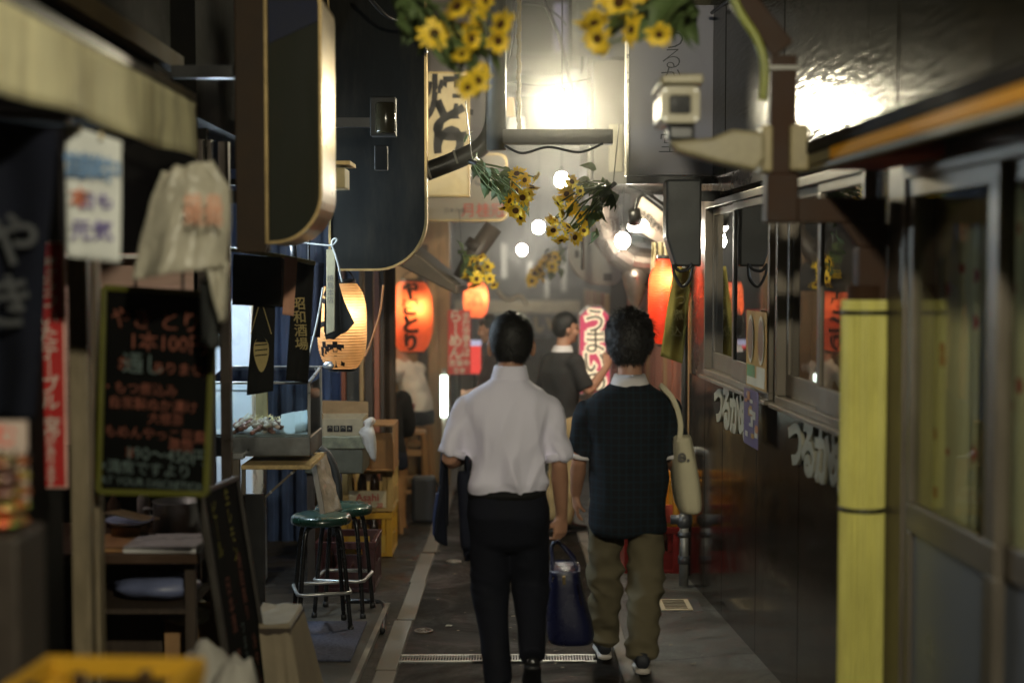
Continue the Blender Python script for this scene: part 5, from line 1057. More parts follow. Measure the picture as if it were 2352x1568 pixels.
# ------------------------------------------------------------------ crates and bottles
BOT = None
def beer_bottle(p, label, group):
    global BOT
    if BOT is None:
        t = thing('beer_bottle', label, 'bottle', p, group)
        g = G(); g.lathe(p, [(0.032, 0), (0.036, 0.005), (0.036, 0.17), (0.03, 0.205), (0.015, 0.24), (0.0135, 0.283), (0, 0.283)], 14); g.build('body', M('brown_bottle_glass', (0.035, 0.016, 0.007), 0.1, var=0.1, bump=0, spec=0.7), t, smooth=True)
        g = G(); g.lathe(p, [(0.0155, 0.272), (0.016, 0.288), (0.012, 0.292), (0, 0.292)], 12); g.build('cap', M('bottle_cap', (0.1, 0.06, 0.03), 0.3, 0.6), t, smooth=True)
        BOT = t; return t
    t = dup(BOT, p, None, label); t['group'] = group; return t
def crate(label, x, y, z, mat, panel=None, words=(), rz=0.0, bottles=None, group=None, w=0.365, d=0.45, h=0.314):
    t = thing('beer_crate', label, 'crate', (x, y, z), group)
    o_ = V(x, y, z); g = G()
    def bx(x0, x1, y0, y1, z0, z1): g.box(x + x0, x + x1, y + y0, y + y1, z + z0, z + z1)
    W, D, th = w / 2, d / 2, 0.012
    bx(-W + th, W - th, -D + th, D - th, 0.005, 0.02)
    for sx in (-1, 1):
        for sy in (-1, 1): bx(*sorted((sx * W, sx * (W - 0.045))), *sorted((sy * D, sy * (D - 0.045))), 0.0, h - 0.045)
    for sy in (-1, 1):
        a, b = sorted((sy * D, sy * (D - th)))
        bx(-W + 0.045, W - 0.045, a, b, 0.0, 0.025); bx(-W + 0.045, W - 0.045, *sorted((sy * (D - 0.003), sy * (D - th))), 0.025, 0.15)
        bx(-W - 0.004, W + 0.004, *sorted((sy * (D + 0.004), sy * (D - 0.02))), h - 0.044, h)
        for k in (-1, 1): bx(k * W * 0.66 - 0.014, k * W * 0.66 + 0.014, *sorted((sy * (D - 0.001), sy * (D - th))), 0.151, h - 0.045)
    for sx in (-1, 1):
        bx(*sorted((sx * W, sx * (W - th))), -D + 0.045, D - 0.045, 0.0, 0.025); bx(*sorted((sx * (W - 0.003), sx * (W - th))), -D + 0.045, D - 0.045, 0.025, 0.15)
        bx(*sorted((sx * (W + 0.004), sx * (W - 0.02))), -D + 0.021, D - 0.021, h - 0.044, h)
        for k in (-1, 0, 1): bx(*sorted((sx * (W - 0.001), sx * (W - th))), k * D * 0.55 - 0.012, k * D * 0.55 + 0.012, 0.151, h - 0.045)
    for k in (-1, 0, 1):
        bx(k * w / 4 - 0.003, k * w / 4 + 0.003, -D + th, D - th, 0.021, 0.1)
    g.build('body', mat, t, bev=0.004)
    if panel is not None:
        g = G(); g.box(x - W + 0.05, x + W - 0.05, y - D - 0.003, y - D + 0.001, z + 0.028, z + 0.148); g.build('label_panel', panel, t, bev=0.003)
        for s, body, mt, ox, oz in words: text('print', body, s, mt, t, (x + ox, y - D - 0.003, z + oz), (1, 0, 0), (0, 0, 1), bold=0.02, lift=0.002)
    if bottles:
        for bxp, byp in bottles[0]: beer_bottle(V(x + bxp, y + byp, z + 0.021), bottles[1], bottles[2])
    if rz: t.rotation_euler = (0, 0, rz)
    return t
m_yc = M('yellow_crate_plastic', (0.5, 0.27, 0.02), 0.4, var=0.1, vs=4, dirt=0.35, wear=(0.2, 0.12, 0.03))
m_yc2 = M('tan_yellow_crate_plastic', (0.46, 0.3, 0.1), 0.45, var=0.12, vs=4, dirt=0.4, wear=(0.15, 0.1, 0.05))
m_rc = M('maroon_crate_plastic', (0.035, 0.006, 0.005), 0.4, var=0.15, dirt=0.4)
m_rp = M('red_print', (0.45, 0.06, 0.05), 0.5); m_pp = M('pale_crate_panel', (0.6, 0.52, 0.36), 0.5, dirt=0.3)
front = [(-0.135 + 0.09 * i, -0.16) for i in range(4)]
crate('tan yellow beer crate with red brand print, upper of the pair by the wooden box', -1.028, 10.28, 0.022, m_yc2, m_pp, [(0.075, 'Asahi', m_rp, 0, 0.1), (0.042, '中', m_rp, -0.09, 0.055), (0.026, 'BEER', m_rp, 0, 0.06), (0.046, '20', m_rp, 0.085, 0.045)], bottles=(front, 'brown bottle in the window of the upper tan crate', 'bottles in the tan crate'))
crate('yellow beer crate standing on the ground under the tan one', -1.035, 10.28, gz(10.28) + 0.012, m_yc, M('yellow_crate_panel', (0.5, 0.32, 0.05), 0.45, dirt=0.3), [(0.05, '⊙', m_rp, 0, 0.09), (0.03, 'DRAFT BEER', m_rp, 0, 0.05)], bottles=(front, 'brown bottle in the window of the lower yellow crate', 'bottles in the yellow floor crate'))
crate('maroon plastic crate on the floor behind the stools', -1.035, 8.98, gz(8.98) + 0.01, m_rc, group=None)
for k in range(3):
    crate(['yellow crate at the foot of the near left stack', 'yellow crate in the middle of the near left stack', 'yellow crate of bottles on top of the stack at the lower left corner'][k], -0.9, 2.99, gz(2.99) + 0.316 * k - 0.01, m_yc, bottles=([(-0.05, 0.09), (0.09, 0.11), (-0.135, 0.02), (0.0, -0.02), (0.13, 0.0)], 'brown bottle standing in the top yellow crate at the lower left', 'bottles in the near yellow crate') if k == 2 else None, rz=rad(-4))
crate('red beer crate on the pavement behind the tan trousered walker', 0.93, 9.6, gz(9.6) + 0.01, M('red_crate_plastic', (0.4, 0.03, 0.025), 0.4, dirt=0.3), bottles=(front, 'brown bottle in the red crate by the gas pipe', 'bottles in the red crate'), group=None)
crate('orange yellow beer crate with red print stacked on the red crate', 0.935, 9.6, gz(9.6) + 0.326, M('orange_crate_plastic', (0.62, 0.27, 0.02), 0.4, dirt=0.25), M('red_label_panel', (0.5, 0.07, 0.04), 0.45), [(0.06, 'BEER', m_yc, 0, 0.09)])
# ------------------------------------------------------------------ skewer stall goods
m_chip = M('chipboard', (0.5, 0.36, 0.16), 0.6, var=0.35, vs=40, bump=0.2)
t = thing('folding_shelf', 'chipboard shelf on folding aluminium brackets at the front of the stall', 'shelf', (-1.2, 7.2, 0.72))
a, b = at(553, 1078, 7.0), at(714, 1064, 7.0); g = G(); g.box(a.x, b.x, 7.0, 7.5, a.z, a.z + 0.022); g.build('top', m_chip, t, bev=0.004)
g = G(); e = at(556, 1195, 7.0); g.bar((a.x + 0.008, 7.03, a.z - 0.001), (a.x + 0.008, 7.03, e.z), 0.02, 0.02); c = at(676, 1085, 7.0); g.bar((a.x + 0.012, 7.06, e.z + 0.02), (c.x, 7.06, a.z - 0.006), 0.024, 0.012); g.build('bracket', m_alu, t, bev=0.002)
for u in (0.08, 0.5, 0.92): p = V(a.x + 0.012, 7.045, e.z + 0.02).lerp(V(c.x, 7.045, a.z - 0.006), u); g = G(); g.tube([p, p + V(0, 0.02, 0)], 0.007, 8); g.build('bolt', m_steel, t)
p = at(541, 1055, 7.0); g = G(); g.box(p.x - 0.018, p.x + 0.018, 7.0, 7.04, gz(7), p.z); g.build('leg', m_alu, t, bev=0.004); g = G(); q = at(541, 1040, 7.0); g.box(p.x - 0.03, p.x + 0.04, 6.99, 7.05, p.z + 0.001, q.z); g.build('leg_cap', m_steel, t, bev=0.004)
a, b = at(470, 1048, 7.05), at(713, 1003, 7.05); zt = at(0, 882, 7.05).z; tz = 0.795
t = thing('glass_display_case', 'steel and glass display case of raw skewers on the stall shelf', 'display case', ((a.x + b.x) / 2, 7.25, a.z))
g = G(); g.box(a.x, b.x, 7.05, 7.5, a.z, b.z); g.build('base', M('brushed_steel', (0.3, 0.31, 0.31), 0.35, 1.0, var=0.15, dirt=0.3), t, bev=0.006)
g = G()
for x in (a.x, b.x - 0.014): g.box(x, x + 0.014, 7.05, 7.064, b.z, zt); g.box(x, x + 0.014, 7.486, 7.5, b.z, zt + 0.05)
g.box(a.x, b.x, 7.05, 7.064, zt, zt + 0.012); g.box(a.x, b.x, 7.486, 7.5, zt + 0.05, zt + 0.062); g.bar((b.x - 0.007, 7.057, zt + 0.006), (b.x - 0.007, 7.493, zt + 0.056), 0.014, 0.012); g.build('frame', m_steel, t, bev=0.002)
m_cg = GLASS('case_glass', (0.9, 0.95, 0.95), 1.1, 0.02)
g = G(); g.box(a.x + 0.015, b.x - 0.015, 7.054, 7.058, b.z, zt); g.build('front_pane', m_cg, t); g = G(); g.box(b.x - 0.01, b.x - 0.006, 7.065, 7.485, b.z, zt); g.build('side_pane', m_cg, t)
g = G(); g.prism([(a.x + 0.015, 7.065, zt + 0.008), (b.x - 0.015, 7.065, zt + 0.008), (b.x - 0.015, 7.485, zt + 0.054), (a.x + 0.015, 7.485, zt + 0.054)], (0, 0, 0.004)); g.build('top_pane', m_cg, t)
g = G(); g.box(a.x + 0.02, b.x - 0.02, 7.08, 7.47, b.z, b.z + 0.01); g.build('tray', m_steel, t)
zs = b.z + 0.012
SK = None
m_meat = [M('raw_meat', (0.34, 0.16, 0.13), 0.25, var=0.35, vs=50, bump=0.4, bs=120, coat=0.3), M('fatty_meat', (0.6, 0.48, 0.4), 0.3, var=0.3, vs=50, bump=0.4, bs=120), M('grilled_meat', (0.16, 0.07, 0.05), 0.3, var=0.4, vs=50, bump=0.4, bs=120)]
labs = {0: 'raw pink meat skewer heaped in the glass case', 1: 'pale fatty meat skewer heaped in the glass case', 2: 'dark meat skewer heaped in the glass case'}
protos = {}
for i in range(34):
    kd = R.choice([0, 1, 1, 2]); x = R.uniform(at(540, 980, 7.2).x, at(652, 980, 7.2).x); y = R.uniform(7.1, 7.3); z = zs + 0.008 + 0.05 * R.random() * max(0.2, 1 - abs(x + 1.25) * 2.5)
    if kd not in protos:
        s = thing('meat_skewer', labs[kd], 'skewer', (0, 0, 0), labs[kd].split(' heaped')[0] + 's')
        g = G(); g.tube([(0, -0.07, 0), (0, 0.09, 0.03)], 0.0022, 5); g.build('stick', M('bamboo_stick', (0.75, 0.6, 0.3), 0.5), s)
        g = G()
        for k in range(4): g.ball((0.002 * (-1) ** k, -0.06 + 0.024 * k, 0.001 + 0.004 * k), 0.015, 0.013, 0.012, 8, 6)
        for v in g.v: v += V(nz(v.x * 90, v.y * 90, kd), nz(v.y * 90, v.z * 90, kd + 3), nz(v.z * 90, v.x * 90, kd)) * 0.004
        g.build('meat', m_meat[kd], s, smooth=True); protos[kd] = s; s.location = (x, y, z)
    else: s = dup(protos[kd], (x, y, z))
    s.rotation_euler = (R.uniform(-0.1, 0.25), 0, R.uniform(-0.9, 0.5))
for k in range(3):
    x = at(662 + 12 * k, 980, 7.2).x; g = G(); g.prism([(x - 0.03, 7.12 + 0.05 * k, zs), (x + 0.05, 7.1 + 0.05 * k, zs), (x + 0.035, 7.2 + 0.05 * k, zs + 0.1), (x - 0.035, 7.2 + 0.05 * k, zs + 0.085)], (0, 0.004, 0)); o = g.build('wax_paper', M('pale_blue_paper', (0.6, 0.68, 0.74), 0.5, var=0.05), None, loc=(x, 7.15, zs)); tag(o, ['pale blue paper sheet leaning next to the skewers', 'middle pale blue paper sheet in the glass case', 'pale blue paper sheet nearest the case corner'][k], 'paper')
t = thing('fluorescent_lamp', 'cool tube lamp under the ceiling of the skewer stall', 'lamp', (-1.66, 7.7, 2.06))
g = G(); g.tube([(-1.66, 7.3, 2.06), (-1.66, 8.1, 2.06)], 0.018, 10); g.build('tube', EM('stall_tube', (0.72, 0.88, 1.0), STALL_E), t, smooth=True)
g = G(); g.box(-1.69, -1.63, 7.28, 8.12, 2.085, 2.12); g.build('fitting', m_pale, t)
a, b = at(500, 905, 8.7), at(577, 690, 8.7); t = thing('refrigerator', 'white refrigerator glowing pale behind the black curtains', 'refrigerator', (a.x, 8.9, gz(8.9)))
g = G(); g.box(a.x - 0.4, b.x, 8.7, 9.2, gz(9), b.z); g.build('body', M('white_enamel', (0.75, 0.8, 0.85), 0.3, var=0.05), t, bev=0.012); g = G(); g.box(a.x - 0.39, b.x - 0.012, 8.69, 8.698, 1.0, b.z - 0.02); g.build('door', M('white_enamel_door', (0.7, 0.77, 0.85), 0.3, var=0.06), t, bev=0.004)
a, b = at(588, 1000, 7.8), at(614, 860, 7.8); g = G(); g.box(a.x, b.x, 7.8, 7.82, a.z, b.z); o = g.build('wood_slat', M('pale_pine', (0.55, 0.42, 0.2), 0.6, stretch=(6, 6, 1)), None, bev=0.003, loc=(a.x, 7.8, a.z)); tag(o, 'pale pine slat standing behind the glass case', 'slat')
# black cloth strips on a bamboo rod
t = thing('shop_curtain', 'torn black cloth strips on a bamboo rod over the display case', 'curtain', at(630, 600, 6.9))
Y = 6.9; g = G(); g.tube([at(528, 572, Y), at(640, 588, Y), at(724, 605, Y)], 0.011, 8); g.build('rod', M('bamboo_rod', (0.4, 0.33, 0.12), 0.4), t, smooth=True)
m_blk = M('black_cotton', (0.012, 0.012, 0.011), 0.9, var=0.3, vs=8)
for k, q in enumerate(([at(536, 583, Y), at(655, 592, Y), at(650, 705, Y), at(533, 700, Y)], [at(582, 690, Y + 0.01), at(632, 690, Y + 0.01), at(627, 898, Y + 0.01), at(566, 908, Y + 0.01)], [at(676, 600, Y), at(722, 606, Y), at(708, 880, Y), at(657, 872, Y)])):
    g = G(); g.grid(cl(q, 0.01, 6, k * 2), 14, 20); g.build('cloth', m_blk, t, smooth=True, solid=0.003)
m_gold = M('gold_dye', (0.42, 0.33, 0.14), 0.7)
c = at(600, 800, Y - 0.012); g = G()
g.prism([(c.x + 0.048 * math.cos(a) * (0.75 + 0.25 * math.sin(a)), c.y, c.z - 0.03 + 0.085 * math.sin(a)) for a in [2 * math.pi * k / 20 for k in range(20)]], (0, 0.002, 0)); g.build('motif', m_gold, t)
g = G()
for k in (-1, 1): g.bar((c.x + k * 0.05, c.y, c.z + 0.07), (c.x + k * 0.012, c.y, c.z + 0.2), 0.006, 0.003)
g.build('motif_lines', m_gold, t)
g = G()
for dz in (-0.01, -0.035, 0.015): g.bar((c.x - 0.03, c.y - 0.002, c.z + dz), (c.x + 0.03, c.y - 0.002, c.z + dz + 0.006), 0.002, 0.006)
g.prism([(c.x - 0.03, c.y - 0.002, c.z + 0.03), (c.x + 0.03, c.y - 0.002, c.z + 0.03), (c.x, c.y - 0.002, c.z + 0.075)], (0, 0.001, 0)); g.build('motif_stripe', m_blk, t)
text('lettering', '昭和酒場', 0.065, m_gold, t, at(690, 745, Y - 0.014), (1, 0, 0), (-0.06, 0, 1), vertical=True, bold=0.01)
ribbon('narrow pink paper strip pinned between the black cloth strips', 'paper_strip', 'paper', [at(654, 590, 6.87), at(683, 594, 6.87), at(674, 726, 6.87), at(649, 722, 6.87)], M('salmon_paper', (0.62, 0.33, 0.22), 0.7, var=0.06), 0.004, 4, 5)
# plank, rope and pointed black cloth before the cream lantern
Y = 7.95
t = thing('wooden_tag', 'narrow weathered plank with faint writing tied up before the cream lantern', 'plank', at(758, 660, Y))
a, b = at(748, 768, Y), at(770, 573, Y); g = G(); g.prism([(a.x + 0.004, Y, a.z), (b.x - 0.006, Y, a.z + 0.02), (b.x, Y, b.z), (a.x + 0.006, Y, b.z)], (0, 0.018, 0)); g.build('plank', M('weathered_plank', (0.33, 0.3, 0.2), 0.7, stretch=(6, 6, 1), dirt=0.4), t, bev=0.003)
text('writing', '焼鳥本店', 0.04, m_gryt, t, at(759, 665, Y), (1, 0, 0), (0, 0, 1), vertical=True)
t = thing('rope', 'grey rope with a loop knot strung above the cream lantern', 'rope', at(720, 550, Y))
g = G(); g.tube(smooth_path([at(672, 545, Y), at(690, 556, Y), at(735, 562, Y), at(762, 563, Y), at(774, 552, Y), at(768, 548, Y), at(762, 560, Y), at(772, 590, Y), at(786, 648, Y)]), 0.006, 6); g.build('cord', M('grey_rope', (0.4, 0.42, 0.42), 0.7), t, smooth=True)
g = G(); g.tube([at(672, 545, Y), at(676, 620, Y)], 0.02, 6); g.tube(smooth_path([at(712, 490, Y + 0.02), at(709, 600, Y + 0.02), at(713, 700, Y + 0.02)]), 0.008, 6); g.build('dark_cord', m_black, t, smooth=True)
poly = [(772, 598), (778, 650), (790, 690), (814, 742), (796, 762), (782, 768), (766, 780), (750, 776), (744, 760), (748, 640), (760, 600)]
g = G(); g.prism([at(x, y, Y + 0.03 + 0.02 * math.sin(y * 0.05)) for x, y in poly], (0, 0.004, 0)); o = g.build('black_flag', m_blk, None, loc=at(775, 690, Y)); tag(o, 'pointed black cloth flag covering the middle of the cream lantern', 'flag')
g = G(); g.tube(smooth_path([at(742, 660, 8.0), at(728, 740, 8.0), at(708, 820, 8.0), at(692, 878, 8.0)]), 0.006, 6); o = g.build('cord', M('grey_rope', (0.4, 0.42, 0.42), 0.7), None, smooth=True, loc=at(720, 780, 8.0)); tag(o, 'pale grey cord running down left of the cream lantern', 'cord')
ribbon('dark cloth panel hanging left of the cream lantern', 'dark_cloth', 'cloth', [at(700, 600, 8.1), at(744, 604, 8.1), at(735, 775, 8.1), at(705, 770, 8.1)], m_navyc, 0.01, 6, 7)
c = at(756, 838, 8.18); crumple('silver tape wrapped round the foot of the cream lantern', 'tape_wad', 'tape', c, 0.03, 0.012, 0.022, M('silver_tape', (0.4, 0.42, 0.46), 0.3, 0.7), 4, 0.8)
# stools, leaning frame, bins, boxes
m_vin = M('green_vinyl', (0.008, 0.032, 0.022), 0.3, var=0.15, vs=8, bump=0.05, coat=0.4); m_blt = M('black_tube_steel', (0.014, 0.014, 0.015), 0.25, 0.3, bump=0)
def stool(x, y, label, rz=0.2):
    z0 = gz(y) + 0.036; H = 0.62; p = V(x, y, z0); t = thing('bar_stool', label, 'stool', p, 'green topped stools')
    g = G(); g.lathe(p, [(0.13, H - 0.055), (0.158, H - 0.05), (0.163, H - 0.035), (0.16, H - 0.015), (0.145, H - 0.004), (0.08, H + 0.004), (0, H + 0.006)], 40); g.build('seat', m_vin, t, smooth=True)
    for k in range(4):
        a = math.pi / 4 + k * math.pi / 2; ca, sa = math.cos(a), math.sin(a)
        g = G(); g.tube(smooth_path([p + V(0.04 * ca, 0.04 * sa, H - 0.06), p + V(0.1 * ca, 0.1 * sa, H - 0.065), p + V(0.135 * ca, 0.135 * sa, H - 0.11), p + V(0.165 * ca, 0.165 * sa, 0.3), p + V(0.195 * ca, 0.195 * sa, 0.012)], 5), 0.0125, 10); lg = g.build('leg', m_blt, t, smooth=True)
        g = G(); g.tube([p + V(0.193 * ca, 0.193 * sa, 0.03), p + V(0.197 * ca, 0.197 * sa, 0.0)], 0.017, 10); g.build('rubber_foot', m_black, lg, smooth=True)
    r = 0.185; g = G(); q = []
    for k in range(5):
        a = math.pi / 4 + k * math.pi / 2
        for da in (-0.12, 0.0, 0.12): q.append(p + V(r * (1 if da == 0 else 0.97) * math.cos(a + da), r * (1 if da == 0 else 0.97) * math.sin(a + da), 0.21))
    g.tube(q[:13], 0.01, 8); g.build('foot_ring', m_steel, t, smooth=True)
    t.rotation_euler = (0, 0, rz); return t
stool(-1.03, 7.62, 'green topped black stool in front, under the leaning frame', 0.25)
stool(-0.955, 8.0, 'green topped black stool tucked behind the first one', -0.1)
Y = 7.6; t = thing('leaning_screen', 'folded aluminium frame with stained canvas leaning on the stool seats', 'frame', at(750, 1185, Y))
q = [at(716, 1040, Y + 0.1), at(748, 1040, Y + 0.25), at(784, 1168, Y + 0.12), at(742, 1186, Y - 0.02)]
g = G(); g.bar(q[0], q[3], 0.022, 0.03, up=(1, 0, 0)); g.bar(q[0], q[1], 0.012, 0.012); g.bar(q[3], q[2], 0.02, 0.012); g.build('rail', m_alu, t, bev=0.003)
def can(u, v):
    p = (q[0] * (1 - u) + q[1] * u) * (1 - v) + (q[3] * (1 - u) + q[2] * u) * v
    return p + V(0.008 * nz(u * 5, v * 6, 1), -0.015 * math.sin(math.pi * u) + 0.01 * nz(u * 4, v * 7, 4), 0)
g = G(); g.grid(can, 14, 24); g.build('canvas', M('stained_canvas', (0.3, 0.25, 0.2), 0.7, var=0.3, vs=14, dirt=0.6), t, smooth=True, solid=0.004)
g = G(); g.tube(smooth_path([at(733, 1030, 8.2), at(752, 1045, 8.2), at(770, 1085, 8.2), at(777, 1140, 8.2), at(772, 1190, 8.2), at(765, 1230, 8.2)]), 0.026, 10); o = g.build('hose', M('black_rubber', (0.015, 0.015, 0.015), 0.55), None, smooth=True, loc=at(760, 1150, 8.2)); tag(o, 'thick black hose arching behind the leaning frame', 'hose')
Y = 9.05; a, b = at(700, 1088, Y), at(838, 1000, Y)
t = thing('storage_bin', 'grimy grey green bin with a pale lid band under the open carton', 'bin', ((a.x + b.x) / 2, Y + 0.2, a.z))
g = G(); g.box(a.x, b.x - 0.012, Y, Y + 0.42, a.z, b.z - 0.085); g.build('body', M('grey_green_bin', (0.06, 0.06, 0.042), 0.5, var=0.4, vs=9, dirt=0.6), t, bev=0.01); g = G(); g.box(a.x - 0.01, b.x, Y - 0.012, Y + 0.43, b.z - 0.084, b.z - 0.004); g.build('lid', M('mottled_lid', (0.13, 0.13, 0.085), 0.45, var=0.4, vs=20, dirt=0.7, wear=(0.03, 0.03, 0.025)), t, bev=0.006)
g = G(); g.box(a.x + 0.01, a.x + 0.06, Y + 0.02, Y + 0.4, gz(9), a.z); g.box(a.x + 0.14, a.x + 0.18, Y + 0.3, Y + 0.4, gz(9), a.z); g.build('stand', m_darkw, t)
t = carton('open cardboard carton with black handling symbols on the grey green bin', at(716, 0, Y).x, at(828, 0, Y).x, Y + 0.02, Y + 0.36, b.z - 0.003, at(0, 962, Y).z, M('greyish_cardboard', (0.28, 0.23, 0.15), 0.7, dirt=0.3), flaps=True, open_=True)
for k, s in enumerate('☂⇈⇧⊠'):
    c = at(758 + 15 * k, 984, Y + 0.02); g = G(); g.box(c.x - 0.018, c.x + 0.018, Y + 0.0165, Y + 0.0185, c.z - 0.02, c.z + 0.02); g.build('symbol_square', m_ink, t); text('symbol', ['↑', 'Ⅱ', '↑', '×'][k], 0.035, M('greyish_print', (0.3, 0.26, 0.18), 0.7), t, (c.x, Y + 0.015, c.z), (1, 0, 0), (0, 0, 1), lift=0.001)
Y = 9.75; a, b = at(826, 1082, Y), at(905, 975, Y); t = thing('wooden_box', 'open wooden box standing on the tan beer crate', 'box', ((a.x + b.x) / 2, Y + 0.15, a.z))
m_crw = M('orange_crate_wood', (0.28, 0.145, 0.055), 0.6, var=0.2, stretch=(3, 3, 1), dirt=0.3)
z0 = max(a.z, 0.345)
for nm, args in (('side_board', (a.x, a.x + 0.012, Y, Y + 0.36, z0, b.z)), ('side_board', (b.x - 0.012, b.x, Y, Y + 0.36, z0, b.z)), ('front_board', (a.x + 0.013, b.x - 0.013, Y + 0.03, Y + 0.042, z0, b.z - 0.06)), ('top_board', (a.x + 0.013, b.x - 0.013, Y, Y + 0.36, b.z - 0.014, b.z)), ('bottom_board', (a.x + 0.013, b.x - 0.013, Y, Y + 0.36, z0, z0 + 0.012))):
    g = G(); g.box(*args); g.build(nm, m_crw, t, bev=0.003)
c = at(850, 992, 9.0)
g = G(); g.loft([[c + V(r * math.cos(a) * (1.1 + 0.75 * nz(math.cos(a) * 1.6, math.sin(a) * 1.6, z * 9) + 0.25 * nz(math.cos(a) * 4, math.sin(a) * 4, z * 25)), r * 0.8 * math.sin(a) * (1 + 0.2 * nz(math.sin(a) * 3, z * 9, 3)), z * 0.95) + V(dx, 0, 0) for a in [2 * math.pi * k / 20 for k in range(20)]] for r, z, dx in ((0.006, -0.2, 0.028), (0.018, -0.17, 0.024), (0.03, -0.12, 0.014), (0.038, -0.07, 0.006), (0.044, -0.03, 0.0), (0.05, 0.0, -0.008), (0.036, 0.025, -0.006), (0.02, 0.045, -0.004), (0.034, 0.065, 0.0), (0.026, 0.085, 0.006), (0.008, 0.1, 0.01))]); o = g.build('plastic_bag', PAPER('milky_plastic', (0.58, 0.54, 0.5), 0.3), None, smooth=True, loc=c); tag(o, 'twisted milky plastic bag hung on the corner of the wooden box', 'bag')
# eatery furniture
def stand_stool(label, x, y, h, w):
    z0 = gz(y); t = thing('wooden_stool', label, 'stool', (x, y, z0), 'wooden stools by the eatery')
    g = G(); g.box(x - w, x + w, y - w, y + w, z0 + h - 0.03, z0 + h); g.build('seat', m_crw, t, bev=0.004)
    for sx in (-1, 1):
        for sy in (-1, 1): g = G(); g.bar((x + sx * (w - 0.02), y + sy * (w - 0.02), z0 + h - 0.03), (x + sx * (w + 0.01), y + sy * (w + 0.01), z0), 0.035, 0.035); g.build('leg', m_crw, t, bev=0.003)
    g = G(); g.bar((x - w, y - w + 0.02, z0 + h * 0.75), (x + w, y - w + 0.02, z0 + h * 0.75), 0.02, 0.05); g.bar((x - w, y - w + 0.02, z0 + h * 0.3), (x + w, y - w + 0.02, z0 + h * 0.3), 0.02, 0.03); g.build('rail', m_crw, t)
stand_stool('orange wooden stool under the maroon caddy beside the dark seated person', -0.84, 12.15, 0.74, 0.1)
stand_stool('lower wooden stool carrying the man in the cream shirt', -0.886, 13.4, 0.7, 0.13)
stand_stool('lower wooden stool under the person in black', -1.03, 11.3, 0.54, 0.14)
a, b = at(921, 1012, 12.15), at(951, 928, 12.15); z0 = gz(12.15) + 0.74
g = G(); g.box(a.x, b.x, 12.1, 12.2, z0, b.z); g.box(a.x - 0.006, b.x + 0.006, 12.095, 12.205, b.z - 0.035, b.z + 0.005); o = g.build('chopstick_caddy', M('maroon_lacquer', (0.2, 0.03, 0.025), 0.3), None, bev=0.004, loc=(a.x, 12.15, z0)); tag(o, 'tall maroon caddy standing on the orange wooden stool', 'caddy')
Y = 11.7; a, b = at(945, 1200, Y), at(1000, 1095, Y); t = thing('shoulder_bag', 'black shoulder bag standing by the kerb below the stools', 'bag', ((a.x + b.x) / 2, Y, gz(Y)))
g = G(); g.box(a.x, b.x, Y, Y + 0.13, gz(Y) + 0.002, b.z); g.build('body', M('black_nylon', (0.02, 0.02, 0.023), 0.6), t, bev=0.03); g = G(); g.tube(smooth_path([(b.x - 0.02, Y + 0.05, b.z - 0.02), (b.x + 0.03, Y + 0.05, b.z - 0.12), (b.x + 0.02, Y + 0.05, gz(Y) + 0.02)]), 0.012, 6); g.build('strap', m_black, t, smooth=True)
# ------------------------------------------------------------------ sunflower sprays
m_pet = M('sunflower_petal', (0.9, 0.56, 0.03), 0.55, var=0.3, vs=14, bump=0.1, trans=0.0)
m_disc = M('sunflower_disc', (0.11, 0.05, 0.015), 0.9, var=0.5, vs=90, bump=0.9, bs=200)
m_leaf = M('sunflower_leaf', (0.075, 0.115, 0.035), 0.55, var=0.35, vs=9, bump=0.3, bs=40)
m_stem = M('sunflower_stem', (0.09, 0.13, 0.04), 0.6)
FL = []
for k in range(4):
    rr = random.Random(k + 3); g = G()
    for layer, n, L, tilt in ((0, 15, 1.0, (0.12, -0.25, 0.55, 0.3)[k]), (1, 13, 0.86, (0.4, 0.1, 0.9, 0.6)[k])):
        for j in range(n):
            a = 2 * math.pi * (j + 0.5 * layer) / n + rr.uniform(-0.08, 0.08); l = L * rr.uniform(0.72, 1.08); tl = tilt + rr.uniform(-0.22, 0.25); wd = 0.12 * rr.uniform(0.85, 1.15)
            d = V(math.cos(a), math.sin(a), 0); s = V(-math.sin(a), math.cos(a), 0); tw = rr.uniform(-0.25, 0.25)
            def P(r, wv, sg): return d * (0.4 + (r - 0.4) * math.cos(tl)) * 1.0 + s * wv * sg + V(0, 0, math.sin(tl) * (r - 0.4) - 0.10 * (r - 0.4) ** 2 * 3 + tw * wv * sg + (0.03 if wv else 0))
            m_ = 0.4 + (l - 0.4) * 0.5
            g.add([P(0.25, 0.05, -1), P(0.25, 0.05, 1), P(m_, wd, 1), P(m_, wd, -1), P(0.4 + (l - 0.4) * 0.8, wd * 0.7, 1), P(0.4 + (l - 0.4) * 0.8, wd * 0.7, -1), P(l, 0, 0)], [(0, 1, 2, 3), (3, 2, 4, 5), (5, 4, 6)])
    me = g.mesh('petals'); me.materials.append(m_pet)
    for p in me.polygons: p.use_smooth = True
    g = G(); g.lathe((0, 0, 0), [(0.1, -0.2), (0.2, -0.16), (0.29, -0.04), (0.28, 0.03), (0.22, 0.07), (0.12, 0.08), (0, 0.05)], 14); md = g.mesh('disc'); md.materials.append(m_disc)
    for p in md.polygons: p.use_smooth = True
    FL.append((me, md))
LF = []
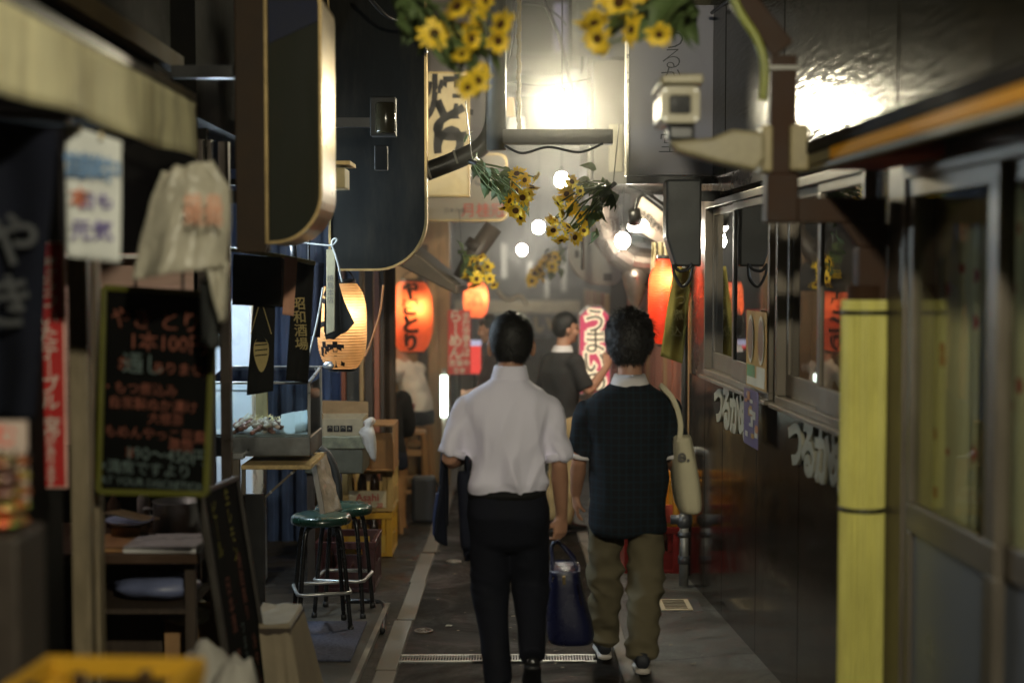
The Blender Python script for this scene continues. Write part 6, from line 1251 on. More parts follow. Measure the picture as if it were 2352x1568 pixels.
for k in range(3):
    g = G(); cv = 0.35 + 0.3 * k
    def lf(u, v):
        wv = 0.36 * math.sin(math.pi * min(1, v ** 0.75)) * (1 - 0.25 * v); x = (u - 0.5) * 2 * wv
        return (x, v - 0.02, -cv * v * v * 0.6 + abs(u - 0.5) * 0.28 * math.sin(math.pi * v) + 0.03 * math.sin(v * 14 + k))
    g.grid(lf, 4, 7); me = g.mesh('leaf'); me.materials.append(m_leaf)
    for p in me.polygons: p.use_smooth = True
    LF.append(me)
def aim(d, roll=0.0, axis='Z'):
    d = Vector(d).normalized(); return (d.to_track_quat('Z', 'Y') @ Matrix.Rotation(roll, 3, 'Z').to_quaternion())
def spray(label, root, flowers, leaves, size, seed, axis):
    """root: where the stalks are tied; flowers/leaves: (point, size factor)"""
    rr = random.Random(seed); root = Vector(root); t = thing('sunflower_spray', label, 'flowers', root, 'sunflower sprays over the alley'); axis = Vector(axis)
    g = G()
    for p, s, d in flowers:
        p = Vector(p) + V(0, -0.05, 0); d = Vector(d) if d else Vector((rr.uniform(-0.9, 0.9), rr.uniform(-1.2, 0.25 if root.y > 6 else -0.3), rr.uniform(-0.8, 0.35))) + axis * 0.8
        d.normalize(); q = aim(d, rr.uniform(0, 6.3)); k = rr.randrange(4); sc_ = size * s * 0.5
        o = bpy.data.objects.new('flower', FL[k][0]); COL.objects.link(o); o.parent = t; o.location = p - root; o.rotation_mode = 'QUATERNION'; o.rotation_quaternion = q; o.scale = (sc_,) * 3
        o2 = bpy.data.objects.new('flower_disc', FL[k][1]); COL.objects.link(o2); o2.parent = o
        mid = (root + p) * 0.5 + V(rr.uniform(-0.03, 0.03), rr.uniform(-0.04, 0.04), rr.uniform(-0.02, 0.05))
        g.tube(smooth_path([root, mid, p - d * sc_ * 0.2], 4), 0.0045, 6)
    g.build('stem', m_stem, t, smooth=True)
    g = G(); g.tube([root + V(0, 0, -0.01), root + V(-0.05 * axis.x, 0.02, 0.35)], 0.003, 5); g.tube([root - axis * 0.02, root + axis * 0.03], 0.014, 8); g.build('tie_wire', m_black, t)
    for p, s in leaves:
        p = Vector(p); d = (p - root); d = d.normalized() if d.length > 0.02 else axis
        d = d + Vector((rr.uniform(-0.7, 0.7), rr.uniform(-0.8, 0.5), rr.uniform(-0.9, 0.2)))
        o = bpy.data.objects.new('leaf', rr.choice(LF)); COL.objects.link(o); o.parent = t; o.location = p - root; o.rotation_mode = 'QUATERNION'
        o.rotation_quaternion = d.normalized().to_track_quat('Y', 'Z') @ Matrix.Rotation(rr.uniform(-1.2, 1.2), 3, 'Y').to_quaternion(); o.scale = (size * s * 0.72,) * 3
    return t
def pts(Y, L, jit=0.12, seed=0):
    rr = random.Random(seed); return [(at(x, y, Y + rr.uniform(-jit, jit)), s, None) for x, y, s in L]
def lfs(Y, x0, y0, x1, y1, n, seed, s=1.0, jit=0.15):
    rr = random.Random(seed); out = []
    for i in range(n):
        u = rr.random() ** 1.7; w_ = rr.gauss(0, 1) * 20
        out.append((at(x0 + (x1 - x0) * u + w_ * 0.5, y0 + (y1 - y0) * u + w_, Y + 0.08 + rr.uniform(-jit, jit)), s * rr.uniform(0.7, 1.3)))
    return out
Y = 4.7
f = [(at(1000, 84, Y), 1.0, (0.05, -1, 0.15))] + pts(Y, [(1052, 22, 0.95), (1055, 70, 0.8), (1150, 62, 1.0), (1145, 100, 0.85), (1085, 96, 0.75), (1100, 50, 0.7), (1115, 8, 0.8), (1098, 190, 0.85), (1075, 206, 0.7), (1062, 130, 0.6), (1108, 168, 0.55)], seed=1)
spray('blurred sunflower spray drooping from the top left of the middle', at(925, -30, Y), f, lfs(Y, 930, 10, 1110, 110, 34, 2, 1.1) + lfs(Y, 1060, 100, 1080, 180, 8, 3, 0.8), 0.125, 1, (0.5, -0.3, -0.4))
f = pts(Y, [(1362, 58, 1.05), (1370, 95, 0.9), (1420, 12, 1.15), (1390, -10, 0.9), (1448, 75, 0.95), (1382, 112, 0.7), (1510, 86, 0.8), (1460, -12, 0.8)], seed=5)
spray('blurred sunflower spray at the top right of the middle, beside the grey sign', at(1610, -20, Y), f, lfs(Y, 1590, 0, 1430, 50, 34, 6, 1.25), 0.125, 2, (-0.7, -0.3, -0.3))
Y = 8.2
f = pts(Y, [(1187, 400, 1.0), (1205, 415, 0.8), (1222, 432, 0.95), (1228, 410, 0.8), (1186, 440, 1.0), (1175, 425, 0.8), (1200, 455, 1.0), (1214, 470, 0.85), (1184, 485, 1.0), (1196, 500, 0.8), (1170, 462, 0.9), (1212, 448, 0.8), (1160, 478, 0.8)], seed=7)
spray('sharp sunflower spray reaching from the left signs towards the second bulb', at(1085, 372, Y), f, lfs(Y, 1092, 380, 1190, 450, 46, 8, 1.0), 0.125, 3, (0.8, -0.3, -0.35))
f = pts(Y, [(1313, 418, 0.9), (1300, 446, 1.0), (1282, 468, 1.0), (1322, 452, 0.8), (1292, 492, 0.9), (1275, 505, 1.0), (1270, 530, 0.9), (1305, 520, 1.0), (1332, 498, 0.9), (1350, 502, 1.0), (1320, 546, 0.9), (1288, 552, 0.9), (1340, 530, 0.7), (1312, 480, 0.9), (1262, 512, 0.8), (1296, 535, 0.8), (1332, 440, 0.6)], seed=9)
spray('sharp sunflower spray hanging from the right below the second bulb', at(1408, 425, Y), f, lfs(Y, 1400, 430, 1310, 490, 52, 10, 1.0), 0.125, 4, (-0.7, -0.35, -0.5))
Y = 11.0
spray('small sunflower spray drooping over the small orange lantern', at(1062, 585, Y), pts(Y, [(1085, 600, 0.9), (1100, 618, 1.0), (1120, 612, 0.9), (1095, 640, 1.0), (1125, 640, 0.8), (1075, 630, 0.9), (1105, 590, 0.8), (1090, 655, 0.9), (1135, 655, 0.7)], seed=11), lfs(Y, 1065, 590, 1110, 640, 20, 12, 0.9), 0.135, 5, (0.5, -0.3, -0.7))
Y = 13.2
spray('distant soft sunflower spray in the middle of the alley', at(1300, 570, Y), pts(Y, [(1262, 588, 1.0), (1250, 605, 1.0), (1228, 628, 1.1), (1245, 638, 1.0), (1268, 612, 0.9), (1222, 645, 0.9), (1275, 590, 0.8), (1240, 620, 1.0)], seed=13), lfs(Y, 1295, 575, 1250, 620, 14, 14, 0.8), 0.16, 6, (-0.7, -0.3, -0.4))

# ------------------------------------------------------------------ people
m_skin = M('skin', (0.42, 0.22, 0.14), 0.5, var=0.12, vs=12, bump=0.1, bs=150, spec=0.4)
m_hair = M('black_hair', (0.008, 0.007, 0.006), 0.58, var=0.3, vs=40, bump=0.6, bs=120, stretch=(1, 1, 0.3), spec=0.4)
m_hair2 = M('black_hair_matt', (0.011, 0.009, 0.008), 0.6, var=0.3, vs=40, bump=0.6, bs=120)
m_eye = M('eye_dark', (0.02, 0.015, 0.012), 0.2); m_lip = M('lip', (0.3, 0.12, 0.09), 0.5)
def ring(c, rx, ry, n=20, ax=(1, 0, 0), ay=(0, 1, 0), p=2.3):
    c = Vector(c); ax = Vector(ax); ay = Vector(ay); out = []
    for j in range(n):
        a = 2 * math.pi * j / n; ca, sa = math.cos(a), math.sin(a)
        out.append(c + ax * rx * math.copysign(abs(ca) ** (2 / p), ca) + ay * ry * math.copysign(abs(sa) ** (2 / p), sa))
    return out
def torso(g, L, n=24, p=2.3): g.loft([ring((x, y, z), rx, ry, n, p=p) for x, y, z, rx, ry in L])
def limb(g, P, r, n=12): g.tube(smooth_path(P, 4), [r[0] + (r[-1] - r[0]) * 0 + interp(r, i / (4 * (len(P) - 1))) - r[0] for i in range(4 * (len(P) - 1) + 1)], n); g.ball(P[0], r[0], r[0], r[0], 10, 8); g.ball(P[-1], r[-1], r[-1], r[-1], 10, 8)
def interp(r, t): x = t * (len(r) - 1); k = min(int(x), len(r) - 2); return r[k] + (r[k + 1] - r[k]) * (x - k)
def hand(g, w_, d, n_, side, curl=0.6, s=1.0):
    """palm from the wrist along d, palm facing n_, five fingers"""
    d = Vector(d).normalized(); n_ = (Vector(n_) - d * Vector(n_).dot(d)).normalized(); x = d.cross(n_) * side
    w_ = Vector(w_); pl = 0.085 * s
    rings = [ring(w_ + d * k * pl, rw * s, rt * s, 12, x, n_) for k, rw, rt in ((-0.12, 0.026, 0.02), (0.15, 0.032, 0.019), (0.55, 0.04, 0.017), (0.95, 0.041, 0.014), (1.05, 0.037, 0.01))]
    g.loft(rings)
    for i, (L, o) in enumerate(((0.062, -0.03), (0.071, -0.01), (0.066, 0.01), (0.052, 0.029))):
        p = w_ + d * pl * (0.96 if i != 3 else 0.88) + x * o * s; a = 0.25 * curl; Q = [p - d * 0.015]; c = p
        for seg in range(3):
            c = c + (d * math.cos(a) + n_ * math.sin(a)) * L * s * (0.45, 0.32, 0.23)[seg]; Q.append(c); a += curl * (1.0, 0.8, 0.5)[seg]
        g.tube([Q[0]] + Q[1:], [0.0092 * s, 0.0085 * s, 0.0078 * s, 0.0068 * s], 8); g.ball(Q[-1], 0.0071 * s, 0.0071 * s, 0.0071 * s, 8, 6)
    p = w_ + d * pl * 0.25 - x * 0.026 * s; c1 = p - x * 0.022 * s + d * 0.03 * s + n_ * 0.012 * s; c2 = c1 + d * 0.026 * s + n_ * 0.02 * s * (0.5 + curl) ; g.tube([p, c1, c2], [0.013 * s, 0.0105 * s, 0.008 * s], 8); g.ball(c2, 0.0085 * s, 0.0085 * s, 0.0085 * s, 8, 6)
def Rzx(yaw, pitch=0.0, roll=0.0): return (Matrix.Rotation(yaw, 3, 'Z') @ Matrix.Rotation(pitch, 3, 'X') @ Matrix.Rotation(roll, 3, 'Y'))
def head(g, c, Rm, s=1.0):
    c = Vector(c); Q = lambda x, y, z: c + Rm @ (Vector((x, y, z)) * s)
    g.ball(c + Rm @ V(0, -0.008, 0.02) * s, 0.076 * s, 0.094 * s, 0.095 * s, 20, 14, Rm); g.ball(Q(0, 0.022, -0.04), 0.058 * s, 0.066 * s, 0.078 * s, 16, 12, Rm)
    g.ball(Q(0, 0.06, -0.095), 0.026 * s, 0.022 * s, 0.02 * s, 10, 8, Rm); g.ball(Q(0, 0.096, -0.018), 0.013 * s, 0.02 * s, 0.026 * s, 10, 8, Rm); g.ball(Q(0, 0.088, 0.022), 0.048 * s, 0.012 * s, 0.012 * s, 10, 6, Rm)
    for sx in (-1, 1):
        g.ball(Q(0.086 * sx, -0.005, -0.014), 0.013 * s, 0.021 * s, 0.035 * s, 10, 8, Rm @ Matrix.Rotation(0.35 * sx, 3, 'Z')); g.ball(Q(0.048 * sx, 0.07, -0.03), 0.02 * s, 0.02 * s, 0.025 * s, 8, 6, Rm)
def facebits(t, c, Rm, s=1.0):
    c = Vector(c); Q = lambda x, y, z: c + Rm @ (Vector((x, y, z)) * s)
    g = G()
    for sx in (-1, 1): g.ball(Q(0.03 * sx, 0.083, 0.0), 0.013 * s, 0.008 * s, 0.006 * s, 8, 6, Rm); g.ball(Q(0.03 * sx, 0.089, 0.024), 0.018 * s, 0.006 * s, 0.004 * s, 8, 6, Rm)
    g.build('eyes', m_eye, t, smooth=True); g = G(); g.ball(Q(0, 0.085, -0.062), 0.022 * s, 0.008 * s, 0.006 * s, 8, 6, Rm); g.build('mouth', m_lip, t, smooth=True)
def hair(t, c, Rm, thick, seed, mat, bushy=0.0, nape=-0.075, s=1.0, tufts=1500, tl=0.02, front=0.045):
    c = Vector(c); rr = random.Random(seed); g = G(); n, m = 56, 36; k0 = len(g.v); surf = []
    for i in range(m + 1):
        th = math.pi * (0.01 + 0.98 * i / m)
        for j in range(n):
            a = 2 * math.pi * j / n; d = V(math.sin(th) * math.cos(a), math.sin(th) * math.sin(a), math.cos(th))
            sq = lambda q, e_: math.copysign(abs(q) ** e_, q); base = V(sq(d.x, 0.82) * 0.078, d.y * 0.094 - 0.008, sq(d.z, 0.86) * 0.093 + 0.02)
            fr_ = max(0, d.y)                                    # 0 at the back and sides, 1 at the face
            sd_ = max(0.0, min(1.0, (abs(d.x) - 0.55) / 0.3)) * (1 - fr_ * 0.5); hl = nape + 0.05 * sd_ + (front - nape) * min(1, fr_ * 1.7) + 0.006 * nz(a * 3, seed)
            if d.z < 0 and fr_ < 0.5: base = base + V(0, 0.0, 0)
            e = (base.z - hl) / 0.022; e = max(-1.0, min(1, e)); e = e if e > 0 else e * 0.9
            tk = thick * (0.6 + 0.35 * max(0, d.z + 0.15)) * (0.55 if d.y > 0.4 else 1.0)
            r = tk * e if e > 0 else 0.012 * e
            r += bushy * max(0, e) * (0.5 * nz(d.x * 9, d.y * 9, d.z * 9 + seed) + 0.5 * nz(d.x * 22, d.y * 22, d.z * 22))
            p = base + d * r
            w_ = c + Rm @ (p * s); g.v.append(w_)
            if e > 0.25: surf.append((w_, (Rm @ d).normalized()))
    for i in range(m):
        for j in range(n): a, b = k0 + i * n + j, k0 + i * n + (j + 1) % n; g.f.append((a, a + n, b + n, b))
    h = g.build('hair', mat, t, smooth=True)
    g = G()
    for q in range(tufts):
        p, d = rr.choice(surf); p = p + Vector((rr.uniform(-1, 1), rr.uniform(-1, 1), rr.uniform(-1, 1))) * 0.006
        fl = (V(0, 0, -1) - d * V(0, 0, -1).dot(d)); fl = fl.normalized() if fl.length > 0.1 else V(rr.uniform(-1, 1), -1, 0)
        dr = (d * (0.35 + bushy * 18 * rr.random()) + fl + Vector((rr.uniform(-1, 1), rr.uniform(-1, 1), rr.uniform(-1, 1))) * (0.3 + bushy * 14)).normalized()
        sd = dr.cross(d); sd = sd.normalized() * rr.uniform(0.0008, 0.002) if sd.length > 1e-3 else V(0.001, 0, 0); L = tl * rr.uniform(0.5, 1.2)
        g.add([p - sd, p + sd, p + dr * L * 0.6 + sd * 0.7 , p + dr * L], [(0, 1, 2), (0, 2, 3)])
    o = g.build('hair_strands', mat, t); o['kind'] = 'stuff'
    return h
def shoe(t, heel, toe, up, mat, sole_mat, w_=0.045):
    heel, toe = Vector(heel), Vector(toe); d = (toe - heel).normalized(); L = (toe - heel).length; up = (Vector(up) - d * Vector(up).dot(d)).normalized(); x = d.cross(up)
    def rr_(k, h0, h1, ww, z0): c = heel + d * L * k + up * (z0 + (h0 + h1) / 2); return ring(c, ww, (h1 - h0) / 2, 14, x, up, 2.6)
    g = G(); g.loft([rr_(0.0, 0.024, 0.075, w_ * 0.5, 0), rr_(0.04, 0.022, 0.098, w_ * 0.72, 0), rr_(0.25, 0.022, 0.105, w_ * 0.8, 0), rr_(0.45, 0.022, 0.085, w_ * 0.88, 0), rr_(0.72, 0.022, 0.062, w_ * 1.05, 0), rr_(0.92, 0.022, 0.05, w_ * 0.85, 0), rr_(1.0, 0.024, 0.04, w_ * 0.4, 0)]); o = g.build('shoe', mat, t, smooth=True)
    g = G(); g.loft([rr_(-0.01, 0.0, 0.026, w_ * 0.6, 0), rr_(0.04, 0.0, 0.026, w_ * 0.82, 0), rr_(0.4, 0.0, 0.026, w_ * 0.85, 0), rr_(0.72, 0.0, 0.026, w_ * 1.08, 0), rr_(0.94, 0.0, 0.026, w_ * 0.85, 0), rr_(1.01, 0.002, 0.024, w_ * 0.4, 0)]); g.build('sole', sole_mat, o, smooth=True)
    return o
def person(label, loc, J, C, rotz=0.0, s=1.0, vox=0.008, seed=1, tufts=1200):
    """J: joints in local metres, the person facing +Y; C: clothes"""
    t = thing('person', label, 'person', loc); o_ = Vector(loc)
    J = {k: ([o_ + Vector(q) * s for q in v] if k in ('LA', 'RA', 'LL', 'RL') else v) for k, v in J.items()}
    T = [(o_.x + x * s, o_.y + y * s, o_.z + z * s, rx * s, ry * s) for x, y, z, rx, ry in J['torso']]
    Rm = Rzx(*J.get('turn', (0, 0, 0))); hc = o_ + Vector(J['head']) * s
    g = G(); torso(g, [(x, y, z, rx * 0.9, ry * 0.88) for x, y, z, rx, ry in T])
    hs = C.get('hs', 1.0) * s; nb = Vector(T[-1][:3]); g.tube([nb + V(0, 0, -0.04), nb.lerp(hc + Rm @ V(0, -0.012, -0.05) * s, 0.5), hc + Rm @ V(0, -0.01, -0.02) * s], [0.068 * s, 0.057 * s, 0.056 * s], 16)
    head(g, hc, Rm, hs)
    for A, sd in (('LA', -1), ('RA', 1)):
        P = J[A]; limb(g, P[:3], [0.042 * s, 0.037 * s, 0.027 * s]); g.tube([P[1], P[1].lerp(P[2], 0.3), P[2]], [0.035 * s, 0.04 * s, 0.027 * s], 12)
        dd = (P[3] - P[2]) if len(P) > 3 else (P[2] - P[1]); hand(g, P[2], dd, J.get(A + 'n', (-sd, 0.2, 0)), sd if J.get(A + 's') is None else J[A + 's'], J.get(A + 'c', 0.6), s)
    for L in ('LL', 'RL'):
        P = J[L]; limb(g, P, [0.07 * s, 0.05 * s, 0.034 * s])
    mobj('body', remesh_at(g, vox, 3, o_), m_skin, t)
    facebits(t, hc, Rm, hs); hair(t, hc, Rm, C.get('hair', 0.016), seed, C.get('hmat', m_hair), C.get('bushy', 0.0), C.get('nape', -0.075), hs, tufts, C.get('tl', 0.02))
    # shirt
    g = G(); S = C.get('shirt_rings'); S = [(o_.x + x * s, o_.y + y * s, o_.z + z * s, rx * s, ry * s) for x, y, z, rx, ry in S] if S else T
    torso(g, S)
    for A in ('LA', 'RA'):
        P = J[A]; f = C.get('sleeve', 0.75); r = C.get('sleeve_r', (0.075, 0.062, 0.068)); e = P[0].lerp(P[1], f) if f <= 1 else P[1]
        limbs = [P[0], P[0].lerp(e, 0.5), e]
        if f > 1: limbs = [P[0], P[1], P[1].lerp(P[2], f - 1)]
        g.tube(smooth_path(limbs, 4), [interp([q * s for q in r], i / 8) for i in range(9)], 16); g.ball(P[0], r[0] * s, r[0] * s, r[0] * s, 14, 10)
    fold = C.get('fold'); mobj('shirt', remesh_at(g, C.get('svox', 0.009), C.get('ssm', 6), o_, fold), C['shirt'], t)
    # trousers
    g = G(); H = C.get('hips'); H = [(o_.x + x * s, o_.y + y * s, o_.z + z * s, rx * s, ry * s) for x, y, z, rx, ry in H]; torso(g, H, p=2.5)
    for L in ('LL', 'RL'):
        P = J[L]; r = C.get('leg_r', (0.098, 0.078, 0.07, 0.066)); e_ = P[2] + (P[2] - P[1]).normalized() * C.get('hem', 0.035) * s; Q = [P[0], P[0].lerp(P[1], 0.5), P[1], P[1].lerp(e_, 0.5), e_]
        g.tube(smooth_path(Q, 4), [interp([q * s for q in (r[0], (r[0] + r[1]) / 2, r[1], r[2], r[3])], i / 16) for i in range(17)], 18); g.ball(P[0], r[0] * s, r[0] * s, r[0] * s, 14, 10); g.ball(P[1], r[1] * s, r[1] * s, r[1] * s, 14, 10)
    mobj('trousers', remesh_at(g, C.get('svox', 0.009), 14, o_, C.get('tfold')), C['trousers'], t)
    for (h, to, up) in C.get('shoes', ()):
        shoe(t, o_ + Vector(h) * s, o_ + Vector(to) * s, up, C['shoe'], C['sole'])
    if rotz: t.rotation_euler = (0, 0, rotz)
    return t, hc, Rm
def remesh_at(g, vox, sm, off, fold=None):
    for v in g.v: v -= off
    return remesh(g, vox, sm, fold)

# walker in the white shirt
bx, byd = at(1170, 1500, 6.32).x, 6.32
locA = V(bx, byd, gz(byd) + 0.018)
def foldA(p):
    x, y, z = p; a = 0.0
    back = 1 if y < 0.02 else 0.5
    k = max(0, min(1, (1.36 - z) / 0.4))
    rdg = lambda q: 1 - 2 * abs(q)
    a += back * 0.042 * k * rdg(nz(x * 7 + z * 1.6, y * 2, z * 1.5 + 3)) + 0.022 * k * rdg(nz(x * 12 - z * 3, 7, z * 2.4)) - 0.03 * k + 0.005 * nz(x * 24, y * 10, z * 12)
    a += 0.007 * math.exp(-((z - 0.955) / 0.035) ** 2) * (0.3 + nz(x * 16, y * 16, 1))
    a *= max(0.25, min(1, (z - 0.9) / 0.07))
    if abs(x) > 0.19: a += 0.004 * math.sin((z * 1.0 + abs(x) * 1.6) * 46 + 5 * nz(x * 6, z * 6)) * (1 if z < 1.3 else 0.3)
    ax = max(0, 1 - abs(abs(x + 0.0) - 0.17) / 0.05) * max(0, 1 - abs(z - 1.16) / 0.16); a -= 0.012 * ax
    return a
def tfoldA(p):
    x, y, z = p; k = math.exp(-((z - 0.5) / 0.1) ** 2) + math.exp(-((z - 0.1) / 0.1) ** 2) + 0.4 * math.exp(-((z - 0.78) / 0.06) ** 2)
    return 0.009 * k * (1 - 2 * abs(nz(x * 7 + z * 4, y * 5, z * 13))) + 0.005 * nz(x * 9, y * 9, z * 6)
JA = dict(torso=[(-0.015, 0, 0.80, 0.165, 0.115), (-0.015, 0, 0.95, 0.16, 0.11), (-0.012, 0, 1.12, 0.165, 0.115), (-0.012, 0, 1.26, 0.178, 0.122), (-0.008, 0, 1.355, 0.15, 0.095), (0.0, 0.0, 1.42, 0.078, 0.07)],
          head=(0.008, 0.035, 1.572), turn=(0.05, -0.06, 0.0),
          LA=[(-0.188, 0.0, 1.285), (-0.265, -0.035, 1.07), (-0.2, 0.2, 1.05), (-0.12, 0.27, 1.06)], RA=[(0.168, 0.0, 1.285), (0.222, -0.02, 1.045), (0.237, 0.07, 0.80), (0.228, 0.075, 0.70)],
          RAn=(-0.55, 0.75, 0.1), RAs=1, RAc=0.95, LAc=0.5, LAn=(0, 0, 1),
          LL=[(-0.095, 0.0, 0.84), (-0.088, 0.03, 0.475), (-0.05, -0.05, 0.09)], RL=[(0.083, 0.0, 0.84), (0.095, 0.06, 0.475), (0.1, -0.24, 0.26)])
CA = dict(shirt=M('white_cotton_shirt', (0.82, 0.79, 0.93), 0.75, var=0.03, vs=3, bump=0.25, bs=400, sheen=0.2, bdist=0.001), trousers=M('black_suit_trousers', (0.008, 0.009, 0.015), 0.8, var=0.25, bump=0.2, bs=300), shoe=M('black_leather_shoe', (0.01, 0.01, 0.011), 0.2, coat=0.5), sole=m_black, fold=foldA, tfold=tfoldA,
          shirt_rings=[(-0.013, 0, 0.9, 0.165, 0.116), (-0.013, 0, 0.925, 0.172, 0.122), (-0.013, -0.005, 0.97, 0.177, 0.132), (-0.012, 0, 1.1, 0.178, 0.134), (-0.012, 0, 1.2, 0.2, 0.138), (-0.012, 0, 1.28, 0.207, 0.132), (-0.01, 0, 1.335, 0.196, 0.118), (-0.008, 0.0, 1.372, 0.162, 0.105), (-0.005, 0.0, 1.4, 0.115, 0.09), (0.0, 0.002, 1.425, 0.08, 0.075)],
          hips=[(-0.006, 0, 0.65, 0.1, 0.06), (-0.006, 0, 0.69, 0.155, 0.105), (-0.008, 0, 0.74, 0.172, 0.12), (-0.008, -0.012, 0.82, 0.186, 0.135), (-0.01, 0, 0.9, 0.178, 0.124), (-0.012, 0, 0.94, 0.17, 0.12)], leg_r=(0.098, 0.083, 0.067, 0.057), sleeve=0.92, sleeve_r=(0.066, 0.063, 0.06), hs=1.12, hair=0.015, nape=-0.085, tl=0.018,
          shoes=[((-0.05, -0.12, 0.0), (-0.06, 0.15, 0.0), (0, 0, 1)), ((0.1, -0.31, 0.2), (0.1, -0.12, 0.0), (0, 0.9, 0.8))])
tA, hA, RA_ = person('walking man in white short sleeved shirt and black trousers, seen from behind', locA, JA, CA, vox=0.0065, seed=3, tufts=4500)
def loc3(o, q): return o + Vector(q)
g = G(); rings = [ring(loc3(locA, (0.002, 0.004, 1.405)), 0.088, 0.079, 32), ring(loc3(locA, (0.002, 0.004, 1.43)), 0.084, 0.076, 32), ring(loc3(locA, (0.004, 0.01, 1.478)), 0.072, 0.069, 32), ring(loc3(locA, (0.004, 0.01, 1.482)), 0.068, 0.065, 32), ring(loc3(locA, (0.004, 0.008, 1.44)), 0.066, 0.063, 32)]
g.loft(rings, cap=False); g.build('collar', CA['shirt'], tA, smooth=True)
for A in ('LA', 'RA'):
    P = JA[A]; a = Vector(P[0]).lerp(Vector(P[1]), 0.80) + locA; b = Vector(P[0]).lerp(Vector(P[1]), 0.935) + locA; g = G(); g.tube([a, b], [0.0625, 0.0625], 28); g.build('cuff', CA['shirt'], tA, smooth=True)
g = G(); g.loft([ring(loc3(locA, (-0.012, 0, 0.893)), 0.176, 0.126, 36, p=2.4), ring(loc3(locA, (-0.012, 0, 0.93)), 0.175, 0.125, 36, p=2.4)]); g.build('belt', M('black_belt', (0.008, 0.008, 0.008), 0.7), tA, smooth=True)
# jacket over his left forearm
jl = locA + V(-0.245, 0.09, 0.72); t = thing('folded_jacket', 'dark navy suit jacket draped over the white shirted walker’s forearm', 'jacket', jl)
def jk(u, v):
    a = (u - 0.5) * 2; L = 0.36 if a < 0 else 0.42
    y = 0.0 + 0.26 * v; top = 1.085; d = abs(a)
    x = -0.245 + (0.05 * math.copysign(min(1, d / 0.18), a) if d < 0.18 else math.copysign(0.05, a) + a * 0.012)
    z = top + (0.018 * (1 - (d / 0.18) ** 2) if d < 0.18 else -(d - 0.18) / 0.82 * L * (1 + 0.18 * math.sin(v * 5)))
    kf = min(1, d * 1.3)
    return locA + V(x + 0.022 * kf * nz(v * 5, z * 3, a) + 0.02 * kf * math.sin(v * 14 + a * 2), y + 0.02 * kf * nz(z * 6, a, 5) - 0.04 * kf * d * (0.5 - v), z)
m_jk = M('dark_navy_wool', (0.011, 0.013, 0.024), 0.8, var=0.2); g = G(); g.grid(jk, 50, 24); g.build('cloth', m_jk, t, smooth=True, solid=0.012)
def lin(u, v): p = jk(0.02 + 0.2 * u, v * 0.5); return p + V(-0.014, -0.012, 0)
g = G(); g.grid(lin, 12, 8); g.build('lining', M('blue_lining', (0.04, 0.06, 0.17), 0.35), t, smooth=True, solid=0.003)
g = G()
for k in range(2): g.tube(smooth_path([locA + V(-0.2, 0.02 + 0.05 * k, 1.0), locA + V(-0.19, 0.0 + 0.05 * k, 0.85), locA + V(-0.185, 0.01 + 0.05 * k, 0.66)]), [0.03, 0.034, 0.036, 0.037, 0.038, 0.038, 0.038, 0.038, 0.037, 0.036, 0.036, 0.034, 0.03][:13], 12)
g.build('sleeve', m_jk, t, smooth=True)
# handbag
m_lth = M('navy_leather', (0.01, 0.012, 0.045), 0.3, var=0.15, vs=5, bump=0.7, bs=170, spec=0.5, coat=0.1, bdist=0.003)
Y = 6.62; tp = at(1295, 1302, Y); bt = at(1310, 1465, Y); L = thing('handbag', 'dark navy leather handbag hanging from the white shirted walker’s hand', 'bag', (bt.x, Y, bt.z))
def bring(x, z, wx, wy, p=3.5): return ring((x, Y, z), wx, wy, 36, p=p)
h = tp.z - bt.z; rings = []
for k, wx, wy, dx in ((0.0, 0.092, 0.145, 0.0), (0.02, 0.106, 0.16, 0.0), (0.1, 0.112, 0.166, 0.002), (0.3, 0.106, 0.164, 0.002), (0.55, 0.094, 0.158, -0.004), (0.8, 0.08, 0.152, -0.002), (0.96, 0.074, 0.148, 0.0), (1.0, 0.07, 0.144, 0.0)):
    rings.append(bring(bt.x + (tp.x - bt.x) * k + dx, bt.z + h * k, wx, wy))
g = G(); g.loft(rings); bo = g.build('body', m_lth, L, smooth=True)
g = G(); g.loft([bring(tp.x, tp.z - 0.012, 0.076, 0.15), bring(tp.x, tp.z + 0.004, 0.076, 0.15), bring(tp.x, tp.z + 0.006, 0.07, 0.144), bring(tp.x, tp.z - 0.01, 0.068, 0.142)], cap=False); g.build('top_band', m_lth, L, smooth=True); g = G(); g.loft([bring(tp.x, tp.z - 0.012, 0.069, 0.143), bring(tp.x, tp.z - 0.004, 0.066, 0.14)]); g.build('opening', M('black_matt_lining', (0.008, 0.008, 0.012), 0.9), L)
hx = (locA + V(0.222, 0.09, 0.685)); hand_top = at(1278, 1243, Y)
for yy in (-0.06, 0.06):
    g = G(); g.tube(smooth_path([(tp.x - 0.06, Y + yy * 1.1, tp.z - 0.03), (tp.x - 0.052, Y + yy, tp.z + 0.03), (hand_top.x - 0.022, Y + yy * 0.35, hand_top.z - 0.025), (hand_top.x, Y + yy * 0.2, hand_top.z), (hand_top.x + 0.03, Y + yy * 0.35, hand_top.z - 0.02), (tp.x + 0.05, Y + yy, tp.z + 0.035), (tp.x + 0.058, Y + yy * 1.1, tp.z - 0.03)], 6), 0.0085, 10); g.build('handle', m_lth, L, smooth=True)
m_gm = M('gold_metal', (0.7, 0.52, 0.25), 0.2, 1.0, bump=0)
g = G(); g.box(tp.x - 0.012, tp.x + 0.004, Y - 0.157, Y - 0.148, tp.z - 0.05, tp.z - 0.008); g.build('zip_pull', m_gm, L, bev=0.003)
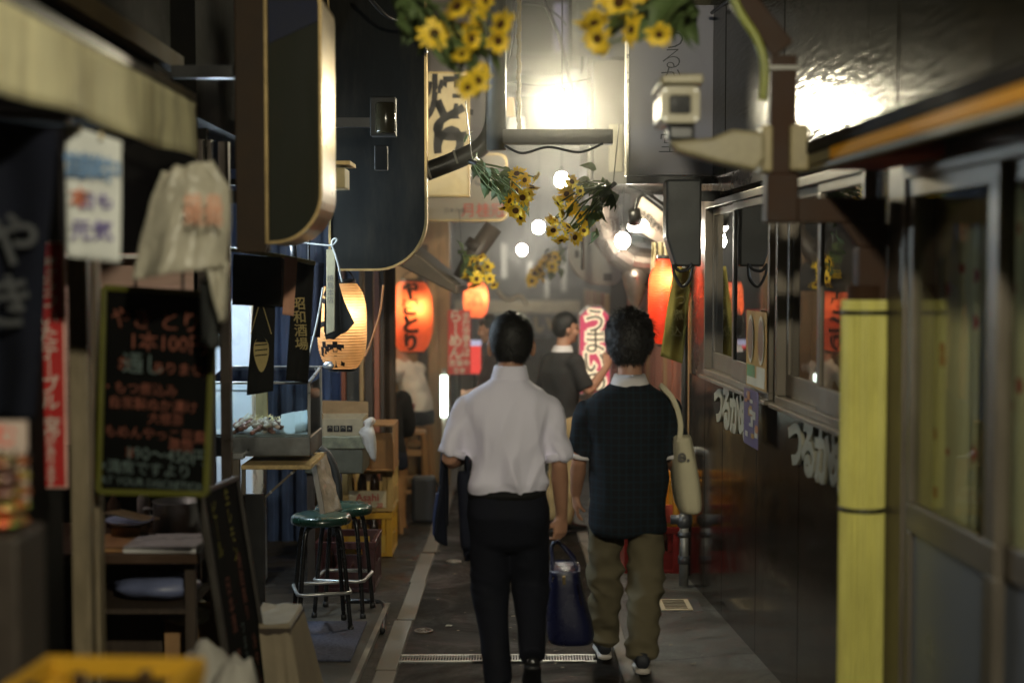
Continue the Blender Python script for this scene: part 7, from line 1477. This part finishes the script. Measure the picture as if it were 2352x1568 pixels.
for x, z0, z1 in ((0.052, 0.86, 0.58), (-0.052, 0.97, 0.9)):
    g = G(); g.tube([(bt.x + (tp.x - bt.x) * z0 + x, Y - 0.152, bt.z + h * z0), (bt.x + (tp.x - bt.x) * z1 + x * 1.2, Y - 0.158, bt.z + h * z1)], 0.0025, 6); g.build('zip', m_gm, L)

# walker in the dark check shirt
byd = 6.78; bx = at(1440, 1500, byd).x; locB = V(bx, byd, gz(byd) + 0.018)
def foldB(p):
    x, y, z = p; k = max(0, min(1, (1.3 - z) / 0.35))
    a = 0.024 * k * (1 - 2 * abs(nz(x * 6 + z * 2, y * 2, z * 2.2 + 9))) - 0.012 * k + 0.008 * nz(x * 16, y * 8, z * 8)
    a += 0.008 * math.exp(-((z - 0.72) / 0.05) ** 2) * nz(x * 20, y * 20, 2)
    if abs(x) > 0.2: a += 0.006 * math.sin((z + abs(x)) * 50 + 5 * nz(x * 6, z * 6))
    return a
def tfoldB(p):
    x, y, z = p; k = 1.3 * math.exp(-((z - 0.42) / 0.14) ** 2) + 1.4 * math.exp(-((z - 0.12) / 0.1) ** 2) + 0.3
    return 0.013 * k * (1 - 2.2 * abs(nz(x * 6 + z * 5, y * 6, z * 11))) - 0.006 * k + 0.007 * nz(x * 14 - z * 6, y * 14, z * 16)
def plaid():
    m = M('dark_check_cotton', (0.012, 0.014, 0.018), 0.85, var=0.2, bump=0.2, bs=300); nt = m.node_tree; n = nt.nodes; l = nt.links; p = n['Principled BSDF']; old = p.inputs['Base Color'].links[0].from_socket
    tc = n.new('ShaderNodeTexCoord')
    prev = old
    for axis in ('X', 'Z'):
        w_ = n.new('ShaderNodeTexWave'); w_.bands_direction = axis; w_.inputs['Scale'].default_value = 9; w_.inputs['Distortion'].default_value = 0.4
        l.new(tc.outputs['Object'], w_.inputs['Vector']); gt = n.new('ShaderNodeMapRange'); gt.inputs[1].default_value = 0.7; gt.inputs[2].default_value = 0.95; gt.inputs[4].default_value = 0.3; l.new(w_.outputs['Fac'], gt.inputs[0])
        mx = n.new('ShaderNodeMix'); mx.data_type = 'RGBA'; l.new(gt.outputs[0], mx.inputs['Factor']); l.new(prev, mx.inputs['A']); mx.inputs['B'].default_value = (0.014, 0.035, 0.05, 1); prev = mx.outputs['Result']
    l.new(prev, p.inputs['Base Color']); return m
JB = dict(torso=[(0.0, 0, 0.72, 0.165, 0.115), (0.0, 0, 0.9, 0.16, 0.11), (0.0, 0, 1.08, 0.165, 0.115), (0.0, 0, 1.2, 0.18, 0.12), (0.0, 0, 1.3, 0.14, 0.09), (0.01, 0.0, 1.38, 0.075, 0.068)],
          head=(0.008, 0.03, 1.566), turn=(-0.05, -0.05, 0.0),
          LA=[(-0.195, 0.0, 1.24), (-0.232, 0.03, 1.0), (-0.242, 0.14, 0.83), (-0.24, 0.17, 0.75)], RA=[(0.19, 0.0, 1.245), (0.235, -0.03, 1.0), (0.17, 0.18, 1.03), (0.12, 0.24, 1.1)],
          LAc=0.45, RAc=1.0,
          LL=[(-0.098, 0.0, 0.82), (-0.097, 0.12, 0.46), (-0.095, 0.22, 0.1)], RL=[(0.09, 0.0, 0.82), (0.088, 0.0, 0.45), (0.062, -0.12, 0.12)])
CB = dict(shirt=plaid(), trousers=M('khaki_cotton', (0.14, 0.118, 0.072), 0.85, var=0.12, vs=5, bump=0.25, bs=250, bdist=0.001), shoe=M('dark_sneaker', (0.02, 0.022, 0.03), 0.6), sole=M('white_rubber', (0.55, 0.5, 0.45), 0.6), fold=foldB, tfold=tfoldB,
          shirt_rings=[(0.0, 0, 0.66, 0.165, 0.13), (0.0, 0, 0.69, 0.188, 0.142), (0.0, 0, 0.8, 0.194, 0.142), (0.0, 0, 0.95, 0.188, 0.135), (0.0, 0, 1.1, 0.19, 0.135), (0.0, 0, 1.17, 0.208, 0.138), (0.0, 0, 1.25, 0.212, 0.132), (0.0, 0, 1.3, 0.196, 0.118), (0.003, 0, 1.335, 0.162, 0.104), (0.006, 0, 1.362, 0.118, 0.09), (0.008, 0, 1.385, 0.085, 0.078)],
          hips=[(0, 0, 0.66, 0.165, 0.112), (0, 0, 0.75, 0.165, 0.112), (0, 0, 0.9, 0.15, 0.1)], leg_r=(0.085, 0.09, 0.08, 0.07), sleeve=0.85, sleeve_r=(0.066, 0.07, 0.068), hs=1.12, hair=0.036, bushy=0.02, nape=-0.085, hmat=m_hair2, tl=0.026,
          shoes=[((-0.095, 0.16, 0.0), (-0.1, 0.43, 0.0), (0, 0, 1)), ((0.058, -0.2, 0.03), (0.075, 0.06, 0.0), (0, 0.12, 1))])
tB, hB, RB_ = person('walking man with bushy hair in a dark check shirt and khaki trousers, seen from behind', locB, JB, CB, vox=0.0065, seed=8, tufts=6500)
g = G(); g.loft([ring(loc3(locB, (0.008, 0.0, 1.36)), 0.098, 0.084, 32), ring(loc3(locB, (0.008, 0.002, 1.385)), 0.09, 0.08, 32), ring(loc3(locB, (0.008, 0.01, 1.425)), 0.074, 0.069, 32), ring(loc3(locB, (0.008, 0.01, 1.39)), 0.066, 0.063, 32)], cap=False); g.build('collar', M('white_jersey', (0.7, 0.66, 0.66), 0.8, var=0.04), tB, smooth=True)
for A in ('LA', 'RA'):
    P = JB[A]; a = Vector(P[0]).lerp(Vector(P[1]), 0.83) + locB; b = Vector(P[0]).lerp(Vector(P[1]), 0.9) + locB; g = G(); g.tube([a, b], [0.068, 0.066], 24); g.build('cuff', MATS['white_jersey'], tB, smooth=True)
# canvas tote
m_cv = M('cream_canvas', (0.66, 0.6, 0.42), 0.8, var=0.1, vs=4, bump=0.3, bs=200, dirt=0.15, wear=(0.3, 0.26, 0.16))
Y = 6.8; tp = at(1560, 992, Y); bt = at(1582, 1172, Y); t = thing('tote_bag', 'cream canvas tote hanging from the shoulder of the khaki trousered walker', 'bag', (bt.x, Y, bt.z))
h = tp.z - bt.z; rings = []
for k, wx, wy in ((0.0, 0.03, 0.13), (0.02, 0.055, 0.16), (0.1, 0.062, 0.172), (0.35, 0.066, 0.178), (0.7, 0.058, 0.182), (0.95, 0.048, 0.185), (1.0, 0.044, 0.185)):
    rings.append([p + V(0.008 * nz(p.y * 9, k * 5, 2) , 0, 0) for p in ring((bt.x + (tp.x - bt.x) * k, Y, bt.z + h * k), wx, wy, 40, p=3.0)])
g = G(); g.loft(rings); g.build('body', m_cv, t, smooth=True, sub=1)
c = V(bt.x + (tp.x - bt.x) * 0.75 - 0.012, Y - 0.186, bt.z + h * 0.76)
text('emblem', 'e.', 0.085, m_gryt, t, c, (1, 0, 0), (0, 0, 1), bold=0.03, lift=0.004)
sh = locB + V(0.16, 0.0, 1.37)
for yy in (-0.1, -0.03):
    g = G(); g.tube(smooth_path([(tp.x - 0.02, Y + yy - 0.07, tp.z - 0.03), (tp.x - 0.01, Y + yy - 0.03, tp.z + 0.06), (sh.x + 0.045, sh.y + yy * 0.6 - 0.05, sh.z - 0.06), (sh.x - 0.005, sh.y + yy * 0.3, sh.z + 0.0), (sh.x + 0.02, sh.y + 0.08, sh.z - 0.04), (tp.x, Y + 0.12, tp.z - 0.02)], 6), 0.013, 10, flat=0.28); g.build('strap', m_cv, t, smooth=True)
# seated and standing people further on
def noisefold(k, f): return lambda p: k * nz(p[0] * f, p[1] * f, p[2] * f)
def base_torso(h, w_=1.0): return [(0, 0, h - 0.05, 0.155 * w_, 0.12), (0, 0, h + 0.12, 0.15 * w_, 0.115), (0, 0.0, h + 0.3, 0.165 * w_, 0.12), (0, 0, h + 0.42, 0.175 * w_, 0.12), (0, 0, h + 0.5, 0.14 * w_, 0.09), (0, 0.01, h + 0.56, 0.072, 0.068)]
# seated, facing left: chin on hand
ls = V(-0.886, 13.4, gz(13.4)); hz = 0.78
J = dict(torso=[(0, 0, hz - 0.08, 0.16, 0.13), (0, 0.0, hz + 0.1, 0.155, 0.12), (0, 0.06, hz + 0.28, 0.17, 0.122), (0, 0.11, hz + 0.4, 0.175, 0.12), (0, 0.14, hz + 0.47, 0.14, 0.09), (0, 0.17, hz + 0.53, 0.072, 0.068)], head=(0, 0.25, hz + 0.68), turn=(0.0, -0.25, 0),
         LA=[(-0.18, 0.12, hz + 0.42), (-0.26, 0.3, hz + 0.24), (-0.12, 0.46, hz + 0.4), (-0.06, 0.44, hz + 0.5)], RA=[(0.18, 0.12, hz + 0.42), (0.25, 0.32, hz + 0.36), (0.08, 0.42, hz + 0.56), (0.03, 0.38, hz + 0.63)],
         LL=[(-0.09, 0.02, hz), (-0.12, 0.4, hz - 0.06), (-0.12, 0.36, 0.32)], RL=[(0.09, 0.02, hz), (0.12, 0.4, hz - 0.06), (0.12, 0.32, 0.32)])
C = dict(shirt=M('cream_white_shirt', (0.66, 0.6, 0.5), 0.8, var=0.05), trousers=CA['trousers'], shoe=CA['shoe'], sole=m_black, hips=[(0, 0, hz - 0.09, 0.165, 0.14), (0, 0, hz, 0.17, 0.14), (0, 0, hz + 0.06, 0.16, 0.125)], sleeve=0.9, svox=0.013, fold=noisefold(0.022, 9), tfold=noisefold(0.01, 9), hair=0.018, shoes=[((-0.12, 0.3, 0.22), (-0.12, 0.56, 0.22), (0, 0, 1)), ((0.12, 0.26, 0.22), (0.12, 0.52, 0.22), (0, 0, 1))])
person('seated man in a cream white shirt leaning on the counter, hand at his face', ls, J, C, rotz=rad(62), vox=0.011, seed=4, tufts=500)
# seated in black, bent over, back to us
lk = V(-1.03, 11.25, gz(11.25)); hz = 0.62
J = dict(torso=[(0, -0.06, hz - 0.08, 0.18, 0.15), (0, -0.03, hz + 0.1, 0.17, 0.14), (0, 0.04, hz + 0.28, 0.18, 0.13), (0, 0.1, hz + 0.4, 0.19, 0.125), (0, 0.14, hz + 0.47, 0.15, 0.1), (0, 0.17, hz + 0.52, 0.075, 0.07)], head=(-0.02, 0.27, hz + 0.6), turn=(0.2, -0.6, 0),
         LA=[(-0.19, 0.1, hz + 0.42), (-0.26, 0.2, hz + 0.16), (-0.12, 0.42, hz + 0.2), (-0.06, 0.5, hz + 0.22)], RA=[(0.19, 0.1, hz + 0.42), (0.26, 0.2, hz + 0.16), (0.12, 0.42, hz + 0.2), (0.06, 0.5, hz + 0.22)],
         LL=[(-0.1, 0.0, hz), (-0.14, 0.42, hz + 0.02), (-0.14, 0.4, 0.1)], RL=[(0.1, 0.0, hz), (0.14, 0.42, hz + 0.02), (0.14, 0.36, 0.1)])
C = dict(shirt=M('black_jacket', (0.014, 0.013, 0.012), 0.85, var=0.2), trousers=CA['trousers'], shoe=CA['shoe'], sole=m_black, hips=[(0, -0.06, hz - 0.11, 0.19, 0.16), (0, -0.05, hz, 0.19, 0.17), (0, -0.02, hz + 0.06, 0.17, 0.14)], sleeve=1.8, sleeve_r=(0.08, 0.065, 0.05), svox=0.013, fold=noisefold(0.014, 7), tfold=noisefold(0.01, 9), hair=0.018, shoes=[((-0.14, 0.34, 0), (-0.14, 0.6, 0), (0, 0, 1)), ((0.14, 0.3, 0), (0.14, 0.56, 0), (0, 0, 1))])
person('person in black hunched on a stool at the eatery, back turned', lk, J, C, rotz=rad(20), vox=0.011, seed=5, tufts=500)
# standing dark shirted man, head in profile to the right
byd = 11.2; px = at(1288, 900, byd); ld = V(px.x, byd, gz(byd) + 0.018)
def standing(lean=0.0): return dict(torso=[(0, 0, 0.84, 0.16, 0.115), (0, 0, 0.98, 0.155, 0.11), (0, 0, 1.14, 0.165, 0.115), (0, 0.0, 1.28, 0.178, 0.12), (0, 0.01, 1.37, 0.14, 0.09), (0, 0.015, 1.43, 0.075, 0.068)], head=(0, 0.05, 1.6), LL=[(-0.095, 0, 0.86), (-0.1, 0.03, 0.47), (-0.1, -0.02, 0.1)], RL=[(0.095, 0, 0.86), (0.1, 0.03, 0.47), (0.1, -0.02, 0.1)])
J = standing(); J.update(turn=(-0.3, 0.0, 0), LA=[(-0.19, 0, 1.34), (-0.25, -0.05, 1.07), (-0.14, 0.16, 1.0), (-0.08, 0.2, 1.0)], RA=[(0.18, 0.02, 1.34), (0.25, 0.1, 1.12), (0.2, 0.3, 1.3), (0.17, 0.32, 1.4)])
C = dict(shirt=M('charcoal_shirt', (0.035, 0.034, 0.034), 0.85), trousers=M('beige_trousers', (0.42, 0.31, 0.16), 0.85), shoe=CA['shoe'], sole=m_black, shirt_rings=[(0, 0, 0.8, 0.172, 0.128), (0, 0, 0.95, 0.17, 0.126), (0, 0, 1.12, 0.178, 0.13), (0, 0, 1.27, 0.196, 0.135), (0, 0, 1.36, 0.155, 0.1), (0, 0.01, 1.43, 0.085, 0.076)], hips=[(0, 0, 0.74, 0.17, 0.125), (0, -0.01, 0.84, 0.18, 0.135), (0, 0, 0.93, 0.165, 0.12)], sleeve=0.9, svox=0.013, fold=noisefold(0.014, 8), tfold=noisefold(0.012, 9), hair=0.022, bushy=0.006, shoes=[((-0.1, -0.08, 0), (-0.1, 0.18, 0), (0, 0, 1)), ((0.1, -0.08, 0), (0.1, 0.18, 0), (0, 0, 1))])
tD, hD, RD = person('standing man in charcoal shirt and beige trousers looking right, by the pink sign', ld, J, C, rotz=rad(-62), vox=0.011, seed=6, tufts=600, s=1.0)
g = G(); g.loft([ring(loc3(ld, (0, 0.012, 1.42)), 0.09, 0.082, 24), ring(loc3(ld, (0, 0.02, 1.47)), 0.072, 0.068, 24)], cap=False); g.build('collar', MATS['white_jersey'], tD, smooth=True)
# person in beige, hidden behind the white shirt
byd = 12.4; px = at(1152, 900, byd); le = V(px.x, byd, gz(byd) + 0.018)
J = standing(); J.update(turn=(0.3, -0.12, 0), head=(-0.1, 0.06, 1.585), LA=[(-0.18, 0, 1.33), (-0.24, 0.06, 1.06), (-0.16, 0.28, 1.02), (-0.1, 0.34, 1.02)], RA=[(0.18, 0, 1.33), (0.24, 0.03, 1.05), (0.24, 0.1, 0.82), (0.24, 0.13, 0.74)])
C = dict(shirt=M('dark_plum_top', (0.05, 0.035, 0.035), 0.85), trousers=M('dark_trousers', (0.02, 0.02, 0.022), 0.8), shoe=CA['shoe'], sole=m_black, hips=[(0, 0, 0.74, 0.17, 0.125), (0, -0.01, 0.84, 0.18, 0.135), (0, 0, 0.93, 0.165, 0.12)], shirt_rings=[(0, 0, 0.82, 0.172, 0.128), (0, 0, 0.95, 0.17, 0.126), (0, 0, 1.12, 0.178, 0.13), (0, 0, 1.27, 0.194, 0.135), (0, 0, 1.36, 0.155, 0.1), (0, 0.01, 1.43, 0.085, 0.076)], sleeve=0.9, svox=0.013, fold=noisefold(0.012, 8), tfold=noisefold(0.01, 9), hair=0.02, shoes=[((-0.1, -0.08, 0), (-0.1, 0.18, 0), (0, 0, 1)), ((0.1, -0.08, 0), (0.1, 0.18, 0), (0, 0, 1))])
person('person in dark top, reddish face turned left, mostly hidden by white shirted walker', le, J, C, rotz=rad(62), vox=0.011, seed=9, tufts=500)

# ------------------------------------------------------------------ grill smoke filling the alley air, and an added glare cloud at the lamp
if HAZE:
    g = G(); g.box(-18, 18, -12, 62, -4.0, 12.5)
    m = bpy.data.materials.new('smoke_air'); m.use_nodes = True; nt = m.node_tree; nt.nodes.clear()
    pv = nt.nodes.new('ShaderNodeVolumePrincipled'); pv.inputs['Color'].default_value = (0.92, 0.92, 0.9, 1); pv.inputs['Density'].default_value = HAZE; pv.inputs['Anisotropy'].default_value = 0.55
    o = nt.nodes.new('ShaderNodeOutputMaterial'); nt.links.new(pv.outputs[0], o.inputs['Volume'])
    hz_ = g.build('haze', m); hz_['kind'] = 'stuff'
    g = G(); g.ball((0, 15.6, 1.9), 1.9, 6.4, 2.7, 28, 18)
    for v in g.v: v += V(nz(v.x, v.y * 0.6, v.z), nz(v.y * 0.5, v.z, 3), nz(v.z, v.x, v.y * 0.5)) * 0.25
    m2 = m.copy(); m2.name = 'grill_smoke'; m2.node_tree.nodes['Principled Volume'].inputs['Density'].default_value = SMOKE
    sm = g.build('smoke', m2, smooth=True); sm['kind'] = 'stuff'
    c = at(1290, 250, 9.1); g = G(); g.ball(c + V(0.0, -0.5, -0.03), 0.85, 1.35, 0.75, 24, 16)
    for v in g.v: v += V(nz(v.x * 2, v.y * 2, v.z * 2), 0, nz(v.z * 2, v.x * 2, 4)) * 0.12
    m3 = m.copy(); m3.name = 'lamp_halo'; m3.node_tree.nodes['Principled Volume'].inputs['Density'].default_value = LAMP_HALO; m3.node_tree.nodes['Principled Volume'].inputs['Anisotropy'].default_value = 0.78
    sm = g.build('smoke', m3, smooth=True); sm['kind'] = 'stuff'  # cloud added round the bulb to imitate its wide glare
